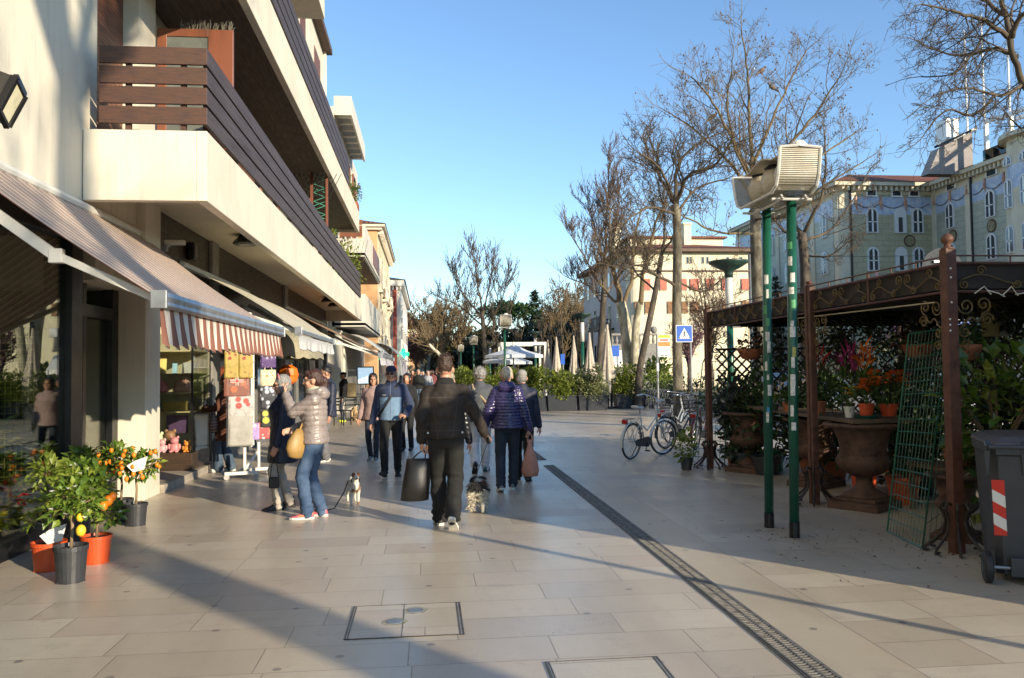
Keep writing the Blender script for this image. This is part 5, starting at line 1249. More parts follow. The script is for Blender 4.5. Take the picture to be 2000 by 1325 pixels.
def citrus(px, py, pr, ph, pm, label, crown, fruit=(), blossom=0, stem=.5, lm=None, seed=0, tagp=None, wid=.07):
 q = gz(px, py); t = thing('citrus_tree', label, 'potted tree', (q.x, q.y, 0)); rn = random.Random(seed)
 g = MB(); pot(g, pr, ph, taper=.82); [g.box(pr * .8 * math.cos(a) - .01, pr * .8 * math.cos(a) + .01, pr * .84 * math.sin(a) - .004, pr * .84 * math.sin(a) + .004, 0, .015) for a in [k * .8 for k in range(8)]]; g.build('pot', pm, t)
 g = MB(); g.lathe([(pr * .95, 0), (0, .006)], 18, (0, 0, ph * .9), cap=False); g.build('soil', M_SOIL, t)
 g = MB(); g.tube([(0, 0, ph * .85), (.01, .0, ph + stem * .5), (-.005, .01, ph + stem)], .013, 8); g.build('trunk', M_STEM, t, smooth=True)
 g = MB(); b = MB()
 for (cx, cy, cz, rx, rz, n) in crown:
  c = V((cx, cy, cz)); cloud(g, c, (rx * .9, rx * .9, rz * .95), n, .088, .046, seed + int(cx * 100), shell=.25, up=.15); [b.tube([(0, 0, ph + stem * .7), c * .5 + V((0, 0, ph + stem)) * .5 if False else V((c.x * .5, c.y * .5, (ph + stem + c.z) * .5)), c + V((rn.uniform(-1, 1) * rx * .7, rn.uniform(-1, 1) * rx * .7, rn.uniform(-.5, .8) * rz))], .005, 5) for k in range(5)]
 g.build('foliage', lm or M_CITL, t); b.build('branch', M_STEM, t)
 for (fx, fy, fz, r, m) in fruit: g = MB(); g.ell((fx, fy, fz), r, r, r * 1.25, 12, 9); g.build('fruit', m, t, smooth=True)
 if blossom:
  g = MB()
  for k in range(blossom): c = crown[k % len(crown)]; a = rn.uniform(-2.6, -.4); petals(g, (c[0] + c[3] * math.cos(a), c[1] + c[3] * math.sin(a) * 1.05, c[2] + rn.uniform(-.9, .7) * c[4]), .028, 5, 0, k)
  g.build('blossom', M_WHI, t)
 if tagp: g = MB(); p = V(tagp); g.add([p, p + V((.14, -.01, .05)), p + V((.11, -.02, -.09)), p + V((-.01, -.01, -.12)), p + V((-.08, -.0, -.05))], [(0, 1, 2, 3, 4)]); g.build('price_card', mat('white card', (.8, .79, .75), .5), t)
 return t
citrus(138, 1136, .125, .29, M_POT_B, 'small lemon tree with white blossoms in a black pot standing foremost', [(.0, 0, .68, .17, .15, 150), (-.08, -.03, .56, .12, .09, 60), (.12, 0, .62, .12, .12, 80)], blossom=9, stem=.3, seed=1, fruit=((.115, -.10, .42, .038, M_LEM), (.10, -.08, .52, .028, M_LEM)))
citrus(95, 1113, .135, .24, M_POT_O, 'pale leaved citrus in an orange pot next to the shop window with a white card', [(-.02, 0, .80, .16, .17, 130), (.04, 0, .58, .1, .1, 40), (-.12, 0, .42, .07, .05, 18)], stem=.42, lm=M_CITY, seed=2, tagp=(.06, -.13, .36))
citrus(188, 1099, .125, .24, M_POT_O, 'bushy orange tree in an orange pot with oranges at its side', [(-.05, 0, .62, .22, .22, 330), (-.14, .05, .79, .17, .12, 130), (.1, .02, .42, .15, .12, 110)], fruit=((.13, -.08, .55, .04, M_FRU), (.10, -.11, .51, .036, M_FRU), (.155, -.05, .58, .034, M_FRU), (-.05, -.2, .66, .03, M_FRU)), blossom=4, stem=.22, seed=3)
kq = []
for k in range(26):
 a = random.Random(k).uniform(-3.0, .2); e = random.Random(k + 50).uniform(-.8, .8); kq.append((.22 * math.cos(a) * (1 - .3 * abs(e)), .2 * math.sin(a), .66 + .18 * e, .023, M_FRU))
citrus(265, 1026, .12, .24, M_POT_B, 'kumquat tree in a black pot standing closest to the cream column', [(0, 0, .66, .21, .16, 190), (.13, 0, .64, .14, .13, 80)], fruit=[(x_ + .03, y_, z_, r_, m_) for x_, y_, z_, r_, m_ in kq[:16]], stem=.3, seed=4, wid=.03, tagp=(.05, -.2, .72))
citrus(236, 1018, .13, .25, M_POT_B, 'second kumquat tree in a black pot behind the first one', [(-.05, 0, .70, .22, .18, 210), (-.16, .02, .6, .14, .14, 90)], fruit=[(x_ - .05, y_, z_ + .03, r_, m_) for x_, y_, z_, r_, m_ in kq[10:]], stem=.3, seed=5)
citrus(150, 1062, .13, .26, M_POT_B, 'tall leafy citrus standing behind the others at the shop window', [(.0, 0, .70, .20, .18, 240), (.05, .05, .84, .14, .09, 80)], stem=.4, seed=6)
rx, ry = -2.86, 13.35
t = thing('postcard_rack', 'white wheeled rack with hanging bags and magazines before the gift shop', 'rack', (rx, ry, 0), R(14))
g = MB(); g.bar((-.30, -.18, .10), (.20, -.18, .10), .05, .05); g.bar((-.1, .28, .10), (.42, .28, .10), .05, .05); g.bar((.0, -.18, .16), (.1, .28, .16), .04, .04); g.build('base', M_WHITEP, t, bevel=.004)
for (cx, cy) in ((-.27, -.18), (.17, -.18), (-.07, .28), (.39, .28)): g = MB(); g.lathe([(0, -.012), (.042, -.012), (.045, 0), (.042, .012), (0, .012)], 16); g.v = [(cx + a, cy + z, .045 + b_) for a, b_, z in g.v]; g.build('castor', mat('grey castor', (.4, .39, .36), .5), t)
g = MB(); [g.box(x_ - .02, x_ + .02, y_ - .02, y_ + .02, .12, .55) for x_, y_ in ((.0, -.12), (.22, .1))]; g.bar((.0, -.12, .16), (.22, .1, .42), .03, .03); [g.box(x_ - .012, x_ + .012, y_ - .012, y_ + .012, .5, 2.02) for x_, y_ in ((.10, -.14), (.14, .12), (-.26, -.1))]; g.tube([(-.26, -.1, 2.02), (.1, -.14, 2.02), (.14, .12, 2.02)], .012, 6); [g.tube([(.10, -.14, z), (.14, .12, z)], .008, 5) for z in (.7, .95, 1.2, 1.45, 1.7)]; [g.tube([(.115, -.14, z), (.145, .10, z)], .02, 5) for z in (.82, 1.08, 1.33, 1.58, 1.84)]; g.build('frame', M_WHITEP, t)
g = MB(); [g.box(.09, .1, -.10, .09, z, z + .17) for z in (.72, .97, 1.22, 1.47, 1.72)]; g.build('postcard', mat('postcards', (.45, .42, .40), .4, var=.4, vs=30, col2=(.12, .2, .34)), t)
def printed(name, base, dots, scale=9, thr=.5):
 q = NT(name); co = q.coord('Object'); v = q.n('ShaderNodeTexVoronoi'); v.inputs['Scale'].default_value = scale; q.l(co, v.inputs['Vector']); n = q.noise(co, scale * 1.5, 3)
 q.set(Base_Color=q.mix(q.ramp(v.outputs['Distance'], [(thr * .55, 1), (thr * .7, 0)]), q.mix(q.ramp(n, [(.5, 0), (.62, .6)]), base, tuple(x * .5 for x in base)), dots), Roughness=.55); return q.mat
rot = Matrix.Rotation(R(14), 3, 'Z')
def hang(lx, ly, z, w_, h_, m, label, cat='bag', d_=.05, extra=None, rz=14, flat=0):
 p = V((rx, ry, z)) + rot @ V((lx, ly, 0)); t = thing('hanging_bag' if cat == 'bag' else 'printed_' + cat, label, cat, tuple(p), R(rz))
 k = .55 if flat else 1; g = MB(); g.loft([[(a * w_ / 2 * s_, b_ * d_ / 2 * q, zz) for a, b_ in ((-1, -.4), (-.8, -1), (.8, -1), (1, -.4), (1, .4), (.8, 1), (-.8, 1), (-1, .4))] for zz, s_, q in ((-h_, .93, .3), (-h_ * .95, 1, .8), (-h_ * .5, 1.0, k), (-h_ * .1, .97, .5 * k), (0, .96, .2))]); o = g.build('bag_body' if cat == 'bag' else 'sheet', m, t, bevel=.004)
 if cat == 'bag': g = MB(); [g.tube([(-w_ * .25, y_, -.01), (-w_ * .12, y_, .10), (w_ * .12, y_, .10), (w_ * .25, y_, -.01)], .008, 5) for y_ in (-.01, .01)]; g.build('handle', m, t)
 if extra: extra(t, w_, h_)
cherry = printed('yellow bag with red fruit print', (.40, .29, .07), (.28, .03, .02), 8.5, .36)
hang(-.20, -.24, 2.0, .21, .43, cherry, 'left yellow bag with red print at the top of the rack'); hang(.01, -.25, 2.0, .21, .43, cherry, 'right yellow bag with red print at the top of the rack')
def cross(t, w_, h_):
 g = MB(); y_ = -.034
 for (x0, x1, z0, z1) in ((-.02, .02, -.14, -.0), (-.1, .1, -.09, -.05)): g.box(x0, x1, y_, y_ + .006, z0, z1)
 g.build('white_cross', M_SWHT, t); g = MB(); [g.box(x0, x1, y_ - .003, y_, z0, z1) for x0, x1, z0, z1 in ((-.009, .009, -.14, -.0), (-.1, .1, -.079, -.061))]; g.build('red_cross', M_RED, t)
M_SWHT = mat('white print', (.70, .66, .60), .6)
hang(-.12, -.22, 1.60, .38, .31, printed('brown bag print', (.22, .085, .06), (.50, .13, .06), 5, .4), 'brown red bag with a flag cross in the middle of the rack', extra=cross)
hang(-.06, -.22, 1.30, .38, .34, printed('white bag print', (.45, .42, .40), (.36, .06, .05), 6.5, .5), 'white bag with red print below the brown one')
hang(-.07, -.23, .99, .37, .47, clothmat('plain grey cotton', (.40, .38, .34)), 'plain grey cotton bag at the bottom of the rack', d_=.09)
for (z, h_, m, lb) in ((1.97, .24, printed('purple print', (.09, .04, .16), (.35, .3, .42), 12, .4), 'purple printed bag at the top of the far side of the rack'), (1.70, .26, printed('cream print', (.68, .58, .36), (.6, .2, .06), 10, .35), 'cream printed bag under the purple one'), (1.44, .36, printed('black white print', (.03, .03, .04), (.42, .44, .52), 11, .6), 'black and white printed bag in the middle of the far side'), (1.06, .28, printed('black fruit print', (.02, .02, .02), (.55, .45, .06), 6, .5), 'black bag with yellow green print low on the far side')):
 hang(.36, .02, z, .24, h_, m, lb)
for k, (lx, m, lb) in enumerate(((.12, printed('violet magazine', (.35, .25, .5), (.6, .55, .6), 14, .5), 'violet magazine lying foremost in the rack tray'), (.28, printed('red magazine', (.5, .08, .08), (.65, .6, .6), 15, .55), 'red and white magazine in the middle of the rack tray'), (.42, printed('orange magazine', (.55, .25, .06), (.6, .5, .2), 13, .5), 'orange magazine at the far end of the rack tray'))): hang(lx, -.08 + .1 * k, .86, .2, .26, m, lb, 'magazine', .02, flat=1)
t = thing('menu_stand', 'dark menu stand with a pale blue screen under the rust awning', 'menu board', (-2.05, 28.6, 0)); g = MB(); g.box(-.3, .3, -.02, .02, 1.22, 1.85); [g.box(-.02, .02, -.02, .02, 0, 1.25) for k in (0,)]; g.box(-.25, .25, -.18, .18, 0, .04); g.build('frame', M_BLACK, t); g = MB(); g.box(-.26, .26, -.027, -.02, 1.26, 1.81); g.build('screen', emit('pale screen', (.42, .58, .72), .5), t); t.rotation_euler = (R(-9), 0, R(12))
t = thing('service_cabinet', 'brown cabinet below the menu stand', 'cabinet', (-1.75, 28.2, 0)); g = MB(); g.box(-.4, .4, -.2, .2, .05, 1.05); g.build('body', M_RUST, t, bevel=.01); g = MB(); g.box(-.44, .44, -.23, .23, 1.05, 1.09); g.build('top', M_BLACK, t)
for i, (x_, y_) in enumerate(((-2.75, 30.2), (-2.35, 30.6), (-2.6, 26.0))):
 t = thing('cafe_chair', ('dark cafe chair closest to the facade beside the cabinet', 'dark cafe chair between cabinet and menu stand', 'dark cafe chair before the tan backpack')[i], 'chair', (x_, y_, 0), .5 * i, 'dark cafe chairs under the rust awning'); g = MB(); g.box(-.21, .21, -.21, .21, .44, .47); g.build('seat', M_BLACK, t); g = MB(); [g.box(-.2, .2, .20, .225, z, z + .05) for z in (.6, .7, .8)]; [g.box(x0, x0 + .03, .2, .23, .47, .88) for x0 in (-.21, .18)]; g.build('backrest', M_BLACK, t)
 for a in (-.19, .17):
  for b_ in (-.19, .18): g = MB(); g.box(a, a + .025, b_, b_ + .025, 0, .44); g.build('leg', M_BLACK, t)
t = thing('orange_display', 'bright orange lantern shaped display under the second hood awning', 'display', (-3.2, 19.5, 1.35)); g = MB(); g.lathe([(.05, 0), (.2, .1), (.24, .25), (.2, .4), (.08, .48)], 16, flute=lambda z: .03); g.build('lantern', mat('orange lantern', (.85, .16, .01), .5), t); g = MB(); g.tube([(0, 0, -1.35), (0, 0, 0)], .02, 6); g.tube([(-.1, 0, .48), (0, 0, .62), (.1, 0, .48)], .01, 5); g.build('stand', M_GREYM, t)
def bark(name, pale, dark, sc=1.2, patch=.5):
 t = NT(name); co = t.coord('Object', (1, 1, .45)); n1 = t.noise(co, 3.2 * sc, 3, .5); n2 = t.noise(co, 14 * sc, 5, .7)
 c = t.ramp(n1, [(patch - .09, dark), (patch + .06, pale), (.8, tuple(min(1, x * 1.25) for x in pale))])
 c = t.mix(t.ramp(n2, [(.45, 0), (.7, .55)]), c, tuple(x * .45 for x in dark))
 t.set(Base_Color=c, Roughness=.9); t.bump(n2, .5, .03); return t.mat
M_BARKP = bark('plane tree bark', (.215, .19, .135), (.09, .076, .054)); M_BARKD = bark('dark bark', (.12, .095, .07), (.06, .048, .036))
M_TWIG = mat('twigs', (.095, .072, .048), .9, var=.25, vs=2); M_TWIGY = mat('yellowish twigs', (.165, .12, .065), .9, var=.25, vs=2); M_TWIGR = mat('reddish twigs', (.125, .082, .06), .9, var=.25, vs=2)
M_BUD = mat('seed balls', (.13, .08, .04), .9)
def smooth_path(pts, n=5):
 out = []; P = [pts[0]] + pts + [pts[-1]]
 for i in range(1, len(P) - 2):
  a, b, c, d = P[i - 1], P[i], P[i + 1], P[i + 2]
  for k in range(n):
   t = k / n; out.append(.5 * ((2 * b) + (c - a) * t + (2 * a - 5 * b + 4 * c - d) * t * t + (3 * b - a - 3 * c + d) * t ** 3))
 out.append(pts[-1]); return out
class Tree:
 def __init__(s, seed, twig=.006, up=.35, levels=3, dens=1.0, crook=.22, spread=.9, seeds=0):
  s.rn = random.Random(seed); s.tr = MB(); s.cr = MB(); s.tw = twig; s.up = up; s.lv = levels; s.dens = dens; s.ck = crook; s.sp = spread; s.seeds = seeds; s.balls = MB()
 def limb(s, pts, r0, r1, n=8, trunk=False):
  q = smooth_path([V(p) for p in pts], 5); k = len(q)
  rr = [r0 + (r1 - r0) * (i / (k - 1)) ** .8 for i in range(k)]
  if not trunk: q = [q[0]] + [p + V((s.rn.gauss(0, 1), s.rn.gauss(0, 1), s.rn.gauss(0, 1))) * rr[i] * .35 for i, p in enumerate(q[1:])]
  (s.tr if trunk else s.cr).tube(q, rr, n); return q, rr
 def sprout(s, q, rr, L, lv, start=.25, num=None, droop=0):
  if num is not None: L *= 1.3
  """side branches along the polyline q"""
  k = len(q); n = int(num * 1.2 if num is not None else (7 if lv > 1 else 5) * s.dens)
  for j in range(n):
   u = start + (1 - start) * (j + s.rn.random()) / n; i = min(k - 2, int(u * (k - 1))); f = u * (k - 1) - i
   p = q[i].lerp(q[i + 1], min(f, 1)); d = (q[i + 1] - q[i]).normalized(); r = rr[i] * .6
   a, b, _ = frame(d); th = s.rn.random() * 2 * PI
   side = a * math.cos(th) + b * math.sin(th)
   dr = (d * s.rn.uniform(.35, .8) + side * s.sp + V((0, 0, s.up - droop))).normalized()
   s.grow(p, dr, max(s.tw, r * s.rn.uniform(.55, .9)), L * s.rn.uniform(.55, 1.1) * (1 - .35 * u), lv, droop)
  if lv >= 1: s.grow(q[-1], (q[-1] - q[-2]).normalized(), max(s.tw, rr[-1] * .9), L * .7, lv - 1, droop)
 def grow(s, p, d, r, L, lv, droop=0):
  n = 5 if lv > 1 else 4; q = [V(p)]; d = V(d)
  for i in range(n):
   d = (d + V((s.rn.gauss(0, 1), s.rn.gauss(0, 1), s.rn.gauss(0, .8))) * s.ck + V((0, 0, (s.up - droop) * .22))).normalized()
   q.append(q[-1] + d * L / n)
  r1 = max(s.tw * .75, r * .45); rr = [r + (r1 - r) * i / n for i in range(n + 1)]
  s.cr.tube(q, rr, 5 if r > .03 else 3, cap=False)
  if lv > 0: s.sprout(q, rr, L * .64, lv - 1, .2, droop=droop)
  elif s.seeds and s.rn.random() < s.seeds: s.balls.ell(q[-1] + V((0, 0, -.05)), .03, .03, .035, 5, 4)
 def done(s, name, label, base, trunkm, twigm, group=None, cat='tree'):
  t = thing(name, label, cat, tuple(base), 0, group)
  for mb, nm, m in ((s.tr, 'trunk', trunkm), (s.cr, 'crown', twigm), (s.balls, 'seed_ball', M_BUD)):
   if mb.v: o = part(mb, nm, m, t, smooth=(nm != 'seed_ball')); tag(o, kind='stuff') if nm == 'seed_ball' else 0
  return t
def A_(Y, *pts): return [at(x, y, Y + (o[0] if o else 0)) for x, y, *o in pts]
def gbase(px, Y): p = at(px, 700, Y); return V((p.x, Y, 0))
GT = 'bare trees around the square'
T = Tree(1, .0058, .30, 3, 1.3, .2, .85, .10)
q, r = T.limb([gbase(1492, 30)] + A_(30, (1484, 640), (1477, 500), (1475, 430), (1474, 390)), .27, .17, 12, True)
for pts, r0, L, nn in (([(1474, 395), (1470, 330), (1463, 230), (1460, 140), (1448, 60)], .11, 1.7, 17), ([(1475, 390), (1530, 300, -1), (1590, 225, -1.5), (1640, 150, -2)], .10, 1.8, 15),
  ([(1474, 400), (1440, 335, 1), (1395, 290, 1.5), (1345, 245, 2), (1305, 220, 2)], .09, 1.6, 14), ([(1475, 400), (1545, 350, 1.5), (1610, 300, 2), (1668, 262, 3)], .09, 1.7, 14),
  ([(1472, 350), (1425, 260, -1.5), (1385, 190, -2), (1350, 150, -2.5)], .07, 1.6, 13), ([(1472, 320), (1515, 220, 1.5), (1552, 140, 2), (1575, 100, 2)], .07, 1.6, 13),
  ([(1474, 430), (1540, 420, -2), (1600, 370, -3), (1680, 320, -3.5)], .06, 1.3, 11), ([(1475, 455), (1410, 455, -1), (1350, 430, -1.5), (1300, 400, -2)], .055, 1.3, 10), ([(1474, 370), (1440, 300, -2.5), (1420, 210, -3.5), (1430, 140, -4)], .06, 1.5, 12)):
 q, r = T.limb(A_(30, *pts), r0, .022, 7); T.sprout(q, r, L, 2, .15, nn)
T.done('plane_tree', 'tallest bare plane tree rising behind the near street lamp', gbase(1492, 30), M_BARKP, M_TWIGY, GT)
T = Tree(2, .008, .28, 3, 1.2, .24, .85)
q, r = T.limb([gbase(1326, 27)] + A_(27, (1325, 780), (1322, 620), (1323, 500), (1322, 430), (1318, 400)), .19, .14, 12, True)
for pts, r0, L, nn in (([(1318, 405), (1300, 360), (1272, 318, .5), (1258, 270, 1)], .09, 1.5, 13), ([(1320, 400), (1345, 345, -1), (1400, 320, -1.5), (1430, 270, -2)], .085, 1.4, 13), ([(1320, 400), (1322, 340, 1), (1345, 295, 1.5), (1400, 262, 2)], .085, 1.4, 13),
  ([(1322, 420), (1360, 370, 1), (1420, 350, 1.5)], .06, 1.1, 9), ([(1320, 420), (1270, 405, -1), (1225, 430, -1.5)], .06, 1.2, 10), ([(1323, 560), (1285, 540, -.5), (1250, 520, -1), (1215, 525, -1)], .06, 1.0, 9), ([(1322, 550), (1370, 570, 1), (1410, 545, 1)], .04, .9, 8), ([(1318, 400), (1290, 330, -1.5), (1250, 300, -2.5)], .06, 1.3, 9)):
 q, r = T.limb(A_(27, *pts), r0, .025, 7); T.sprout(q, r, L, 2, .2, nn)
T.done('pollard_tree', 'bare tree with curved dark limbs beside the blue crossing sign', gbase(1326, 27), M_BARKP, M_TWIG, GT)
T = Tree(3, .009, .3, 3, 1.0, .22, .8)
q, r = T.limb([gbase(1236, 38)] + A_(38, (1228, 700), (1222, 640), (1212, 590)), .36, .24, 12, True)
q, r = T.limb(A_(38, (1238, 735), (1240, 690, -.5), (1242, 640, -.8), (1250, 590, -1)), .22, .16, 10, True)
for pts, r0, L, nn in (([(1212, 595), (1200, 540), (1192, 480), (1190, 420)], .17, 1.7, 12), ([(1250, 595, -1), (1262, 520, -1.5), (1280, 440, -2), (1300, 390, -2)], .14, 1.7, 13), ([(1215, 600), (1235, 540, 1), (1240, 470, 1.5), (1255, 400, 2)], .13, 1.6, 12), ([(1212, 600), (1175, 560, 1), (1150, 520, 1)], .09, 1.4, 9)):
 q, r = T.limb(A_(38, *pts), r0, .03, 8); T.sprout(q, r, L, 2, .25, nn)
T.done('plane_tree', 'pale barked plane tree with forked trunk in front of the white building', gbase(1236, 38), bark('white plane bark', (.50, .46, .34), (.27, .24, .16)), M_TWIGY, GT)
T = Tree(4, .009, .4, 3, 1.0, .2, .8)
q, r = T.limb([gbase(1243, 33)] + A_(33, (1250, 720), (1266, 640), (1282, 560), (1292, 500)), .16, .10, 10, True)
for pts, r0, L, nn in (([(1292, 502), (1298, 440), (1290, 380), (1280, 340)], .07, 1.4, 10), ([(1292, 502), (1320, 450, -1), (1345, 410, -1)], .06, 1.3, 9), ([(1280, 570), (1240, 530, 1), (1215, 480, 1)], .05, 1.3, 9)):
 q, r = T.limb(A_(33, *pts), r0, .02, 6); T.sprout(q, r, L, 2, .25, nn)
T.done('leaning_tree', 'slender dark tree leaning to one side in front of the pale plane tree', gbase(1243, 33), M_BARKD, M_TWIG, GT)
T = Tree(5, .012, .55, 3, 1.25, .14, .7)
q, r = T.limb([gbase(1168, 46)] + A_(46, (1172, 700), (1178, 600), (1182, 520)), .24, .15, 10, True)
for pts, r0, L, nn in (([(1182, 525), (1184, 450), (1186, 390), (1190, 330)], .11, 2.1, 20), ([(1182, 530), (1165, 460, 1), (1150, 400, 1)], .08, 1.9, 14), ([(1182, 530), (1200, 450, -1), (1208, 390, -1)], .08, 1.9, 14), ([(1180, 570), (1140, 500, -1), (1115, 460, -1.5)], .07, 1.7, 13), ([(1178, 600), (1150, 560, 1.5), (1115, 545, 2)], .06, 1.7, 12), ([(1180, 580), (1215, 520, 1), (1240, 480, 1)], .06, 1.6, 11)):
 q, r = T.limb(A_(46, *pts), r0, .02, 6); T.sprout(q, r, L, 2, .1, nn)
T.done('bare_tree', 'fine twigged bare tree with rounded crown at the edge of the white building', gbase(1168, 46), M_BARKD, M_TWIGR, GT)
T = Tree(6, .010, .3, 3, 1.0, .25, .85)
q, r = T.limb([gbase(1576, 40)] + A_(40, (1574, 600), (1572, 520), (1566, 455)), .34, .22, 10, True)
for pts, r0, L, nn in (([(1566, 460), (1545, 420), (1530, 370), (1540, 300)], .12, 1.7, 11), ([(1568, 458), (1600, 400, -1), (1612, 330, -1), (1610, 260, -1)], .12, 1.8, 12), ([(1568, 470), (1530, 450, 1), (1500, 410, 1)], .09, 1.6, 10), ([(1570, 470), (1620, 450, 1), (1660, 400, 1.5), (1700, 330, 2)], .09, 1.5, 10), ([(1572, 500), (1620, 500, -1), (1660, 470, -1.5)], .06, 1.3, 8)):
 q, r = T.limb(A_(40, *pts), r0, .03, 7); T.sprout(q, r, L, 2, .2, nn)
T.done('pollard_tree', 'dark knotty pollarded tree in front of the tiled hotel', gbase(1576, 40), M_BARKD, M_TWIG, GT)
T = Tree(7, .0045, .05, 3, 1.15, .24, .85)
q, r = T.limb([V((13.4, 14.5, 0)), V((13.3, 14.4, 3))] + A_(14, (2200, 330), (2130, 200), (2090, 60), (2070, -60), (2060, -140)), .24, .12, 12, True)
q, r = T.limb(A_(14, (2100, 330), (2020, 200), (1985, 130), (1965, 50), (1945, -40)), .075, .04, 8)
for pts, r0, L, nn in (([(2030, 120), (1990, 172), (1946, 186, -.3), (1890, 172, -.5), (1830, 185, -.6)], .05, .85, 15), ([(1990, 110), (1940, 95, .3), (1880, 110, .5), (1815, 95, .6)], .05, .9, 15), ([(1975, 75), (1920, 40, -.5), (1860, 22, -.8), (1800, 8, -1)], .055, .9, 15), ([(1965, 30), (1900, -10, .5), (1840, -25, .6), (1785, -10, .6)], .05, .85, 13),
  ([(1946, 186, -.3), (1900, 225, -.4), (1850, 215, -.5), (1810, 255, -.6)], .03, .75, 13), ([(2020, 160, .5), (2000, 250, .8), (1960, 215, .8)], .03, .6, 7), ([(1975, 75, -1), (2000, 20, -1.3), (2040, -20, -1.6)], .06, .9, 9), ([(1960, 20), (1930, 60, .8), (1870, 140, 1), (1800, 150, 1)], .03, .75, 12)):
 q, r = T.limb(A_(14, *pts), r0, .012, 7); T.sprout(q, r, L, 2, .12, nn, droop=.12)
T.done('plane_tree', 'bare tree whose crooked limbs reach into the top right corner', (13.4, 14.5, 0), M_BARKP, M_TWIG, GT)
T = Tree(8, .016, .6, 3, 1.0, .12, .7)
q, r = T.limb([gbase(950, 58)] + A_(58, (948, 700), (944, 640), (940, 600)), .20, .14, 10, True)
for pts, r0, L, nn in (([(942, 610), (932, 550), (926, 500)], .09, 1.9, 13), ([(943, 620), (905, 575), (884, 535)], .08, 1.8, 12), ([(943, 615), (955, 560, 1), (962, 515, 1)], .08, 1.8, 12), ([(945, 650), (978, 590, -1), (990, 545, -1)], .07, 1.8, 12), ([(946, 680), (990, 630), (1008, 555)], .06, 1.0, 6), ([(944, 640), (900, 600, 1), (868, 585, 1)], .07, 1.7, 10)):
 q, r = T.limb(A_(58, *pts), r0, .02, 6); T.sprout(q, r, L, 2, .2, nn)
T.done('bare_tree', 'tall bare tree with fan of upright branches above the man in the black jacket', gbase(950, 58), M_BARKD, M_TWIG, GT)
def roundtree(px, Y, top, wid, seed, label, tm, bm, dens=1.0, twig=None):
 """bare tree with a rounded crown: px trunk, top row, half width in pixels"""
 rn = random.Random(seed); T = Tree(seed, twig or .00032 * Y, .35, 3, dens, .2, .85); b = gbase(px, Y); zt = at(px, top, Y).z; k = Y / 1600; h = zt
 q, r = T.limb([b, b + V((0, 0, h * .2)), b + V((rn.uniform(-.2, .2), 0, h * .38))], h * .028, h * .018, 8, True)
 for i in range(8):
  a = 2 * PI * i / 8 + rn.random() * .6; w = wid * k * rn.uniform(.6, .95); zz = h * rn.uniform(.62, .92)
  e = b + V((w * math.cos(a), w * math.sin(a), zz)); s0 = b + V((0, 0, h * rn.uniform(.26, .38)))
  q, r = T.limb([s0, s0.lerp(e, .45) + V((0, 0, h * .06)), e], h * .011, h * .003, 6); T.sprout(q, r, h * .2, 2, .2, 9)
 T.done('bare_tree', label, b, bm, tm, GT)
roundtree(862, 84, 572, 45, 21, 'pale yellowish bare plane tree left of the fan shaped tree', M_TWIGY, M_BARKP, 1.1)
roundtree(836, 96, 600, 34, 22, 'smaller pale bare tree beside the red roofed villa', M_TWIGY, M_BARKP, 1.0)
roundtree(812, 88, 650, 24, 23, 'low reddish bare tree in front of the red roofed villa', M_TWIGR, M_BARKD, 1.0)
roundtree(898, 100, 590, 36, 24, 'greyish bare tree behind the small street lamps', M_TWIGY, M_BARKP, 1.0)
roundtree(1100, 120, 560, 38, 25, 'light brown bare tree beyond the dark evergreens', M_TWIGY, M_BARKP, 1.0)
roundtree(1135, 126, 556, 30, 26, 'light brown bare tree touching the corner of the white building', M_TWIGY, M_BARKP, 1.0)
roundtree(1075, 118, 600, 26, 27, 'ochre bare tree between the evergreens', M_TWIGY, M_BARKP, 1.1)
roundtree(1388, 44, 520, 40, 28, 'small bare tree with reddish buds in front of the salmon shutters', M_TWIGR, M_BARKD, .8, .011)
roundtree(1345, 48, 612, 32, 29, 'purple budded shrub tree behind the bus stop sign', mat('purple buds', (.15, .08, .10), .9), M_BARKD, 1.1, .014)
roundtree(1780, 24, 555, 90, 30, 'purple blossoming tree behind the pergola lattice', mat('purple blossom', (.17, .10, .17), .9), M_BARKD, 1.0, .010)
T = Tree(31, .02, .3, 2, 1, .2, .8); q, r = T.limb([gbase(877, 80)] + A_(80, (862, 700), (845, 680), (838, 672)), .20, .12, 8, True); T.sprout(q, r, 3, 2, .4, 8)
T.done('leaning_tree', 'white leaning trunk among the far bare trees', gbase(877, 80), bark('white trunk', (.62, .57, .45), (.4, .36, .27)), M_TWIGY, GT)
for i, (px, Y, sd_) in enumerate(((1010, 52, 0), (1098, 47, 1), (1133, 50, 2), (1060, 60, 3), (965, 48, 4))):
 T = Tree(50 + i, .012, .5, 2, 1.0, .15, .6); b = gbase(px, Y); h = 4.2 + .6 * (i % 3)
 q, r = T.limb([b, b + V((.05, 0, h * .5)), b + V((-.05, .1, h))], .07, .03, 6, True); T.sprout(q, r, 1.3, 2, .35, 10)
 T.done('young_tree', ('young bare tree behind the open pale parasol', 'young yellowish tree between the closed parasols', 'young tree right behind the third closed parasol', 'thin bare tree behind the white gazebo frame', 'thin dark young tree beside the distant street lamp')[i], b, M_BARKD, M_TWIGY if i in (1, 2) else M_TWIG, GT)
M_PINE = leafmat('pine needles', (.028, .065, .018), (.012, .03, .01), (.06, .11, .03), trans=.1, vs=.6); M_DARKG = leafmat('dark evergreen', (.025, .042, .018), (.010, .018, .009), (.05, .07, .028), trans=.1, vs=.5)
M_BROWNG = leafmat('brownish foliage', (.075, .075, .03), (.03, .032, .014), (.15, .13, .05), trans=.15, vs=.5)
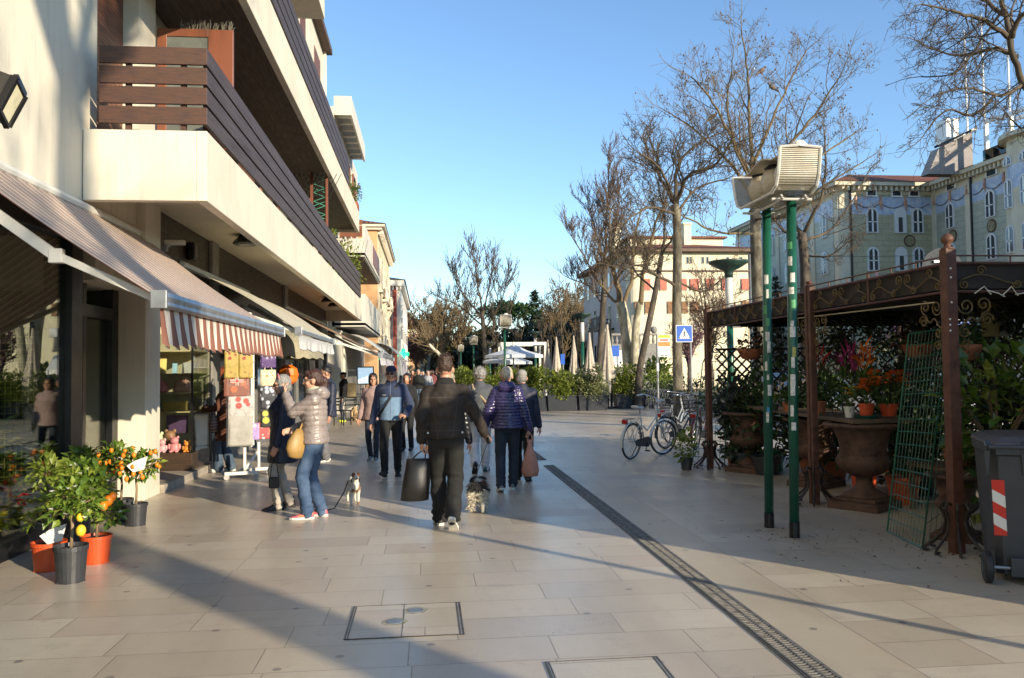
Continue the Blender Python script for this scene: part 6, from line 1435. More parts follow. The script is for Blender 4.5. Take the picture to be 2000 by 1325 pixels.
def evergreen(px, Y, top, wid, seed, label, m, shape='round', n=1300, base=.05):
 b = gbase(px, Y); k = Y / 1600; h = at(px, top, Y).z; w = wid * k
 t = thing('evergreen_tree', label, 'tree', tuple(b)); rn = random.Random(seed); g = MB(); L = .010 * Y
 if shape == 'umbrella':
  for i in range(26):
   a = rn.random() * 6.28; q_ = rn.random() ** .5 * .8; cloud(g, (w * q_ * math.cos(a), w * q_ * math.sin(a), h - .9 - 1.7 * q_ ** 2), (w * .28, w * .28, .75), n // 26, L * .55, L * .28, seed + i, shell=.5)
 elif shape == 'cone':
  for i in range(9):
   z = h * (.35 + .62 * i / 8); ww = w * (1 - i / 8.6) + .15
   for j in range(5):
    a = j * 1.257 + i; cloud(g, (ww * .55 * math.cos(a), ww * .55 * math.sin(a), z), (ww * .55, ww * .4, h * .035), n // 45, L * .6, L * .25, seed + i * 7 + j, shell=.3, droop=.2)
 else:
  for i in range(22):
   a = rn.random() * 6.28; q_ = rn.random() ** .6 * .72; z = h * rn.uniform(base + .12, .82); f = 1 - .5 * max(0, z / h - .55)
   cloud(g, (w * q_ * f * math.cos(a), w * q_ * f * math.sin(a), z), (w * .42 * f, w * .42 * f, h * .17), n // 22, L * .7, L * .38, seed + i, shell=.45)
 g.build('crown', m, t); g = MB(); g.tube([(0, 0, 0), (.2, 0, h * .45), (0, 0, h * .8)], [.35, .28, .12], 7); g.build('trunk', M_BARKD, t)
evergreen(988, 104, 588, 70, 1, 'wide umbrella pine with dark green domed crown', M_PINE, 'umbrella', 1700)
evergreen(1045, 112, 574, 30, 2, 'pointed dark conifer beside the umbrella pine', M_DARKG, 'cone', 1000)
evergreen(1010, 92, 640, 44, 3, 'dense dark evergreen below the umbrella pine', M_DARKG)
evergreen(1058, 88, 628, 44, 4, 'dark evergreen behind the open parasol', M_DARKG)
evergreen(1112, 90, 606, 46, 5, 'brownish green tree in the middle of the park', M_BROWNG)
evergreen(1120, 80, 648, 40, 6, 'dark evergreen next to the mushroom lamp', M_DARKG)
evergreen(960, 98, 634, 36, 7, 'brownish shrub tree left of the umbrella pine', M_BROWNG)
evergreen(1075, 120, 606, 40, 8, 'ochre green tree behind the conifer', M_BROWNG)
evergreen(872, 112, 652, 44, 9, 'dull green bushy tree under the far bare trees', M_BROWNG)
evergreen(912, 110, 668, 44, 10, 'low dark bush tree behind the small lamps', M_DARKG)
evergreen(1150, 84, 640, 30, 11, 'dark evergreen against the wing of the white building', M_DARKG)
evergreen(1518, 70, 545, 26, 12, 'dark cypress between white building and tiled hotel', M_DARKG, 'cone', 600)
evergreen(848, 150, 668, 50, 13, 'far brown tree closing the street', M_BROWNG)
evergreen(930, 130, 640, 60, 15, 'broad brown green tree behind the fan shaped bare tree', M_BROWNG, 'round', 1500)
evergreen(1030, 132, 618, 70, 16, 'broad dark tree behind the gazebo', M_DARKG, 'round', 1700)
evergreen(1100, 135, 600, 60, 17, 'broad ochre tree behind the parasols', M_BROWNG, 'round', 1500)
evergreen(1285, 50, 690, 46, 14, 'ivy green bush around the pale plane tree', M_LEAF_Y, 'round', 700)
g = MB(); rn = random.Random(77)
for i in range(150):
 x = rn.uniform(-6, 44); y = rn.uniform(140, 165); h = rn.uniform(3.5, 7.5) + 2.2 * noise.noise(V((x * .12, 3, 0)))
 for k in range(3): cloud(g, (x, y, h * (.25 + .25 * k)), (2.6, 2.0, h * .22), 60, 1.3, .7, i * 3 + k, shell=.4)
tag(g.build('far_wood', M_BROWNG), 'far wood of dull green and brown trees closing the park', 'wood', kind='stuff')
M_PLB = mat('blue black planter', (.012, .016, .023), .5, var=.1, dirt=.15)  # blue black taken darker so the boxes look shaded
def planter(px, Y, wid, label, lm, seed, h=1.25, n=1500, zt=None):
 b = gbase(px, Y); t = thing('hedge_planter', label, 'planter', tuple(b), 0, 'planters with hedges along the terrace'); a = wid / 2
 g = MB(); g.loft([[(-a, -.28, 0), (a, -.28, 0), (a, .28, 0), (-a, .28, 0)], [(-a - .03, -.31, .58), (a + .03, -.31, .58), (a + .03, .31, .58), (-a - .03, .31, .58)]]); g.box(-a - .05, a + .05, -.33, .33, .56, .61); g.build('box', M_PLB, t, bevel=.01)
 g = MB(); rn = random.Random(seed)
 for i in range(12): cloud(g, (rn.uniform(-a * .85, a * .85), rn.uniform(-.12, .12), .6 + h * rn.uniform(.12, .75)), (a * .55, .38, h * .28), n // 8, .115, .075, seed * 31 + i, shell=.35)
 cloud(g, (0, -.22, .62), (a * .95, .14, .2), n // 6, .1, .06, seed + 5, shell=.3, droop=.4); g.build('hedge', lm, t)
 g = MB()
 for i in range(6): g.tube([(rn.uniform(-a * .7, a * .7), 0, .5), (rn.uniform(-a * .7, a * .7), 0, .6 + h * .6)], .015, 5)
 g.build('stem', M_BARKD, t)
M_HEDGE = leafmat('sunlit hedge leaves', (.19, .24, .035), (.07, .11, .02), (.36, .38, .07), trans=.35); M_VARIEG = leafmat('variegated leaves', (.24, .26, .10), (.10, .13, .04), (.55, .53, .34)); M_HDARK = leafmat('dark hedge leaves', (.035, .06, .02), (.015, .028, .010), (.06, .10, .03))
for i, (px, Y, w_, lm, lb) in enumerate(((1155, 32.4, 1.12, M_VARIEG, 'planter with pale variegated hedge before the tallest closed parasol'), (1095, 32.5, 1.12, M_HEDGE, 'planter with yellow green hedge beside the variegated one'), (1040, 32.6, .95, M_HEDGE, 'planter with yellow green hedge just right of the capped person'), (980, 33.6, 1.1, M_HEDGE, 'planter with hedge hidden behind the violet jacket'), (925, 36, 1.2, M_HEDGE, 'planter with bright hedge left of the grey haired woman'), (896, 39, 1.2, M_HEDGE, 'planter with bright hedge at the far end of the row'), (1228, 33.4, 1.2, M_HEDGE, 'planter with bushy yellow green hedge right of the tallest parasol'))):
 planter(px, Y, w_, lb, lm, i + 1)
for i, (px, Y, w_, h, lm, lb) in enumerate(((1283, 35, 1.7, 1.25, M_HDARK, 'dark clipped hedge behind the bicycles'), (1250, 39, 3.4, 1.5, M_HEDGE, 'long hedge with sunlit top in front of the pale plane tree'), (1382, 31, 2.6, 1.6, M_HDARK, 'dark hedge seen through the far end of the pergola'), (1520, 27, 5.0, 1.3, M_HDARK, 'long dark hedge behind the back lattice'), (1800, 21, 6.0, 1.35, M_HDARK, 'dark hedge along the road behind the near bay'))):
 b = gbase(px, Y); t = thing('clipped_hedge', lb, 'hedge', tuple(b)); g = MB(); rn = random.Random(i)
 nn = int(w_ * 5)
 for j in range(nn): cloud(g, (rn.uniform(-w_ / 2, w_ / 2), rn.uniform(-.3, .3), h * rn.uniform(.2, .85)), (.45, .4, h * .22), 80, .13, .08, i * 90 + j, shell=.35)
 g.build('foliage', lm, t); g = MB(); [g.tube([(x, 0, 0), (x + .05, 0, h * .7)], .02, 5) for x in [-w_ / 2 + .3 + .5 * k for k in range(int(w_ / .5))]]; g.build('stem', M_BARKD, t)
t = thing('plastic_fence', 'low dark blue plastic barrier behind the bicycles', 'barrier', tuple(gbase(1290, 33)))
g = MB()
for k in range(12): g.box(-.62 + k * .11, -.57 + k * .11, 0, .04, .0, .78); g.box(-.63 + k * .11, -.56 + k * .11, -.005, .045, .74, .80)
g.build('bars', mat('dark blue plastic', (.03, .04, .06), .5), t)
g = MB(); g.box(-.65, .72, .0, .045, .68, .74); g.box(-.65, .72, .0, .045, .1, .16); g.build('rail', mat('dark blue plastic', (.03, .04, .06), .5), t)
M_PARA = clothmat('beige parasol cloth', (.52, .45, .37), .85, 200, .3); M_PARB = clothmat('pale blue white parasol cloth', (.62, .66, .70), .8, 200)
def closed_parasol(px, Y, top, r, seed, lab):
 b = gbase(px, Y); h = at(px, top, Y).z; t = thing('closed_parasol', lab, 'parasol', tuple(b), 0, 'closed beige parasols behind the hedge'); rn = random.Random(seed)
 prof = [(.10, h), (.13, h - .15), (.55, h * .6), (.85, h * .42), (1.0, h * .28), (.9, .75)]; rings = []
 for (k, z) in prof:
  ring = []
  for j in range(32):
   a = 2 * PI * j / 32; f = 1 + .22 * math.cos(a * 8 + z * .6 + seed) * min(1, k * 1.2) + .06 * math.sin(a * 3 + z * 2); ring.append((r * k * f * math.cos(a), r * k * f * math.sin(a), z + (.08 * math.sin(a * 5) if z < 1 else 0)))
  rings.append(ring)
 g = MB(); g.loft(rings); g.build('canopy', M_PARA, t, smooth=True)
 g = MB(); g.tube([(0, 0, 0), (0, 0, h + .1)], .03, 8); g.lathe([(.03, 0), (.08, .03), (.05, .12), (0, .14)], 10, (0, 0, h)); g.build('pole', M_BLACK, t)
 g = MB(); g.box(-.3, .3, -.3, .3, 0, .08); g.build('base_plate', M_BLACK, t)
 g = MB(); g.tube([(.2, .3, 0), (.2, .3, h + .25), (.0, .0, h + .2)], .05, 6); g.build('mast', M_BLACK, t)
for i, (px, Y, top, r) in enumerate(((1187, 33.6, 634, .36), (1152, 38, 650, .33), (1121, 38.5, 656, .31), (1087, 39, 658, .31), (1070, 40, 664, .28))):
 closed_parasol(px, Y, top, r, i, ('tallest closed beige parasol standing before the hedge', 'closed parasol second from the tallest one', 'closed parasol in the middle of the row', 'closed parasol with sunlit folds fourth from the tallest one', 'shaded closed parasol beside the open pale blue one')[i])
def open_parasol(px, Y, ztop, zed, w, lab, m):
 b = gbase(px, Y); t = thing('open_parasol', lab, 'parasol', tuple(b)); vs = [(0, 0, ztop)]; fs = []; n = 8
 for k in range(n):
  a = 2 * PI * k / n + PI / 8; vs.append((w * math.cos(a) * .5, w * math.sin(a) * .5, ztop * .45 + zed * .55 - .05)); 
 for k in range(n): a = 2 * PI * k / n + PI / 8; vs.append((w * math.cos(a), w * math.sin(a), zed))
 for k in range(n): a = 2 * PI * k / n + PI / 8; vs.append((w * math.cos(a), w * math.sin(a), zed - .16))
 for k in range(n):
  j = (k + 1) % n; fs += [(0, 1 + k, 1 + j), (1 + k, 1 + n + k, 1 + n + j, 1 + j), (1 + n + k, 1 + 2 * n + k, 1 + 2 * n + j, 1 + n + j)]
 MB().add(vs, fs).build('canopy', m, t); g = MB(); g.tube([(0, 0, 0), (0, 0, ztop + .12)], .04, 8); g.build('pole', M_GREYM, t)
 g = MB(); [g.tube([(0, 0, zed + .1), (w * math.cos(2 * PI * k / n + PI / 8), w * math.sin(2 * PI * k / n + PI / 8), zed - .02)], .015, 5) for k in range(n)]; g.build('rib', M_GREYM, t)
open_parasol(1003, 44, 3.05, 2.45, 1.65, 'open pale blue square parasol above the violet jacket', M_PARB)
open_parasol(975, 47, 2.55, 2.2, 1.0, 'lower open greyish parasol under the pale blue one', M_PARB); open_parasol(1006, 50, 2.6, 2.15, 1.1, 'second lower greyish parasol beside the distant lamp post', M_PARB)
t = thing('gazebo_frame', 'white metal gazebo frame behind the open parasol', 'gazebo', tuple(gbase(1030, 46)))
g = MB(); g.box(-1.5, 1.1, 0, .16, 3.05, 3.22); g.box(-1.5, 1.1, 2.2, 2.36, 3.05, 3.22); g.box(-1.5, -1.34, .16, 2.2, 3.05, 3.22); g.box(.94, 1.1, .16, 2.2, 3.05, 3.22); g.build('top_frame', M_WHITEP, t)
for x in (-1.45, .98):
 for y in (.02, 2.24): g = MB(); g.box(x, x + .12, y, y + .12, 0, 3.05); g.build('post', M_WHITEP, t)
g = MB(); [g.tube([(x, 0, z), (x + 2.2, 0, z)], .02, 6) for x in (-.5, 1.6, 3.6) for z in (1.0,)]; g.build('low_rail', M_GREYM, t)
def mushroom(px, Y, top, lab):
 b = gbase(px, Y); z = at(px, top, Y).z; t = thing('mushroom_lamp', lab, 'street lamp', tuple(b), 0, 'green disc lamps on white necks'); r = .60
 g = MB(); g.lathe([(0, z), (r * .5, z + .0), (r, z - .04), (r * .98, z - .10), (r * .6, z - .24), (r * .25, z - .34), (.13, z - .42), (.12, z - .55), (0, z - .55)], 28, cap=False); g.build('shade', mat('dark green lamp shade', (.022, .05, .042), .45, var=.15), t, smooth=True)
 g = MB(); g.tube([(0, 0, z * .66), (0, 0, z - .5)], .115, 14); g.build('neck', mat('white lamp neck', (.66, .66, .62), .35), t, smooth=True); g = MB(); g.tube([(0, 0, 0), (0, 0, z * .66)], .10, 12); g.build('pole', M_GRN, t, smooth=True)
 return t, z
t, z = mushroom(1427, 24, 508, 'large disc lamp behind the pergola roof, in front of the white building')
g = MB(); g.box(.02, .32, -.16, -.12, z * .70 - .6, z * .70 + .1); g.build('notice_plate', mat('dark back of sign', (.05, .055, .06), .5), t)
mushroom(1138, 48, 612, 'middle sized disc lamp behind the fourth parasol'); mushroom(1046, 66, 648, 'small disc lamp behind the gazebo frame')
mushroom(957, 70, 668, 'smallest disc lamp beside the open parasol')
M_BLUE = mat('sign blue', (.012, .10, .48), .4, var=.05); M_SWH = mat('sign white', (.78, .78, .76), .4, var=.04)
def crossing(px, py, Y, s_, lab, hpole):
 p = at(px, py, Y); t = thing('crossing_sign', lab, 'road sign', (p.x, Y, 0)); z = p.z; a = s_ / 2
 g = MB(); g.box(-a, a, 0, .02, z - a, z + a); g.build('plate', M_SWH, t); f = a * .93
 g = MB(); g.box(-f, f, -.004, 0, z - f, z + f); g.build('blue_field', M_BLUE, t)
 g = MB(); g.ext([(-.36 * s_, -.004, z - .30 * s_), (.36 * s_, -.004, z - .30 * s_), (0, -.004, z + .34 * s_)], (0, -.004, 0)); tri = g.build('white_triangle', M_SWH, t)
 g = MB(); y = -.012
 def pl(*q): g.ext([(u * s_, y, z + w * s_) for u, w in q], (0, .004, 0))
 g.lathe([(0, 0), (.034 * s_, 0), (.034 * s_, .003), (0, .003)], 10); g.v = [(x, y - q_ + .003, z + .165 * s_ + yy) for x, yy, q_ in g.v]
 pl((-.02, .12), (.03, .12), (.07, .0), (.045, -.005), (.03, .05), (.03, -.04), (.09, -.24), (.055, -.24), (.005, -.08), (-.05, -.24), (-.085, -.24), (-.02, -.04), (-.02, .05), (-.06, -.01), (-.08, .01))
 for k in range(5): u = -.28 + k * .14; pl((u - .03 + .02 * (2 - k) * -.4, -.285), (u + .03, -.285), (u + .02, -.20), (u - .02, -.20)) if k in (0, 4) else pl((u - .028, -.285), (u + .028, -.285), (u + .02, -.25), (u - .02, -.25))
 g.build('walking_figure', M_BLACK, tri)
 g = MB(); g.tube([(a * .8, .05, 0), (a * .8, .05, z + a * .9)], .03, 8); g.build('pole', M_GREYM, t)
crossing(1336.5, 652, 26.2, .56, 'blue pedestrian crossing sign in front of the curved limbed tree', 3); crossing(1880, 614, 20, .6, 'second blue crossing sign seen under the pergola roof', 3)
p = at(1297, 690, 29.5); t = thing('bus_stop_sign', 'bus stop panel with yellow top and orange and white fields', 'bus stop', (p.x, 29.5, 0)); k = 29.5 / 1600
zz = lambda y: at(1297, y, 29.5).z
for (y0, y1, m, nm) in ((655, 660, M_YEL, 'yellow_band'), (661, 668, M_SWH, 'heading_band'), (668, 677, mat('orange field', (.75, .22, .05), .5), 'orange_field'), (677, 697, M_SWH, 'timetable')):
 g = MB(); g.box(-12 * k, 12 * k, -.02, .02, zz(y1), zz(y0)); o = g.build(nm, m, t)
 if nm == 'heading_band':
  g = MB(); [g.box(x * k, (x + 2) * k, -.026, -.02, zz(666), zz(663)) for x in (-8, -5.5, -3, -.5, 2, 4.5, 7)]; g.build('red_mark', M_RED, o)
 if nm == 'timetable':
  g = MB(); [g.box(x * k, (x + w_) * k, -.026, -.02, zz(695.5), zz(694)) for x, w_ in ((-7, 6), (1, 5))]; g.build('dark_mark', M_BLACK, o)
g = MB(); g.tube([(-14 * k, 0, 0), (-14 * k, 0, zz(654))], .04, 8); g.build('pole', M_GREYM, t); g = MB(); g.tube([(-14 * k, 0, zz(725)), (-14 * k, 0, zz(709))], .055, 8); g.build('pole_sleeve', M_SWH, t)
for i, (px, py, Y) in enumerate(((1202, 686, 42), (1096, 702, 44))):
 p = at(px, py, Y); t = thing('parking_sign', ('blue round edged sign behind the tallest parasol', 'blue sign low between the closed parasols')[i], 'road sign', (p.x, Y, 0))
 g = MB(); g.box(-.2, .2, 0, .02, p.z - .28, p.z + .28); g.build('plate', M_BLUE, t); g = MB(); g.tube([(.1, .04, 0), (.1, .04, p.z + .25)], .03, 6); g.build('pole', M_GREYM, t)
t = thing('white_awning', 'white sloping awning beside the pale plane tree', 'awning', at(1215, 700, 46)); g = MB(); g.add([(-1.1, 0, -.3), (1.3, 0, -.3), (1.5, 1.4, .5), (-.7, 1.4, .5), (-1.1, 0, -.55), (1.3, 0, -.55)], [(0, 1, 2, 3), (0, 4, 5, 1)]); g.build('fabric', M_SWH, t)
g = MB(); [g.tube([(x, 0, -.3), (x, 0, -2.3)], .03, 6) for x in (-1.0, 1.2)]; g.build('pole', M_GREYM, t)
p = at(1840, 512, 19); t = thing('round_sign', 'round grey back of a sign above the pergola roof', 'road sign', (p.x, 19, 0)); g = MB(); g.lathe([(0, -.01), (.55, -.01), (.55, .01), (0, .01)], 32); g.v = [(x, z, p.z + y - .2) for x, y, z in g.v]; g.build('plate', mat('shade-darkened sign back', (.035, .042, .05), .75), t)  # plate colour darkened so the sunlit sign looks shaded
g = MB(); g.tube([(0, .05, 0), (0, .05, p.z)], .04, 8); g.box(-.25, .25, -.06, -.03, p.z - .02, p.z + .03); g.build('pole', M_GREYM, t)
t = thing('stone_balustrade', 'grey stone balustrade with ball finials before the white building', 'balustrade', at(1205, 680, 58)); g = MB(); b = t.location.z
g.box(-1.2, 3.0, 0, .3, -b, .3); g.box(-1.2, 3.0, -.05, .35, .9, 1.05)
for k in range(12): g.lathe([(.08, .3), (.13, .5), (.07, .75), (.09, .9)], 8, (-1.0 + k * .34, .15, 0))
for x in (-1.0, 2.8): g.ell((x, .15, 1.3), .25, .25, .27)
g.build('baluster_wall', M_URN if False else mat('grey stone', (.25, .24, .22), .85, var=.15, bump=.3), t)
def car(x, y, rz, lab, paint):
 t = thing('parked_car', lab, 'car', (x, y, 0), rz, 'cars parked behind the stall')
 sec = [(-2.0, .35, .62, .70), (-1.9, .28, .85, .8), (-1.2, .25, .95, .85), (1.0, .25, .98, .86), (1.75, .25, .9, .84), (2.0, .32, .7, .74)]
 g = MB(); g.loft([[(-w_, yy, z0), (w_, yy, z0), (w_ + .02, yy, (z0 + z1) / 2), (w_ - .05, yy, z1), (-w_ + .05, yy, z1), (-w_ - .02, yy, (z0 + z1) / 2)] for yy, z0, z1, w_ in sec]); g.build('body', paint, t, smooth=False, bevel=.03)
 g = MB(); g.loft([[(-w_, yy, z) for yy in (-a, b)][::1] + [(w_, yy, z) for yy in (b, -a)] for w_, z, a, b in ((.80, .95, 1.0, 1.65), (.62, 1.42, .35, 1.25), (.55, 1.46, .2, 1.1))]); g.build('window', M_GLASSD, t, bevel=.02)
 for sx in (-1, 1):
  for yy in (-1.25, 1.25):
   g = MB(); g.lathe([(.0, -.09), (.3, -.09), (.31, 0), (.3, .09), (0, .09)], 20); g.v = [(sx * .76 + z, yy + a, .31 + b_) for a, b_, z in g.v]; g.build('wheel', M_TYRE, t)
  g = MB(); g.ell((sx * .6, -2.0, .68), .14, .05, .07); g.build('headlight', M_SWH, t)
car(11.2, 17.5, R(8), 'white car parked behind the pergola lattice', mat('white car paint', (.6, .6, .6), .25, coat=.6)); car(11.3, 24.0, R(4), 'silver car parked behind the far end of the stall', mat('silver car paint', (.28, .30, .32), .25, metal=.5, coat=.6))
M_IVO = plaster('ivory plaster', (.78, .70, .50)); M_GREYPL = plaster('greyish plaster', (.46, .43, .40)); M_SALM = mat('salmon shutter', (.48, .15, .10), .7, var=.12); M_BRSH = mat('brown shutter', (.24, .12, .05), .7, var=.15)
WB = thing('white_building', 'ivory four storey building with salmon and brown shutters behind the trees', 'building', (15.2, 62, 0)); Yw = 62
wx = lambda px: at(px, 600, Yw).x
wz = lambda py, px=1350: at(px, py, Yw).z
x0 = wx(1228); x1 = wx(1468); ze = wz(493)
g = MB(); g.box(x0 + .8, x1, Yw, Yw + 18, 0, ze); g.lathe([(.8, 0), (.8, ze)], 24, (x0 + .8, Yw + .8, 0)); part(g, 'wall', M_IVO, WB)
g = MB(); g.box(x0, x0 + .7, Yw + .8, Yw + 18, 0, ze - .01); part(g, 'side_wall', M_GREYPL, WB)
g = MB(); g.box(x0 - .6, x1 + .6, Yw - .6, Yw + 18.4, ze, ze + .25); g.box(x0 + .0, x1, Yw - .12, Yw, wz(531), wz(528)); part(g, 'eaves', mat('brown eaves', (.16, .11, .085), .8), WB)
g = MB(); g.add([(x0 - .7, Yw - .7, ze + .26), (x1 + .7, Yw - .7, ze + .26), (x1 + .7, Yw + 18, ze + .26), (x0 - .7, Yw + 18, ze + .26), (x0 + 3, Yw + 4.5, ze + 1.3), (x1 - 3, Yw + 4.5, ze + 1.3), (x1 - 3, Yw + 14, ze + 1.3), (x0 + 3, Yw + 14, ze + 1.3)], [(0, 1, 5, 4), (1, 2, 6, 5), (2, 3, 7, 6), (3, 0, 4, 7), (4, 5, 6, 7)]); rf = part(g, 'roof', M_TILE, WB)
g = MB(); g.box(x0 + 1.5, x0 + 9.5, Yw + 5, Yw + 13, ze + .3, ze + 1.9); part(g, 'attic_wall', M_IVO, WB); g = MB(); g.box(x0 + 1.2, x0 + 9.8, Yw + 4.7, Yw + 13.3, ze + 1.9, ze + 2.05); part(g, 'attic_roof', M_TILE, WB)
for px in (1378, 1232): g = MB(); x = wx(px); g.box(x - .3, x + .3, Yw + 4, Yw + 4.8, ze + .5, ze + 2.9); g.box(x - .38, x + .38, Yw + 3.92, Yw + 4.88, ze + 2.9, ze + 3.05); part(g, 'chimney', M_IVO, WB)
def panel(parent, xa, xb, za, zb, Y, m, nm, d=.05): g = MB(); g.box(xa, xb, Y - d, Y, za, zb); return part(g, nm, m, parent)
for (pa, pb) in ((1332, 1341), (1349, 1365), (1380, 1394), (1411, 1424), (1449, 1462), (1290, 1302), (1258, 1270)):
 win(WB, 'y', wx(pa), wx(pb), wz(567), wz(545), Yw, M_STON, M_GLASSD, .05); panel(WB, wx(pa) - .02, wx(pb) + .02, wz(567), wz(545), Yw - .06, M_SALM, 'shutter')
for (pa, pb) in ((1304, 1313), (1332, 1342), (1349, 1365), (1411, 1424), (1260, 1276), (1240, 1250), (1449, 1462)):
 win(WB, 'y', wx(pa), wx(pb), wz(612), wz(589), Yw, M_STON, M_GLASSD, .05); panel(WB, wx(pa) - .02, wx(pb) + .02, wz(612), wz(589), Yw - .06, M_BRSH, 'shutter')
for (pa, pb) in ((1325, 1331), (1342, 1347), (1349, 1353), (1372, 1377), (1381, 1386), (1420, 1426), (1446, 1452)): win(WB, 'y', wx(pa), wx(pb), wz(515), wz(502), Yw, M_STON, M_GLASSD, .05)
for yy in (65, 68, 71, 74, 77):
 for za in (2.2, 5.4, 8.2):
  g = MB(); g.box(x0 - .06, x0 + .02, yy, yy + .9, za, za + 1.7); o = part(g, 'window', M_STON, WB); g = MB(); g.box(x0 - .075, x0 - .06, yy + .12, yy + .78, za + .1, za + 1.6); part(g, 'pane', M_GLASSD, o)
g = MB(); g.box(x0 - 1.3, x0 - .05, 67, 71, 4.9, 5.05); [g.tube([(x0 - 1.25, 67 + k * .4, 5.05), (x0 - 1.25, 67 + k * .4, 6.0)], .03, 4) for k in range(11)]; g.box(x0 - 1.3, x0 - 1.2, 67, 71, 6.0, 6.06); part(g, 'balcony', M_BLACK, WB)
g = MB(); [g.tube([(x, Yw - .08, 0), (x, Yw - .08, ze)], .06, 6) for x in (wx(1466),)]; part(g, 'drainpipe', M_GREYM, WB)
def tiles(name, a, b, c, axis):
 t = NT(name); co = t.xyz('Object'); cb = t.n('ShaderNodeCombineXYZ'); t.l(co['XYZ'.index(axis)], cb.inputs[0]); t.l(co[2], cb.inputs[1])
 br = t.n('ShaderNodeTexBrick'); t.l(cb.outputs[0], br.inputs['Vector']); br.inputs['Color1'].default_value = (*a, 1); br.inputs['Color2'].default_value = (*b, 1); br.inputs['Mortar'].default_value = (*c, 1)
 br.inputs['Scale'].default_value = 1; br.inputs['Brick Width'].default_value = 1.1; br.inputs['Row Height'].default_value = .45; br.inputs['Mortar Size'].default_value = .025
 n = t.noise(t.coord('Object'), 7, 6, .75); n2 = t.noise(t.coord('Object'), .5, 4)
 cc = t.mix(t.ramp(n, [(.35, .55), (.65, 0)]), br.outputs[0], tuple(x * .45 for x in a)); cc = t.mix(t.ramp(n2, [(.4, .35), (.7, 0)]), cc, tuple(x * .6 for x in b))
 t.set(Base_Color=cc, Roughness=.5); return t.mat
M_TILX = tiles('ochre green tile facing', (.54, .49, .32), (.44, .42, .28), (.30, .27, .19), 'X'); M_TILY = tiles('sea green tile facing', (.50, .52, .42), (.41, .44, .37), (.27, .28, .23), 'Y')
t_ = NT('blue majolica frieze'); c_ = t_.coord('Object'); n_ = t_.noise(c_, 2.5, 5, .65); t_.set(Base_Color=t_.ramp(n_, [(.3, (.24, .33, .52)), (.5, (.40, .48, .62)), (.7, (.60, .63, .66))]), Roughness=.45); M_FRZ = t_.mat
M_HST = plaster('pale hotel stone', (.62, .57, .44), .08, .35); M_GARL = mat('garland glaze', (.17, .17, .21), .5); M_FLESH = mat('peach glazed relief', (.50, .26, .17), .5, var=.2, vs=4)
HT = thing('tiled_hotel', 'large hotel faced with green tiles and a blue painted frieze under a tiled roof', 'building', (31, 62, 0)); Yh = 62
hx = lambda px: at(px, 450, Yh).x
hz = lambda py, px=1730: at(px, py, Yh).z
hx0, hx1 = hx(1641), hx(1822); hc = hz(366)
zA, zB_, zF0, zF1 = hz(454), hz(406), hz(420), hz(386)
g = MB(); g.box(hx0, hx1 + 10, Yh, Yh + 22, 0, hc); part(g, 'wall', M_HST, HT)
g = MB(); g.box(hx0 + 1.0, hx1, Yh - .06, Yh, 0, zF0); part(g, 'tile_facing', M_TILX, HT)
g = MB(); g.box(hx0 + 1.0, hx1, Yh - .07, Yh, zF0, zF1); fz = part(g, 'frieze', M_FRZ, HT)
g = MB(); g.box(hx0 + 1.0, hx1, Yh - .05, Yh, zF1, hc - .6); part(g, 'attic_band', M_VARIEG if False else mat('mosaic attic band', (.33, .33, .24), .6, var=.35, vs=9), HT)
g = MB(); g.box(hx1, hx1 + 14, 46.5, Yh, 0, hc); part(g, 'wing_wall', M_HST, HT)
g = MB(); g.box(hx0 - .05, hx0, Yh + 1, Yh + 22, 0, zF0); part(g, 'tile_facing', M_TILY, HT); g = MB(); g.box(hx0 - .06, hx0, Yh + 1, Yh + 22, zF0, zF1); part(g, 'frieze', M_FRZ, HT)  # tile facing on this side added to darken a face in shade
g = MB(); [g.box(hx0 - .12, hx0 + .02, Yh + q, Yh + q + .7, 0, hc - .3) for q in (.1, 4.2, 7.7, 11.2)]; part(g, 'pilaster', M_HST, HT)
g = MB(); g.box(hx1 - .06, hx1, 46.5, Yh - .1, 0, zF0 ); part(g, 'tile_facing', M_TILY, HT)
g = MB(); g.box(hx1 - .07, hx1, 46.5, Yh - .1, zF0, zF1); fw_ = part(g, 'frieze', M_FRZ, HT)
def garland(pts_of, L, parent):
 g = MB(); f = MB(); n = max(1, int(L / 2.0)); st = L / n; zt = zF1 - .5
 for k in range(n):
  g.tube([pts_of(st * (k + u / 8), zt - .38 * math.sin(PI * u / 8)) for u in range(9)], .045, 5)
  f = MB(); p = pts_of(st * (k + .02), zt + .05); f.ell(p + V((0, 0, .0)), .16, .12, .3); f.ell(p + V((0, 0, .42)), .12, .1, .14); f.cap(p + V((.03, .0, -.2)), p + V((.1, .0, -.6)), .1, .06); f.cap(p + V((0, 0, .2)), p + V((0, 0, .42)), .1, .08); part(f, 'relief_figure', M_FLESH, parent, remesh=.06)
 part(g, 'garland', M_GARL, parent)
garland(lambda u, z: V((hx0 + 1.3 + u, Yh - .1, z)), hx1 - hx0 - 1.6, fz); garland(lambda u, z: V((hx1 - .1, Yh - .4 - u, z)), 14, fw_)
g = MB(); g.box(hx0 - .7, hx1 - .1, Yh - .7, Yh + 22.5, hc, hc + .3); g.box(hx1 - .7, hx1 + 14, 46.2, Yh - .7, hc, hc + .3)
for k in range(int((hx1 - hx0) / .45)): g.box(hx0 + k * .45, hx0 + k * .45 + .2, Yh - .5, Yh, hc - .35, hc)
for k in range(32): g.box(hx1 - .5, hx1, Yh - .9 - k * .45, Yh - .7 - k * .45, hc - .35, hc)
for k in range(40): g.box(hx0 - .5, hx0, Yh + k * .5, Yh + k * .5 + .22, hc - .35, hc)
part(g, 'cornice', M_HST, HT)
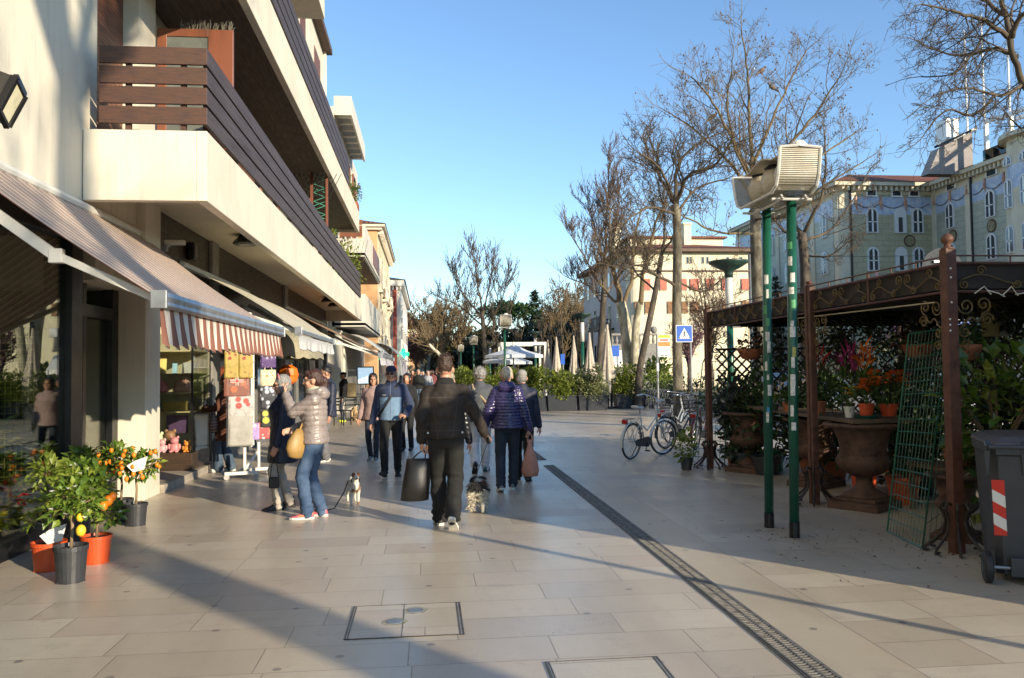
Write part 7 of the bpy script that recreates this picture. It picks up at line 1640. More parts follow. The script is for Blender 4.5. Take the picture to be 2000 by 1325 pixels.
g = MB(); a = hc + .31; g.add([(hx0 - .8, Yh - .8, a), (hx1 + 4, Yh - .8, a), (hx1 + 4, Yh + 22, a), (hx0 - .8, Yh + 22, a), (hx0 + 2.6, Yh + 3.4, a + 1.5), (hx1 + 2, Yh + 3.4, a + 1.5), (hx1 + 2, Yh + 18, a + 1.5), (hx0 + 2.6, Yh + 18, a + 1.5)], [(0, 1, 5, 4), (1, 2, 6, 5), (2, 3, 7, 6), (3, 0, 4, 7), (4, 5, 6, 7)])
g.add([(hx1 - .8, 46, a + .01), (hx1 - .8, Yh - .8, a + .01), (hx1 + 2.2, Yh + 1, a + 1.1), (hx1 + 2.2, 46, a + 1.1)], [(0, 1, 2, 3)][::-1]); part(g, 'roof', M_TILE, HT)
def arch(face, c, w_, z0, z1, pos, blind=0):
 """arched white window; c = centre along the face"""
 def P(u, z, d): return (c + u, pos - d, z) if face == 'y' else (pos - d, c + u, z)
 def ap(k, z0_): r = w_ / 2 * k; zc = z1 - w_ / 2; return [(r * math.cos(PI * i / 12), zc + r * math.sin(PI * i / 12)) for i in range(13)] + [(-r, z0_), (r, z0_)]
 vec = V(P(0, 0, .12)) - V(P(0, 0, 0)); g = MB(); g.ext([P(u, z, 0) for u, z in ap(1.18, z0 - .08)], vec); o = part(g, 'window', mat('white window surround', (.62, .63, .64), .6, var=.05), HT)
 vec2 = vec * .15; g = MB()
 if blind: g.ext([P(u, z, .125) for u, z in [(-w_ * .2, z0), (w_ * .2, z0), (w_ * .2, z0 + (z1 - z0) * .62), (-w_ * .2, z0 + (z1 - z0) * .62)]], vec2)
 else: g.ext([P(u, z, .125) for u, z in ap(.82, z0)], vec2)
 part(g, 'pane', M_GLASSD, o)
 if not blind:
  g = MB()
  for u in (-.02 * w_, ): g.ext([P(u - .05, z0, .15), P(u + .09, z0, .15), P(u + .09, z1 - .1, .15), P(u - .05, z1 - .1, .15)], vec2)
  g.ext([P(-w_ * .4, z0 + (z1 - z0) * .4, .15), P(w_ * .4, z0 + (z1 - z0) * .4, .15), P(w_ * .4, z0 + (z1 - z0) * .44, .15), P(-w_ * .4, z0 + (z1 - z0) * .44, .15)], vec2); part(g, 'sash', M_SWH, o)
for py0, py1 in ((454, 408), (528, 485), (600, 560)):
 for px, bl in ((1702, 0), (1757, 1), (1790.5, 0)): arch('y', hx(px), .85, hz(py0), hz(py1), Yh - .06, bl)
 for yy in (Yh - 2.4, Yh - 7.0, Yh - 11.2, Yh - 15.5): arch('x', yy, .9, hz(py0), hz(py1), hx1 - .06)
 for yy in (Yh + 2.5, Yh + 6, Yh + 9.5, Yh + 13): arch('x', yy, .9, hz(py0), hz(py1), hx0 - .05)
for px in (1703, 1752, 1786): win(HT, 'y', hx(px) - .45, hx(px) + .45, hz(383), hz(371), Yh - .05, M_SWH, M_GLASSD, .08)
for yy in (Yh - 2.6, Yh - 7.2, Yh - 11.4): g = MB(); g.box(hx1 - .14, hx1, yy - .6, yy + .6, hz(384), hz(370)); o = part(g, 'window', M_SWH, HT); g = MB(); g.box(hx1 - .16, hx1 - .14, yy - .45, yy + .45, hz(383), hz(371.5)); part(g, 'pane', M_GLASSD, o)
def medal(P, n): 
 for r0, r1, m, d in ((.0, .5, M_URN, .04), (0, .38, mat('gold blue medallion', (.25, .22, .12), .5, var=.3), .07)):
  g = MB(); k = [(r1 * math.cos(2 * PI * i / 20), r1 * math.sin(2 * PI * i / 20)) for i in range(20)]; g.ext([P(u, w_, 0) for u, w_ in k], V(P(0, 0, d)) - V(P(0, 0, 0))); part(g, 'medallion', m, HT)
medal(lambda u, z, d: (hx(1775) + u, Yh - .06 - d, hz(471) + z), 0); [medal(lambda u, z, d, yy=yy: (hx1 - .06 - d, yy + u, hz(471) + z), 0) for yy in (Yh - 2.6, Yh - 7.0, Yh - 11.2)]
for x, y in ((hx(1661), Yh - .1), (hx1 - .12, Yh - 4.9)): g = MB(); g.tube([(x, y, 0), (x, y, hc)], .08, 7); part(g, 'drainpipe', M_BLACK, HT)
g = MB(); [g.box(hx1 - .12, hx1 + .02, yy, yy + .6, 0, hc - .3) for yy in (Yh - 9.2, Yh - 4.8, Yh - .6)]; part(g, 'pilaster', M_HST, HT)
bx_, by_ = hx1 + 1.2, 51.0
g = MB(); g.lathe([(2.4, 0), (2.4, hc + .9), (2.9, hc + 1.0), (2.9, hc + 1.3), (0, hc + 1.9)], 26, (bx_, by_, 0)); part(g, 'bay', M_HST, HT); g = MB(); g.lathe([(2.42, zF0 - .2), (2.42, zF1)], 26, (bx_, by_, 0), cap=False); part(g, 'bay_frieze', M_FRZ, HT)
for py0, py1 in ((454, 408), (528, 485), (383, 370)): [arch('x', by_ + q, .7, hz(py0), hz(py1), bx_ - 2.28) for q in (-.75, .75)]
Yp = 57.5; X_ = lambda px: at(px, 300, Yp).x; Z_ = lambda px, py: at(px, py, Yp).z
g = MB(); g.add([(X_(1812), Yp, a - .3), (X_(1900), Yp, a - .3), (X_(1900), Yp, Z_(1895, 258)), (X_(1834), Yp, Z_(1834, 290)), (X_(1812), Yp + 1, a - .3), (X_(1900), Yp + 1, a - .3), (X_(1900), Yp + 1, Z_(1895, 258)), (X_(1834), Yp + 1, Z_(1834, 290))], [(0, 1, 2, 3), (4, 7, 6, 5), (0, 3, 7, 4), (3, 2, 6, 7), (1, 5, 6, 2)]); ph = part(g, 'penthouse', mat('grey pink penthouse plaster', (.30, .27, .26), .85), HT)  # grey pink darkened to put half light into the plaster colour
g = MB(); g.bar((X_(1826), Yp - .2, Z_(1826, 288)), (X_(1902), Yp - .2, Z_(1900, 254)), .5, .18); part(g, 'penthouse_eaves', M_BLACK, ph)
g = MB(); g.box(X_(1858), X_(1882), Yp + .5, Yp + 1.8, Z_(1870, 275), Z_(1870, 228)); part(g, 'chimney', M_SWH, HT)
g = MB(); g.bar((X_(1900), 56, Z_(1905, 250)), (X_(1935) + 1, 46, Z_(1905, 250)), .3, .25); g.bar((X_(1900) + 2, 56, Z_(1905, 246)), (X_(1935) + 4, 46, Z_(1905, 246)), .3, .25)
for k in range(5): g.box(X_(1900) + k * .3, X_(1900) + k * .3 + .25, 56 - k * 2.2, 56.25 - k * 2.2, a, Z_(1905, 250))
part(g, 'terrace_frame', M_SWH, HT)
g = MB(); g.box(X_(1900) - .3, X_(1900) - .26, 44, 56, a - .1, a + 1.1); part(g, 'glass_rail', glassmat('terrace glass', (.7, .95, .95), 1.5, .7), HT)
for i, (px, top, Y) in enumerate(((1891, 60, 60), (1925, 30, 58), (1975, 20, 55))):
 p = at(px, 300, Y); t = thing('roof_pole', ('thin white flagpole behind the white chimney of the hotel', 'middle white flagpole on the hotel roof', 'rightmost of the white flagpoles on the hotel roof')[i], 'flagpole', (p.x, Y, a)); g = MB(); zt = at(px, top, Y).z - a
 g.tube([(0, 0, 0), (0, 0, zt)], [.10, .06], 8); g.build('shaft', M_SWH, t); g = MB(); g.box(-.3, .3, -.3, .3, 0, .4); g.build('foot', M_GREYM, t)
g = MB(); [g.tube([at(1630, y, 40) + V((0, 0, 0)), at(1860, y - 3, 44)], .012, 4) for y in (502,)]; tag(g.build('overhead_cable', M_BLACK), 'thin dark cable crossing in front of the tiled hotel', 'cable')
for i, (px, py, s_) in enumerate(((1488, 138, 1), (1508, 170, -1), (1392, 228, 1))):
 t = thing('pigeon', ('brown pigeon perched highest in the tall plane tree', 'brown pigeon perched just below the highest one', 'brown pigeon perched in the left part of the tall plane tree')[i], 'bird', at(px, py, 29.3)); g = MB(); m_ = Matrix.Rotation(R(-35) * s_, 3, 'Y')
 g.ell((0, 0, 0), .15, .085, .09, rot=m_); g.ell((s_ * .13, 0, .13), .05, .045, .05); g.cap((-s_ * .1, 0, -.07), (-s_ * .27, 0, -.2), .05, .02); g.cap((s_ * .17, 0, .13), (s_ * .21, 0, .12), .012, .005); g.build('body', mat('brown pigeon feathers', (.17, .12, .09), .8, var=.3, vs=20), t, remesh=.014)
 g = MB(); g.tube([(0, .02, -.05), (0, .02, -.16)], .008, 4); g.build('leg', M_RED, t)
def offtree(x, y, seed, h, r, fork, label, lean=(0, 0)):
 T = Tree(seed, .012, .3, 3, .8, .2, .85); b = V((x, y, 0)); f = V((x + lean[0], y + lean[1], fork)); rn = random.Random(seed)
 T.limb([b, b.lerp(f, .5), f], r, r * .8, 12, True)
 for i in range(7):
  an = 2 * PI * i / 7 + rn.random(); e = f + V((2.6 * math.cos(an), 2.6 * math.sin(an), rn.uniform(2.0, h - fork))); q, r_ = T.limb([f, f.lerp(e, .5) + V((0, 0, .5)), e], r * .5, .04, 7); T.sprout(q, r_, 1.5, 2, .2, 8)
 T.done('plane_tree', label, b, M_BARKP, M_TWIG, GT)
offtree(8.0, -5.2, 71, 14, .31, 9.6, 'plane tree with a thick trunk behind the camera on the road side')
trough_lamp('street lamp with ribbed lantern standing outside the right edge beside the kiosk', 5.78, 1.62, ((-.2, .21), (.2, -.115)), 'street lamps with ribbed lanterns')
offtree(11.0, -12.5, 73, 13, .25, 5.0, 'spreading plane tree far behind the camera')
t = thing('shade_kiosk', 'unseen brown kiosk block with flat roof, added to shade the stall and paving', 'kiosk', (5.6, 3.1, 0))  # kiosk invented out of view to cast shade on stall and street
g = MB(); g.box(0, 3.4, .3, 2.4, 0, 2.75); g.build('wall', M_RUST, t); g = MB(); g.box(-.15, 3.7, 0, 2.7, 2.75, 3.0); g.box(.4, 3.0, .6, 2.2, 3.0, 3.25); g.build('roof', M_BLACK, t, bevel=.02)
g = MB(); g.box(.3, 1.9, .27, .3, 1.0, 2.3); g.box(2.1, 3.1, .27, .3, .1, 2.3); g.build('shutter', M_GREYM, t)
def skinmat(name, c):
 if name in _cache: return _cache[name]
 t = NT(name); n = t.noise(t.coord('Object'), 30, 3); t.set(Base_Color=t.ramp(n, [(.3, tuple(x * .8 for x in c)), (.7, c)]), Roughness=.5, Subsurface_Weight=.12, Subsurface_Radius=(.01, .004, .002))
 _cache[name] = t.mat; return t.mat
SK = skinmat('light skin', (.62, .33, .22)); SK2 = skinmat('olive skin', (.48, .25, .155))
def hairmat(name, c, c2=None):
 t = NT(name); n = t.noise(t.coord('Object', (1, 1, .22)), 95, 4, .7); n2 = t.noise(t.coord('Object'), 12, 3)
 col = t.ramp(n, [(.3, tuple(x * .35 for x in c)), (.55, c), (.75, tuple(min(1, x * 1.5) for x in c))])
 if c2: col = t.mix(t.ramp(n2, [(.45, 0), (.6, 1)]), col, c2)
 t.set(Base_Color=col, Roughness=.42); t.bump(n, .8, .01); return t.mat
HR = {'brown': hairmat('dark brown hair', (.055, .028, .018)), 'black': hairmat('black hair', (.012, .010, .010)), 'grey': hairmat('grey hair', (.30, .29, .27)), 'white': hairmat('white hair', (.62, .54, .42)), 'blond': hairmat('blond grey hair', (.42, .35, .25)), 'auburn': hairmat('auburn hair', (.06, .024, .018))}
def ik(a, t, l1, l2, pole):
 a, t = V(a), V(t); d = t - a; L = min(d.length, (l1 + l2) * .998); d.normalize()
 x = (l1 * l1 - l2 * l2 + L * L) / (2 * L); h = math.sqrt(max(0, l1 * l1 - x * x)); pl = V(pole); pl = (pl - d * pl.dot(d)).normalized()
 return a + d * x + pl * h, a + d * L
def hand(mb, w, d, n, curl, side, s=1):
 """palm, four bent fingers, thumb. w wrist, d pointing direction, n palm normal (towards what it holds)"""
 w, d, n = V(w), V(d).normalized(), V(n); n = (n - d * n.dot(d)).normalized(); a = d.cross(n) * side
 for k in (-1, -.33, .33, 1): mb.cap(w + a * k * .014 * s, w + (d * .082 + a * k * .030) * s, .016 * s, .0125 * s, 8)
 for i, (o, L) in enumerate(((.031, .068), (.0105, .078), (-.0105, .073), (-.031, .056))):
  p = w + (d * .086 + a * o) * s; dd = d.copy()
  for j, f in enumerate((.45, .32, .25)):
   ang = curl * (.75 + .12 * i) * (.9 if j == 0 else 1.0); dd = (dd * math.cos(ang) + n * math.sin(ang)).normalized(); ax = (dd.cross(a)).normalized()
   n2 = n; q = p + dd * L * f * s; mb.cap(p, q, (.0095 - .001 * j) * s, (.0088 - .001 * j) * s, 7); p = q
   n = (n - dd * n.dot(dd)); n = n.normalized() if n.length > .05 else n2
  n = V(n2) if False else n
  n = (V(mb_n) - d * V(mb_n).dot(d)).normalized() if (mb_n := getattr(mb, 'hn', None)) is not None else n
 t0 = w + (d * .025 + a * .026) * s; t1 = t0 + (d * .028 + a * .026 + n * .014) * s; t2 = t1 + (d * .034 + a * .004 + n * .016) * s
 mb.cap(w + d * .01 * s, t0, .016 * s, .014 * s, 8); mb.cap(t0, t1, .013 * s, .011 * s, 8); mb.cap(t1, t2, .011 * s, .009 * s, 8)
def shoe(t, ank, yaw, pitch, um, sm, side, boot=0, s=1):
 m = Matrix.Rotation(R(yaw), 3, 'Z') @ Matrix.Rotation(R(pitch), 3, 'X'); ank = V(ank)
 sec = [(-.075, .018, -.035), (-.06, .032, .015 + boot), (-.02, .036, .035 + boot), (.03, .038, .022 + boot * .5), (.08, .043, -.012), (.125, .046, -.032), (.165, .040, -.042), (.19, .024, -.052), (.198, .008, -.062)]
 rings = []
 for y, w, z in sec:
  ring = []
  for k in range(12):
   a = 2 * PI * k / 12; cx = w * math.cos(a); zz = -.066 + max(0, math.sin(a)) ** .8 * (z + .066) - (.006 if math.sin(a) < 0 else 0)
   ring.append(ank + m @ (V((cx * (1 if zz < -.03 else .86), y, zz)) * s))
  rings.append(ring)
 g = MB(); g.loft(rings); o = g.build('shoe', um, t, smooth=True)
 g = MB(); out = [(-.08, .0), (-.075, .024), (-.05, .037), (.0, .036), (.06, .042), (.12, .050), (.165, .044), (.195, .024), (.204, 0)]
 lo = [(x, y) for y, x in out] + [(-x, y) for y, x in out[::-1][1:-1]]
 g.loft([[ank + m @ (V((x * k, y, z)) * s) for x, y in lo] for z, k in ((-.082, .97), (-.078, 1), (-.058, 1.02), (-.055, .98))]); g.build('sole', sm, o)
PN = [0]
def person(label, x, y, face, H, top, bot, shoes, hair, skin=SK, feet=None, hands=None, lean=0, head=(0, 0, 0), fem=0, far=0, group=None, eyes=1, curl=.35, grip=(None, None), hip=0, tilt=0, pole=(None, None)):
 s = H / 1.72; t = thing('person', label, 'person', (x, y, 0), R(face), group); t.scale = (s, s, s)
 PN[0] += 1; sd_ = PN[0]; pv = V((hip, 0, .94)); LM = Matrix.Rotation(R(-lean), 3, 'X') @ Matrix.Rotation(R(tilt), 3, 'Y')
 up = lambda p: pv + LM @ (V(p) + V((hip, 0, 0)) - pv)
 sw = .142 if fem else .168
 feet = feet or ((-.09, .0, .085, 8, 0), (.09, .0, .085, -8, 0)); hands = hands or ((-.27, .04, .80), (.27, .04, .80))
 hips = [V((-.085 + hip, 0, .90)), V((.085 + hip, 0, .90))]; sh = [up((-sw, -.015, 1.362)), up((sw, -.015, 1.362))]
 legs = []; arms = []
 for i in (0, 1):
  an = V(feet[i][:3]); yw = R(feet[i][3]); k, an2 = ik(hips[i], an, .425, .415, (-math.sin(yw) * .6, 1, .1)); legs.append((hips[i], k, an2))
  e, w = ik(sh[i], hands[i], .285, .255, pole[i] or ((-.35 if i == 0 else .35), -1, -.25)); arms.append((sh[i], e, w))
 HC = up((0, .015 + .0, 1.585)); HM = LM @ Matrix.Rotation(R(head[0]), 3, 'Z') @ Matrix.Rotation(R(head[1]), 3, 'X') @ Matrix.Rotation(R(head[2]), 3, 'Y')
 hp = lambda q: HC + HM @ V(q)
 vx = .018 if far else .0075; nn = 8 if far else 12
 b = MB()
 def he(c, rx, ry, rz): b.ell(hp(c), rx, ry, rz, 16, 11, rot=HM)
 he((0, -.012, .025), .076, .095, .105); he((0, .03, -.04), .060, .066, .088); he((0, .066, -.098), .026, .024, .022); he((0, .075, .03), .05, .022, .022)
 he((0, .086, -.068), .024, .014, .013); he((-.032, .062, -.03), .03, .03, .028); he((.032, .062, -.03), .03, .03, .028)
 b.cap(hp((0, .092, .015)), hp((0, .112, -.026)), .009, .013, 8); he((0, .102, -.034), .017, .012, .009)
 for k in (-1, 1): he((k * .081, -.008, -.012), .013, .024, .033)
 b.cap(up((0, -.02, 1.40)), hp((0, -.018, -.06)), .062 - .008 * fem, .052 - .007 * fem, nn)
 b.cap(pv, up((0, 0, 1.33)), .10, .11, nn); b.cap(up((-sw * .8, -.01, 1.36)), up((sw * .8, -.01, 1.36)), .045, .045, nn); b.cap(hips[0], hips[1], .085, .085, nn)
 for i in (0, 1):
  b.chain(legs[i], (.062, .045, .034), nn); a = arms[i]; b.chain(a, (.042, .034, .026), nn)
  d = (a[2] - a[1]).normalized()
  if not far:
   g_ = grip[i]
   if g_: d = V(g_[0]).normalized()
   b.hn = V(g_[1]) if g_ else V(((1 if i == 0 else -1), .35, 0)); hand(b, a[2], d, b.hn, g_[2] if g_ else curl, (1 if i == 0 else -1))
  else: b.cap(a[2], a[2] + d * .13, .026, .020, 7)
 t['_'] = 0; del t['_']
 bo = b.build('body', skin, t, remesh=vx, sm=2 if not far else 1)
 if eyes and not far:
  for k in (-1, 1): g = MB(); g.ell(hp((k * .030, .086, .006)), .012, .007, .006, 8, 6, rot=HM); g.build('eye', M_BLACK, t)
 rn = random.Random(sd_); vc = .024 if far else .012; th, kn, cf = bot.get('r', (.095, .072, .062)); lz = bot.get('z', .0)
 g = MB(); R0 = bot.get('hip', .165 if not fem else .17)
 el = lambda c, rx, ry, n=18: [V(c) + V((rx * math.cos(2 * PI * k / n), ry * math.sin(2 * PI * k / n), 0)) for k in range(n)]
 g.loft([el((hip, 0, z), rx, ry) for z, rx, ry in ((.80, R0 * .80, .095), (.86, R0, .115), (.94, R0 * 1.02, .12), (1.02, R0 * .92, .11), (1.04, R0 * .8, .1))])
 for i in (0, 1):
  h_, k_, a_ = legs[i]; e_ = k_.lerp(a_, 1 - lz / .42 * 1.0 + .06 if lz else 1.02); g.chain((h_ + V((0, 0, -.02)), k_, e_), (th, kn, cf), nn)
 fo = bot.get('fold', .006)
 def dsp(co): 
  w_ = noise.noise(V((co.x * 9 + sd_, co.y * 9, co.z * 16))) * fo * (1.2 if co.z < .55 else .7)
  return w_ + (fo * 1.1 * math.sin(co.z * 95 + co.x * 22 + co.y * 30) * max(0, (.30 - co.z) / .3) if co.z < .30 else 0)
 g.build('trousers', bot['m'], t, remesh=vc, sm=3, disp=None if far else dsp)
 hem, ease = top.get('hem', .88), top.get('ease', .022); bw = top.get('w', 1.0); g = MB()
 if fem: prof = [(.80, .172, .125, 0), (.92, .165, .122, 0), (1.06, .138, .105, 0), (1.18, .145, .115, .008), (1.27, .155, .125, .015), (1.35, .140, .10, 0), (1.40, .108, .08, -.01), (1.44, .072, .068, -.018), (1.475, .06, .062, -.02)]
 else: prof = [(.80, .17, .118, 0), (.92, .165, .118, 0), (1.06, .162, .112, 0), (1.18, .17, .118, 0), (1.28, .182, .122, .002), (1.355, .165, .108, -.002), (1.405, .128, .09, -.01), (1.445, .084, .074, -.018), (1.48, .065, .065, -.02)]
 rings = []; pz = [p for p in prof if p[0] > hem + .03]; f0 = prof[0] if hem < .8 else None
 base = next((p for p in prof[::-1] if p[0] <= hem + .03), prof[0]); fl = top.get('flare', 0)
 first = [(hem, base[1] + fl, base[2] + fl, 0), (hem + .02, base[1] + fl + .004, base[2] + fl + .004, 0)] + ([(min(.8, hem + .2), base[1] + fl * .5, base[2] + fl * .5, 0)] if hem < .75 else [])
 for z, rx, ry, cy in first + pz:
  e = ease * (1 if z < 1.40 else .5); c = V((hip, cy, z)); rr_ = [c + V(((rx * bw + e) * math.cos(2 * PI * k / 24) * (1 if abs(math.cos(2 * PI * k / 24)) < .8 else .98), (ry * bw + e) * math.sin(2 * PI * k / 24), 0)) for k in range(24)]
  rings.append([up(p - V((hip, 0, 0))) if z > .94 else p for p in rr_])
 g.loft(rings); sr = top.get('sleeve', (.072, .060, .047)); sl = top.get('cuff', 1.0)
 for i in (0, 1):
  if top.get('vest'): g.cap(arms[i][0] + V((0, 0, .0)), arms[i][0].lerp(arms[i][1], .12), sr[0], sr[0], nn); continue
  a = arms[i]; s0 = a[0] + V((.03 if i == 0 else -.03, 0, -.005)); g.chain((s0, a[0], a[1], a[1].lerp(a[2], sl * .99)), (sr[0] * 1.05, sr[0], sr[1], sr[2]), nn)
 pf, per = top.get('puff', 0), top.get('per', .055); fo2 = top.get('fold', .007)
 def dsp2(co):
  w_ = noise.noise(V((co.x * 8, co.y * 8 + sd_, co.z * 11))) * fo2 + noise.noise(V((co.x * 22, co.y * 22, co.z * 26 + sd_))) * fo2 * .45
  if pf: q = co.z + .012 * noise.noise(V((co.x * 6, co.y * 6, 0))) + abs(co.x) * top.get('slope', .0); w_ += pf * (abs(math.sin(PI * q / per)) ** .55 - .75) + pf * .35 * noise.noise(V((co.x * 40, co.y * 40, co.z * 60)))
  return w_
 jo = g.build(top.get('name', 'jacket'), top['m'], t, remesh=(.008 if pf and not far else vc), sm=2 if pf else 3, disp=None if far else dsp2)
 if not far:
  c = top.get('collar')
  if c == 'stand':
   g = MB(); g.loft([[up(V((0, -.018, z)) + V((r_ * math.cos(a), r_ * 1.05 * math.sin(a), .014 * math.sin(-a)))) for a in [2 * PI * k / 20 for k in range(20)]] for z, r_ in ((1.43, .098), (1.46, .084), (1.485, .080), (1.49, .072), (1.46, .070))], cap=False); g.build('collar', top.get('cm', top['m']), jo, smooth=True)
  if c == 'hood':
   g = MB(); g.ell(up((0, -.105, 1.43)), .125, .065, .075, rot=LM); g.ell(up((0, -.09, 1.475)), .10, .055, .05, rot=LM); [g.cap(up((k * .085, -.06, 1.46)), up((k * .07, .05, 1.45)), .038, .025, 10) for k in (-1, 1)]
   g.build('hood', top.get('cm', top['m']), jo, remesh=.009, sm=3, disp=lambda co: noise.noise(co * 20) * .008 + (pf * .6 * abs(math.sin(co.z * 60)) if pf else 0))
  if c == 'scarf':
   g = MB(); [g.tube([up((.082 * math.cos(a), -.012 + .085 * math.sin(a), 1.455 + k * .03 + .012 * math.sin(a * 2 + k))) for a in [2 * PI * j / 18 for j in range(18)]], .021, 8, closed=True) for k in (0, 1, 1.8)]; g.build('scarf', top['cm'], t, smooth=True)
 for i in (0, 1):
  f = feet[i]
  if far: g = MB(); g.ell(V(f[:3]) + V((0, .05, -.045)), .045, .13, .045, 8, 6); g.build('shoe', shoes[0], t)
  else: shoe(t, legs[i][2], f[3], f[4], shoes[0], shoes[1], i, shoes[2] if len(shoes) > 2 else 0)
 st, hm = hair[0], hair[1]; g = MB()
 def hh(c, rx, ry, rz): g.ell(hp(c), rx, ry, rz, 16, 11, rot=HM)
 if st in ('short', 'top'):
  hh((0, -.022, .048), .080, .094, .092); hh((0, -.052, .022), .074, .060, .068)
  if st == 'top': hh((0, .01, .105), .066, .080, .045); hh((0, -.03, .11), .070, .075, .04)
 elif st == 'bob': hh((0, -.022, .04), .088, .102, .098); hh((0, -.05, -.02), .084, .07, .10); hh((-.06, .0, -.03), .028, .05, .075); hh((.06, 0, -.03), .028, .05, .075)
 elif st == 'curly':
  for k in range(46): a = V((rn.gauss(0, 1), rn.gauss(-.35, .9), rn.gauss(.35, .8))).normalized(); hh((a.x * .078, a.y * .088 - .015, a.z * .09 + .03), .033, .033, .033)
  hh((0, -.03, .03), .088, .09, .095)
 elif st == 'long': hh((0, -.022, .04), .086, .10, .096); hh((0, -.06, -.05), .08, .05, .14); g.cap(hp((0, -.07, -.08)), hp((0, -.085, -.25)), .065, .045, 12); [hh((k * .066, .0, -.05), .024, .045, .10) for k in (-1, 1)]
 elif st == 'bun': hh((0, -.020, .045), .084, .10, .096); hh((0, -.05, -.005), .078, .062, .085); hh((0, -.125, -.02), .042, .045, .06); g.cap(hp((0, -.12, -.03)), hp((.0, -.13, -.13)), .038, .03, 10); hh((0, .055, .085), .055, .04, .04)
 elif st == 'cap': hh((0, -.055, -.01), .072, .05, .065); hh((0, -.03, .02), .079, .08, .06)
 ho = g.build('hair', hm, t, remesh=.022 if far else .008, sm=2, disp=None if far else lambda co: noise.noise(V((co.x * 60, co.y * 60, co.z * 22))) * .006 + noise.noise(V((co.x * 150, co.y * 150, co.z * 45))) * .003)
 if not far:
  me = ho.data; w_ = MB(); dn = HM @ V((0, -.15, -1)); cl = st == 'curly'
  for k in range(700 if cl else 420):
   v_ = me.vertices[rn.randrange(len(me.vertices))]; q = V((rn.gauss(0, 1), rn.gauss(0, 1), rn.gauss(0, 1)))
   d_ = v_.normal * (.9 if cl else .35) + (q * .5 if cl else dn * (.9 if st != 'top' else -.2) + q * .22); w_.leaf(v_.co, d_, q, rn.uniform(.018, .04) if st != 'long' else .06, .004)
  w_.build('hair_strand', hm, t)
 if st == 'cap':
  g = MB()
  def hc(c, rx, ry, rz): g.ell(hp(c), rx, ry, rz, 18, 11, rot=HM)
  hc((0, -.012, .062), .086, .104, .07); hc((0, .085, .045), .066, .05, .014); hc((0, .02, .075), .078, .085, .05); g.build('cap', hair[2], t, remesh=.020 if far else .008, sm=3)
 return t, dict(up=up, hp=hp, HM=HM, arms=arms, legs=legs, s=s, jo=jo)
def wpt(t, s, p):
 """point of a person in world coordinates"""
 return V(t.location) + Matrix.Rotation(t.rotation_euler.z, 3, 'Z') @ (V(p) * s)
def glasses(t, d, m, dark=True, up=0):
 g = MB(); hp = d['hp']
 for k in (-1, 1):
  if dark: g.ell(hp((k * .033, .098, .006 + up)), .029, .010, .021, 12, 8, rot=d['HM'])
  else: g.tube([hp((k * .033 + .025 * math.cos(a), .102, .004 + up + .018 * math.sin(a))) for a in [2 * PI * j / 12 for j in range(12)]], .0025, 4, closed=True)
  g.tube([hp((k * .06, .096, .012 + up)), hp((k * .082, .0, .014 + up))], .003, 4)
 g.tube([hp((-.012, .108, .01 + up)), hp((.012, .108, .01 + up))], .003, 4); g.build('glasses', m, t, smooth=True)
def denim_jacket():
 t = NT('faded black denim jacket'); X, Y, Z = t.xyz('Object'); co = t.coord('Object'); n = t.noise(co, 9, 5, .6); f = t.noise(co, 260, 2)
 c = t.ramp(n, [(.3, (.012, .009, .007)), (.55, (.024, .017, .013)), (.8, (.044, .031, .024))])
 ax = t.math('ABSOLUTE', X)
 def line(v, w): return t.math('LESS_THAN', t.math('ABSOLUTE', v), w)
 yoke = t.math('MULTIPLY', line(t.math('SUBTRACT', Z, 1.305), .004), t.math('LESS_THAN', ax, .2))
 seam = t.math('MULTIPLY', line(t.math('SUBTRACT', ax, t.math('MULTIPLY_ADD', Z, .16, -.075)), .004), t.math('LESS_THAN', Z, 1.3))
 band = line(t.math('SUBTRACT', Z, .975), .004)
 l = t.math('MULTIPLY', t.math('MAXIMUM', t.math('MAXIMUM', yoke, seam), band), t.math('LESS_THAN', Y, .05))
 c = t.mix(t.math('MULTIPLY', l, .55), c, (.085, .055, .042)); c = t.mix(t.math('MULTIPLY', f, .3), c, (.012, .010, .009))
 t.set(Base_Color=c, Roughness=.8); t.bump(t.math('ADD', f, t.math('MULTIPLY', n, 2)), .3, .004); return t.mat
def fleece():
 t = NT('two tone blue fleece'); X, Y, Z = t.xyz('Object'); co = t.coord('Object'); n = t.noise(co, 10, 4)
 lo = t.math('MULTIPLY', t.math('LESS_THAN', Z, 1.225), t.math('LESS_THAN', t.math('ABSOLUTE', X), .165)); zip_ = t.math('MULTIPLY', t.math('LESS_THAN', t.math('ABSOLUTE', X), .006), t.math('GREATER_THAN', Y, .03))
 c = t.mix(lo, (.018, .030, .075), (.17, .28, .41)); c = t.mix(t.math('MULTIPLY', n, .4), c, (.02, .035, .07)); c = t.mix(zip_, c, (.10, .13, .2))
 logo = t.math('MULTIPLY', t.math('MULTIPLY', t.math('LESS_THAN', t.math('ABSOLUTE', t.math('SUBTRACT', X, .095)), .028), t.math('LESS_THAN', t.math('ABSOLUTE', t.math('SUBTRACT', Z, 1.262)), .005)), t.math('GREATER_THAN', Y, .03))
 c = t.mix(logo, c, (.6, .6, .6)); t.set(Base_Color=c, Roughness=.85, Sheen_Weight=.3); t.bump(t.noise(co, 200, 3), .3, .004); return t.mat
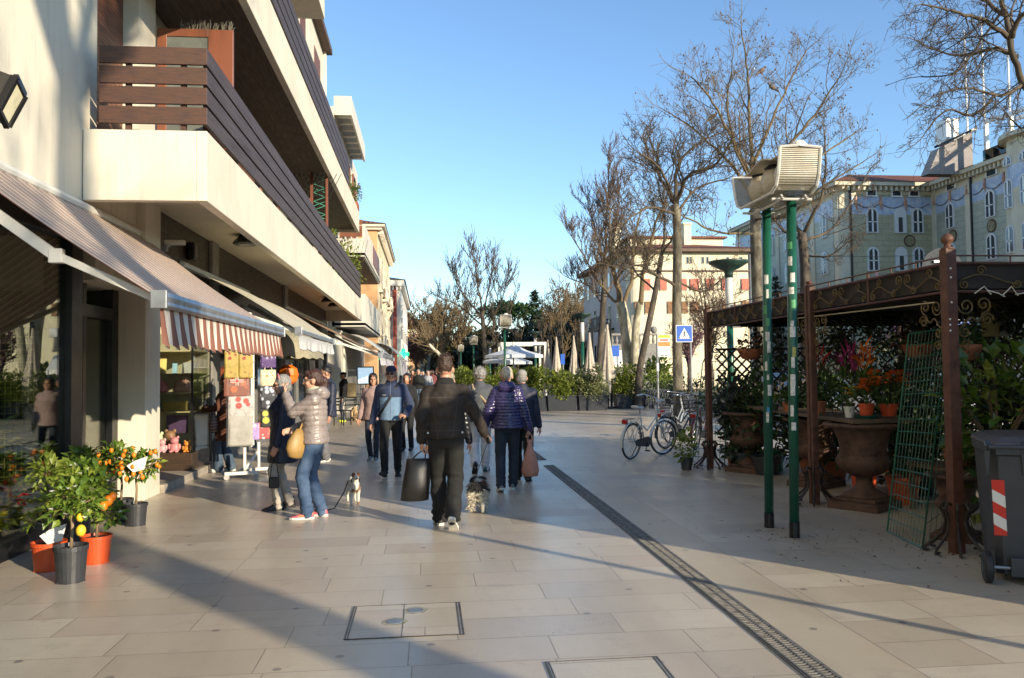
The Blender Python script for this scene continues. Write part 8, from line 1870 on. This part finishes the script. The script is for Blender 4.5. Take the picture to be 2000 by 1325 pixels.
def jeans(name, c, fade): 
 t = NT(name); X, Y, Z = t.xyz('Object'); co = t.coord('Object'); n = t.noise(co, 5, 5, .6); f = t.noise(co, 300, 2)
 cc = t.ramp(n, [(.35, c), (.7, fade)]); cc = t.mix(t.math('MULTIPLY', f, .4), cc, tuple(x * .4 for x in c)); t.set(Base_Color=cc, Roughness=.8); t.bump(t.math('ADD', f, t.math('MULTIPLY', t.noise(co, 24, 4), 2.5)), .3, .004); return t.mat
C_BLK = clothmat('black cotton', (.009, .0085, .009), .85, 300, .3); C_NAVY = clothmat('navy quilted cloth', (.014, .020, .045), .6, 200, .25); C_GREY = clothmat('grey wool trousers', (.15, .15, .16), .85); C_DGREY = clothmat('dark grey vest cloth', (.075, .082, .095), .75)
C_BEIGE = clothmat('pale beige trousers', (.50, .44, .37), .85); C_WHT = clothmat('white trousers', (.74, .74, .75), .8); C_BROWN = clothmat('brown wool coat', (.10, .035, .018), .9); C_PINKJ = clothmat('dusty pink jacket', (.34, .23, .21), .8); C_KHAKI = clothmat('khaki cloth', (.22, .17, .09), .85)
C_TAUPE = mat('taupe puffer nylon', (.27, .225, .21), .33, var=.1, vs=14, bump=.15, bs=90); C_VIOL = mat('violet puffer nylon', (.034, .027, .098), .26, var=.15, vs=14, bump=.15, bs=90, coat=.2); C_BPUF = mat('black puffer nylon', (.016, .017, .022), .3, var=.15)
J_BLUE = jeans('blue jeans', (.035, .075, .16), (.10, .16, .26)); J_DARK = jeans('dark jeans', (.014, .02, .035), (.03, .04, .06)); J_MID = jeans('mid jeans', (.045, .075, .12), (.10, .14, .19))
W_SOLE = mat('white rubber sole', (.68, .66, .6), .5, dirt=.2); B_SOLE = mat('dark rubber sole', (.03, .03, .03), .6); S_WHITE = mat('white sneaker', (.68, .65, .6), .5); S_BLACK = mat('black canvas shoe', (.016, .016, .017), .6); S_PINK = mat('pink running shoe', (.62, .12, .16), .5, col2=(.72, .3, .03), vs=14, var=.1); S_GREY = mat('grey shoe', (.2, .2, .2), .6); S_TEAL = mat('teal shoe', (.03, .12, .17), .6); S_YEL = mat('neon yellow shoe', (.62, .70, .04), .5)
M_LEA = mat('black leather', (.015, .014, .014), .35, bump=.3, bs=120)
def G(px, py): q = gz(px, py); return q.x, q.y
x, y = .20, 8.72
man, D = person('man in faded black denim jacket walking away with a black tote and a dog lead', x, y, -4, 1.81, dict(m=denim_jacket(), hem=.90, ease=.028, w=1.03, collar='stand', cm=C_BLK, sleeve=(.076, .064, .048), fold=.014), dict(m=C_BLK, r=(.102, .084, .078), fold=.011), (S_BLACK, W_SOLE), ('top', HR['brown']),
 feet=((-.075, .16, .085, 12, 0), (.07, -.17, .15, -6, -38)), hands=((-.245, .02, .865), (.42, .20, .86)), grip=((( -.02, .1, -1), (.9, .3, 0), .75), ((.35, .75, -.35), (-.5, -.1, -.9), .85)), pole=((-.35, -1, 0), (.6, -.8, .1)), eyes=0)
g = MB()
for k in (-1, 1): g.ell((k * .17, -.122, .955), .012, .004, .012, 10, 6)
g.build('button', M_GREYM, D['jo'])
lh = wpt(man, D['s'], D['arms'][0][2] + V((-.0, .02, -.10))); rh = wpt(man, D['s'], D['arms'][1][2] + V((.035, .06, -.05)))
t = thing('tote_bag', 'large black tote bag hanging from the left hand of the man in the denim jacket', 'bag', (lh.x - .03, lh.y, lh.z - .335))
g = MB(); g.loft([[(w_ * math.cos(a) * (1 if abs(math.cos(a)) < .7 else .96) - sk, d_ * math.sin(a), z) for a in [2 * PI * k / 16 for k in range(16)]] for z, w_, d_, sk in ((-.19, .11, .05, .05), (-.18, .155, .085, .05), (.0, .152, .10, .03), (.14, .138, .085, .015), (.23, .128, .05, 0.01), (.255, .124, .03, .01))])
g.v = [tuple(V(p) + V((0, 0, 0)) * 1) for p in g.v]; g.build('bag_body', M_LEA, t, smooth=True, bevel=0)
g = MB()
for yy in (-.025, .025): g.tube([(-.08, yy, .24), (-.02, yy * .6, .30), (.05, 0, .345), (.07, yy * .6, .30), (.065, yy, .24)], .008, 6)
g.build('handle', M_LEA, t)
dx, dy = .60, 9.72
t = thing('lead_handle', 'black retractable lead held by the man in the denim jacket', 'dog lead', tuple(rh)); g = MB(); g.loft([[(w_ * math.cos(a), yy, h_ * math.sin(a)) for a in [2 * PI * k / 12 for k in range(12)]] for yy, w_, h_ in ((-.07, .012, .03), (-.05, .022, .06), (.03, .026, .065), (.07, .012, .03))]); g.build('case', M_BLACK, t, smooth=True)
g = MB(); e = V((dx - .05 - rh.x, dy + .22 - rh.y, .29 - rh.z)); g.tube([(0, .06, -.03), e * .5 + V((0, 0, -.02)), e], .004, 5); g.build('cord', M_BLACK, t)
def dogmat(name, white, patchc, thr, sc=5, loc=(0, 0, 0)):
 t = NT(name); n = t.noise(t.coord('Object', loc=loc), sc, 2, .4); f = t.noise(t.coord('Object', (1, 1, .4)), 90, 3, .7); c = t.mix(t.ramp(n, [(thr - .02, 0), (thr + .03, 1)]), white, patchc); c = t.mix(t.ramp(f, [(.35, .55), (.6, 0)]), c, tuple(x * .45 for x in white)); t.set(Base_Color=c, Roughness=.9); return t.mat
M_FURW = mat('white shaggy fur', (.60, .54, .43), .9, var=.2, vs=30); M_FURB = mat('black shaggy fur', (.03, .027, .026), .85, var=.3, vs=30)
def dog(label, x, y, rz, s, legsx, bodym, headm, shag=0, sit=0, hd=(0, .36, .43)):
 t = thing('dog', label, 'dog', (x, y, 0), rz); t.scale = (s * (1.35 if shag else 1), s, s * (.9 if shag else 1)); g = MB()   # local: nose towards +y
 hd = V(hd)
 if sit: g.ell((0, -.02, .17), .085, .12, .14, rot=Matrix.Rotation(R(-50), 3, 'X') if False else None); g.ell((0, .08, .25), .075, .08, .13)
 else: g.ell((0, .17, .295), .078, .12, .098); g.ell((0, .02, .305), .066, .15, .075); g.ell((0, -.13, .30), .070, .10, .085)
 g.cap((0, .20, .33), hd + V((0, -.04, -.02)), .062, .048); g.ell(hd, .055, .06, .055); g.cap(hd + V((0, .04, -.012)), hd + V((0, .105, -.028)), .032, .021)
 for k in (-1, 1):
  fx, bx = legsx
  g.chain([V((k * .052, .20, .26)), V((k * .055, .185 + fx * k * .5, .14)), V((k * .055, .19 + fx * k, .03)), V((k * .055, .215 + fx * k, .018))], (.042, .026, .019, .019), 9)
  if sit: g.chain([V((k * .07, -.06, .14)), V((k * .085, .08, .13)), V((k * .08, -.02, .03)), V((k * .08, .07, .02))], (.07, .045, .025, .022), 9)
  else: g.chain([V((k * .05, -.16, .28)), V((k * .056, -.12 - bx * k * .4, .19)), V((k * .056, -.20 - bx * k, .115)), V((k * .056, -.19 - bx * k, .03)), V((k * .056, -.165 - bx * k, .018))], (.058, .040, .022, .018, .018), 9)
 g.cap((0, -.21, .35), (0, -.27 + (.1 if shag else 0), .42 if shag else .45), .018, .009); g.build('body', bodym, t, remesh=.008, sm=2)
 g = MB()
 for k in (-1, 1): g.add([hd + V((k * .03, .0, .05)), hd + V((k * .062, -.02, .035)), hd + V((k * .082, .03, -.005)), hd + V((k * .05, .045, .03)), hd + V((k * .05, .005, .055))], [(0, 4, 3), (4, 1, 2, 3)]); 
 g.build('ear', headm, t, smooth=True)
 g = MB(); g.ell(hd + V((0, .122, -.022)), .014, .011, .010, 8, 6); [g.ell(hd + V((k * .026, .046, .016)), .009, .007, .009, 8, 6) for k in (-1, 1)]; g.build('nose_and_eyes', M_BLACK, t)
 if shag:
  rn = random.Random(8); w_ = MB(); k_ = MB()
  for i in range(5200):
   a = rn.random() * 2 * PI; u = rn.uniform(-.24, .36); q = V((.075 * math.cos(a), u, .29 + .085 * math.sin(a)))
   if u > .25: q = hd + V((.055 * math.cos(a), rn.uniform(-.05, .06), .055 * math.sin(a)))
   if rn.random() < .28: q = V((rn.choice((-1, 1)) * rn.uniform(.03, .08), rn.choice((.19, -.18)) + rn.uniform(-.05, .05), rn.uniform(.05, .25)))
   d = V((math.cos(a) * .7, rn.uniform(-.7, .2), -.55 + .3 * math.sin(a))).normalized(); blk = noise.noise(q * 7 + V((3, 1, 2))) > (.12 if q.z < .27 else -.12)
   if q.z < .2: blk = False
   (k_ if blk else w_).leaf(q, d + V((rn.gauss(0, .25), rn.gauss(0, .25), rn.gauss(0, .2))), (rn.gauss(0, 1), rn.gauss(0, 1), 1), rn.uniform(.035, .06), .0075)
  for i in range(900):
   u = rn.random(); q = V((0, -.20 + .12 * u - .1 * u * u, .36 + .07 * u)) + V((rn.gauss(0, .03), rn.gauss(0, .03), rn.gauss(0, .02))); k_.leaf(q, V((rn.gauss(0, .6), rn.gauss(.1, .6), -.5)), (0, -1, .3), .07, .009)
  w_.build('pale_fur', M_FURW, t); k_.build('dark_fur', M_FURB, t)
 return t
dog('shaggy black and white dog walking away beside the man in the denim jacket', dx, dy, R(-8), .88, (.05, .06), M_FURW, M_FURB, shag=1, hd=(-.02, .36, .40))
g = MB(); [g.tube([(.085 * math.cos(a), yy, .30 + .095 * math.sin(a)) for a in [2 * PI * k / 16 for k in range(16)]], .012, 6, closed=True) for yy in (.12, .24)]; o = tag(g.build('dog_harness', M_RED), 'red harness on the shaggy dog', 'harness'); o.scale = (1.19, .88, .79); o.location = (dx, dy, 0); o.rotation_euler = (0, 0, R(-8))
person('blond woman in black puffer jacket mostly hidden by the man in denim', .25, 9.75, 0, 1.66, dict(m=C_BPUF, hem=.86, puff=.008, per=.06, collar='stand'), dict(m=C_BLK), (S_BLACK, B_SOLE), ('bob', HR['blond']), fem=1, eyes=0, hands=((-.25, .06, .80), (.27, .05, .79)))
x, y = 1.10, 11.25
vio, D = person('white haired woman in violet quilted jacket walking away with a pink bag', x, y, -7, 1.70, dict(m=C_VIOL, hem=.86, ease=.045, w=1.12, puff=.011, per=.043, collar='hood', sleeve=(.088, .076, .056)), dict(m=J_DARK, r=(.098, .075, .068)), (S_GREY, W_SOLE), ('short', HR['white']), fem=1, eyes=0,
 feet=((-.09, -.16, .105, 10, -14), (.07, .13, .085, -8, 0)), hands=((-.31, .08, .90), (.315, .06, .82)), grip=(None, ((.05, .1, -1), (-.9, .2, 0), .8)), head=(10, -4, 0))
h = wpt(vio, D['s'], D['arms'][1][2] + V((0, .02, -.10)))
t = thing('cloth_bag', 'salmon pink cloth bag hanging from the hand of the woman in violet', 'bag', (h.x + .01, h.y, h.z - .56))
g = MB(); g.loft([[(w_ * math.cos(a), d_ * math.sin(a) * (1 + .15 * math.sin(3 * a)), z) for a in [2 * PI * k / 18 for k in range(18)]] for z, w_, d_ in ((-.005, .06, .04), (.0, .105, .07), (.08, .125, .085), (.2, .105, .07), (.34, .06, .045), (.43, .035, .025), (.5, .022, .016))]); g.build('bag_body', clothmat('salmon cloth', (.55, .25, .18), .8), t, smooth=True)
g = MB(); g.tube([(-.03, 0, .46), (-.03, .0, .55), (.0, .01, .60), (.03, 0, .55), (.03, 0, .46)], .012, 6); g.build('handle', _cache['salmon cloth'], t)
x, y = .86, 13.3
gw, D = person('grey curly haired person in dark grey jacket and white trousers walking away', x, y, -6, 1.70, dict(m=C_DGREY, hem=.84, ease=.05, w=1.12, collar='stand', sleeve=(.085, .07, .055)), dict(m=C_WHT, r=(.105, .082, .072), fold=.009), (S_TEAL, B_SOLE), ('curly', HR['grey']), fem=1, eyes=0, feet=((-.08, -.20, .17, 8, -50), (.08, .14, .085, -8, 0)))
g = MB(); g.tube([D['up'](q) for q in ((-.12, -.05, 1.44), (-.10, -.115, 1.38), (.02, -.155, 1.25), (.13, -.165, 1.12), (.19, -.11, 1.02))], .022, 6); g.v = [tuple(V(p)) for p in g.v]; o = tag(g.build('bag_strap', clothmat('tan webbing', (.36, .28, .18), .8), gw), None)
person('person in grey cap and dark navy jacket beside the woman in violet', 1.42, 12.2, -8, 1.66, dict(m=C_NAVY, hem=.82, ease=.04, collar='stand'), dict(m=C_BLK, r=(.10, .08, .07)), (S_BLACK, B_SOLE), ('cap', HR['grey'], clothmat('grey cap cloth', (.30, .29, .27))), eyes=0, feet=((-.08, .12, .085, 8, 0), (.08, -.12, .10, -8, -12)))
x, y = -.55, 13.05
bl, D = person('man in two tone blue fleece, navy cap and sunglasses walking towards the camera', x, y, 176, 1.75, dict(m=fleece(), hem=.87, ease=.035, collar='stand', cm=clothmat('navy fleece', (.018, .030, .075)), sleeve=(.08, .066, .05), name='fleece'), dict(m=C_BLK, r=(.095, .072, .056)), (S_BLACK, B_SOLE), ('cap', HR['grey'], clothmat('navy cap cloth', (.012, .018, .045))), skin=SK2,
 feet=((-.08, -.12, .10, 8, -16), (.085, .20, .11, -8, 18)), hands=((-.24, .20, .95), (.29, .05, .84)), grip=(((.5, .6, .1), (.3, -.2, -.9), .8), None), pole=((-.6, -.8, -.1), None), head=(-4, 0, 0))
glasses(bl, D, M_BLACK)
g = MB(); pts = [D['up'](q) for q in ((-.13, .02, 1.46), (-.09, .115, 1.38), (.0, .165, 1.22), (.10, .168, 1.06), (.17, .12, .96), (.205, .03, .92))]
for a, b in zip(pts, pts[1:]): g.bar(a, b, .034, .008, up=(0, 1, 0))
g.build('cross_strap', M_LEA, bl)
person('dark haired woman in dusty pink jacket half hidden behind the man in blue fleece', -.98, 15.4, 172, 1.63, dict(m=C_PINKJ, hem=.80, ease=.035, collar='stand'), dict(m=J_DARK, r=(.085, .06, .05)), (S_GREY, W_SOLE), ('bob', HR['black']), skin=SK2, fem=1, feet=((-.07, .12, .085, 6, 0), (.08, -.1, .10, -6, -14)), hands=((-.25, .04, .78), (.28, .06, .78)), head=(12, 0, 0))
person('dark haired person in black walking just behind the man in blue fleece', -.40, 17.2, 165, 1.62, dict(m=C_BLK, hem=.82, ease=.03), dict(m=C_BLK), (S_BLACK, B_SOLE), ('bob', HR['black']), skin=SK2, fem=1, far=1, eyes=0)
x, y = -1.27, 9.55
tp, D = person('woman in shiny taupe puffer jacket and blue jeans raising a hand to her face', x, y, 88, 1.69, dict(m=C_TAUPE, hem=.86, ease=.034, w=1.04, puff=.009, per=.062, collar='hood', sleeve=(.078, .066, .050)), dict(m=J_BLUE, r=(.108, .078, .070), hip=.175, fold=.010), (S_PINK, W_SOLE), ('bun', HR['auburn']), fem=1,
 feet=((-.09, .07, .085, 6, 0), (.09, -.06, .085, -10, 0)), hands=((.02, .33, 1.42), (.10, .26, 1.02)), grip=(((.1, .25, .95), (.3, -.9, .2), .55), None), pole=((-.45, -.1, -1), (.6, -.6, -.3)), head=(4, -4, 0))
glasses(tp, D, M_GREYM, False)
g = MB(); [g.tube([D['up']((.085 * math.cos(a), -.005 + .088 * math.sin(a), 1.46 + k * .026 + .015 * math.sin(2 * a + k))) for a in [2 * PI * j / 18 for j in range(18)]], .019, 8, closed=True) for k in (0, 1)]
g.build('scarf', mat('patterned pale scarf', (.50, .49, .36), .8, var=.3, vs=60, col2=(.18, .22, .14)), tp, smooth=True)
t = thing('shoulder_bag', 'mustard yellow shoulder bag between the two women', 'bag', (x - .17, y - .15, .86)); t.rotation_euler = (0, R(10), R(40))
g = MB(); g.loft([[(w_ * math.cos(a), d_ * math.sin(a), z) for a in [2 * PI * k / 18 for k in range(18)]] for z, w_, d_ in ((-.17, .03, .03), (-.155, .085, .05), (-.07, .13, .065), (.02, .12, .06), (.10, .075, .045), (.16, .035, .02))]); g.build('bag_body', mat('mustard leather', (.33, .20, .06), .5, var=.12, bump=.2), t, smooth=True)
g = MB(); g.tube([(.0, 0, .13), (.06, .02, .30), (.12, .05, .52)], .012, 6); g.build('strap', _cache['mustard leather'], t)
x, y = -1.74, 10.25
ol, D = person('grey haired woman in long navy coat looking into the shop windows', x, y, 100, 1.63, dict(m=C_NAVY, hem=.60, ease=.04, flare=.02, w=1.06, collar='stand', name='coat'), dict(m=C_BEIGE, r=(.085, .07, .062), fold=.01), (M_LEA, B_SOLE, .04), ('bob', HR['grey']), fem=1, feet=((-.1, .06, .085, 8, 0), (.09, -.08, .085, -6, 0)), hands=((-.25, .10, .78), (.25, .1, .80)), head=(6, -8, 0))
glasses(ol, D, M_BLACK)
g = MB(); g.tube([D['hp']((.075 * math.cos(a), .0 + .03, .085 + .06 * math.sin(a))) for a in [PI * k / 8 for k in range(9)]], .012, 6); g.build('hair_clip', mat('pink clip', (.6, .2, .2), .4), ol)
h = wpt(ol, D['s'], D['arms'][0][2] + V((0, 0, -.12)))
t = thing('camera_case', 'small black camera case hanging from a strap beside the woman in the navy coat', 'camera case', (h.x - .02, h.y, h.z - .33)); g = MB(); g.box(-.06, .06, -.04, .04, -.07, .06); g.build('case', M_BLACK, t, bevel=.015); g = MB(); [g.tube([(k * .05, 0, .05), (k * .03, .01, .2), (0, 0, .36)], .006, 5) for k in (-1, 1)]; g.build('strap', M_BLACK, t)
nv, D = person('dark haired man in navy quilted jacket and grey trousers near the second awning', -1.86, 15.6, 128, 1.77, dict(m=C_NAVY, hem=.80, ease=.045, w=1.05, collar='stand', puff=.004, per=.09), dict(m=C_GREY, r=(.10, .082, .075), fold=.011), (S_BLACK, W_SOLE), ('short', HR['black']), skin=SK2, feet=((-.1, .08, .085, 8, 0), (.1, -.06, .085, -14, 0)), hands=((-.28, .10, .80), (.28, .0, .82)), head=(-22, -8, 0)); glasses(nv, D, M_BLACK, False)
br, D = person('woman in long brown coat and jeans standing at the gift shop cabinet', -3.36, 14.3, 84, 1.66, dict(m=C_BROWN, hem=.55, ease=.04, flare=.02, w=1.05, collar='stand', name='coat'), dict(m=J_MID, r=(.092, .078, .085)), (S_WHITE, W_SOLE), ('long', HR['black']), skin=SK2, fem=1, feet=((-.1, .10, .085, 6, 0), (.09, -.05, .085, -8, 0)), hands=((-.14, .30, 1.08), (.06, .32, 1.10)), head=(0, -10, 0), pole=((-.7, -.5, -.6), (.7, -.5, -.6)))
t = thing('striped_bag', 'dark striped handbag on the arm of the woman in the brown coat', 'bag', (-3.52, 14.08, .86)); g = MB(); g.loft([[(d_ * math.sin(a) , w_ * math.cos(a), z) for a in [2 * PI * k / 16 for k in range(16)]] for z, w_, d_ in ((-.19, .08, .03), (-.17, .14, .06), (-.05, .16, .07), (.08, .12, .05), (.13, .08, .02))]); g.build('bag_body', stripes('striped bag cloth', 'Z', .05, [((.06, .03, .025), 2), ((.25, .18, .13), 1)], .7, 0), t, smooth=True); g = MB(); g.tube([(0, -.08, .12), (.02, 0, .30), (0, .08, .12)], .008, 6); g.build('handle', M_LEA, t)
g = MB(); g.ell((-3.70, 14.24, 1.16), .035, .03, .045); tag(g.build('paper_tissue', S_WHITE, remesh=.008, disp=lambda c: noise.noise(c * 50) * .012), 'white paper tissue in the hands of the woman in the brown coat', 'tissue')
person('person in black cap with tan backpack and neon yellow shoes facing the facades', -2.72, 27.6, 95, 1.66, dict(m=C_BLK, hem=.85, ease=.04), dict(m=C_DGREY), (S_YEL, W_SOLE), ('cap', HR['black'], C_BLK), skin=SK2, far=1, eyes=0)
g = MB(); g.loft([rr(-.17, .17, -.12, .12, z, .05) for z in (0, .05, .4, .46)]); o = g.build('backpack', C_KHAKI, bevel=.03); o.location = (-2.48, 27.6, .82); tag(o, 'tan backpack of the person in the black cap', 'backpack')
dog('jack russell terrier with brown eye patches standing on a lead', -.93, 10.55, R(193), .80, (.01, .02), dogmat('white and tan terrier coat', (.74, .68, .58), (.20, .075, .03), .60, 5.5, (.3, .35, .1)), mat('tan ear', (.20, .075, .03), .8), hd=(0.0, .30, .455))
M_TAN = mat('tan patch fur', (.20, .075, .03), .85)
g = MB(); hd = V((0, .30, .455)); [g.ell(hd + V((k * .032, .022, .022)), .028, .036, .036, 10, 8) for k in (-1, 1)]; o = g.build('face_patch', M_TAN, bpy.data.objects.get('dog.001'), smooth=True)
g = MB(); g.tube([(.062 * math.cos(a), .245 + .02 * math.sin(a), .385 + .05 * math.sin(a)) for a in [2 * PI * k / 14 for k in range(14)]], .008, 5, closed=True); g.build('collar', M_BLACK, bpy.data.objects.get('dog.001'))
p0, p1 = gz(640, 990), gz(688, 985); g = MB(); g.tube([V((-1.30, 9.85, .05)), V((-1.22, 9.9, .012)), V((-1.1, 10.0, .03)), V((-1.0, 10.15, .2)), V((-.97, 10.36, .31))], .007, 6); tag(g.build('dog_lead', M_BLACK), 'black lead running over the paving to the jack russell', 'dog lead')
dog('small tan dog sitting on the paving far behind the man in navy', -2.30, 28.0, R(60), 1.0, (0, 0), mat('tan curly fur', (.50, .34, .19), .9, var=.2, vs=20), mat('tan curly fur', (.5, .3, .2)), sit=1, hd=(0, .12, .44))
rn = random.Random(12); tops = [C_BLK, C_NAVY, C_DGREY, C_BROWN, C_PINKJ, C_KHAKI, clothmat('light grey coat', (.36, .37, .40)), C_BLK, clothmat('dull red coat', (.16, .04, .04))]
crowd = [(806, 39, 'brown coat and pale scarf', 3, 1), (817, 37, 'black coat, seen between brown and grey coats', 0, 0), (836, 41, 'light grey jacket with pale bag', 6, 1), (845, 46, 'dull red coat', 8, 1), (826, 50, 'dark navy coat', 1, 0), (797, 48, 'dark grey coat at the edge of the crowd', 2, 0), (852, 52, 'black jacket beside the dull red coat', 7, 0), (812, 58, 'khaki jacket', 5, 1), (834, 62, 'pink jacket', 4, 1), (842, 68, 'navy jacket deep in the crowd', 1, 0), (800, 66, 'black coat near the awnings', 0, 1), (823, 74, 'grey jacket deep in the crowd', 6, 0), (855, 76, 'brown jacket deep in the crowd', 3, 0), (786, 56, 'navy coat under the cream awning', 1, 1), (848, 88, 'black coat farthest up the street', 0, 1)]
for px, Y, lb, ti, fm in crowd:
 p = at(px, 720, Y); st = rn.uniform(.08, .2)
 person('small distant pedestrian in ' + lb, p.x, Y, rn.choice((0, 10, -12, 180, 170)), rn.uniform(1.6, 1.8), dict(m=tops[ti], hem=rn.choice((.85, .7, .85)), ease=.045), dict(m=rn.choice((J_DARK, J_MID, C_BLK, C_GREY))), (S_BLACK, B_SOLE), (rn.choice(('bob', 'short')), HR[rn.choice(('brown', 'black', 'grey'))]), fem=fm, far=1, eyes=0, group='distant crowd up the street', feet=((-.08, st, .085, 0, 0), (.08, -st, .1, 0, 0)))
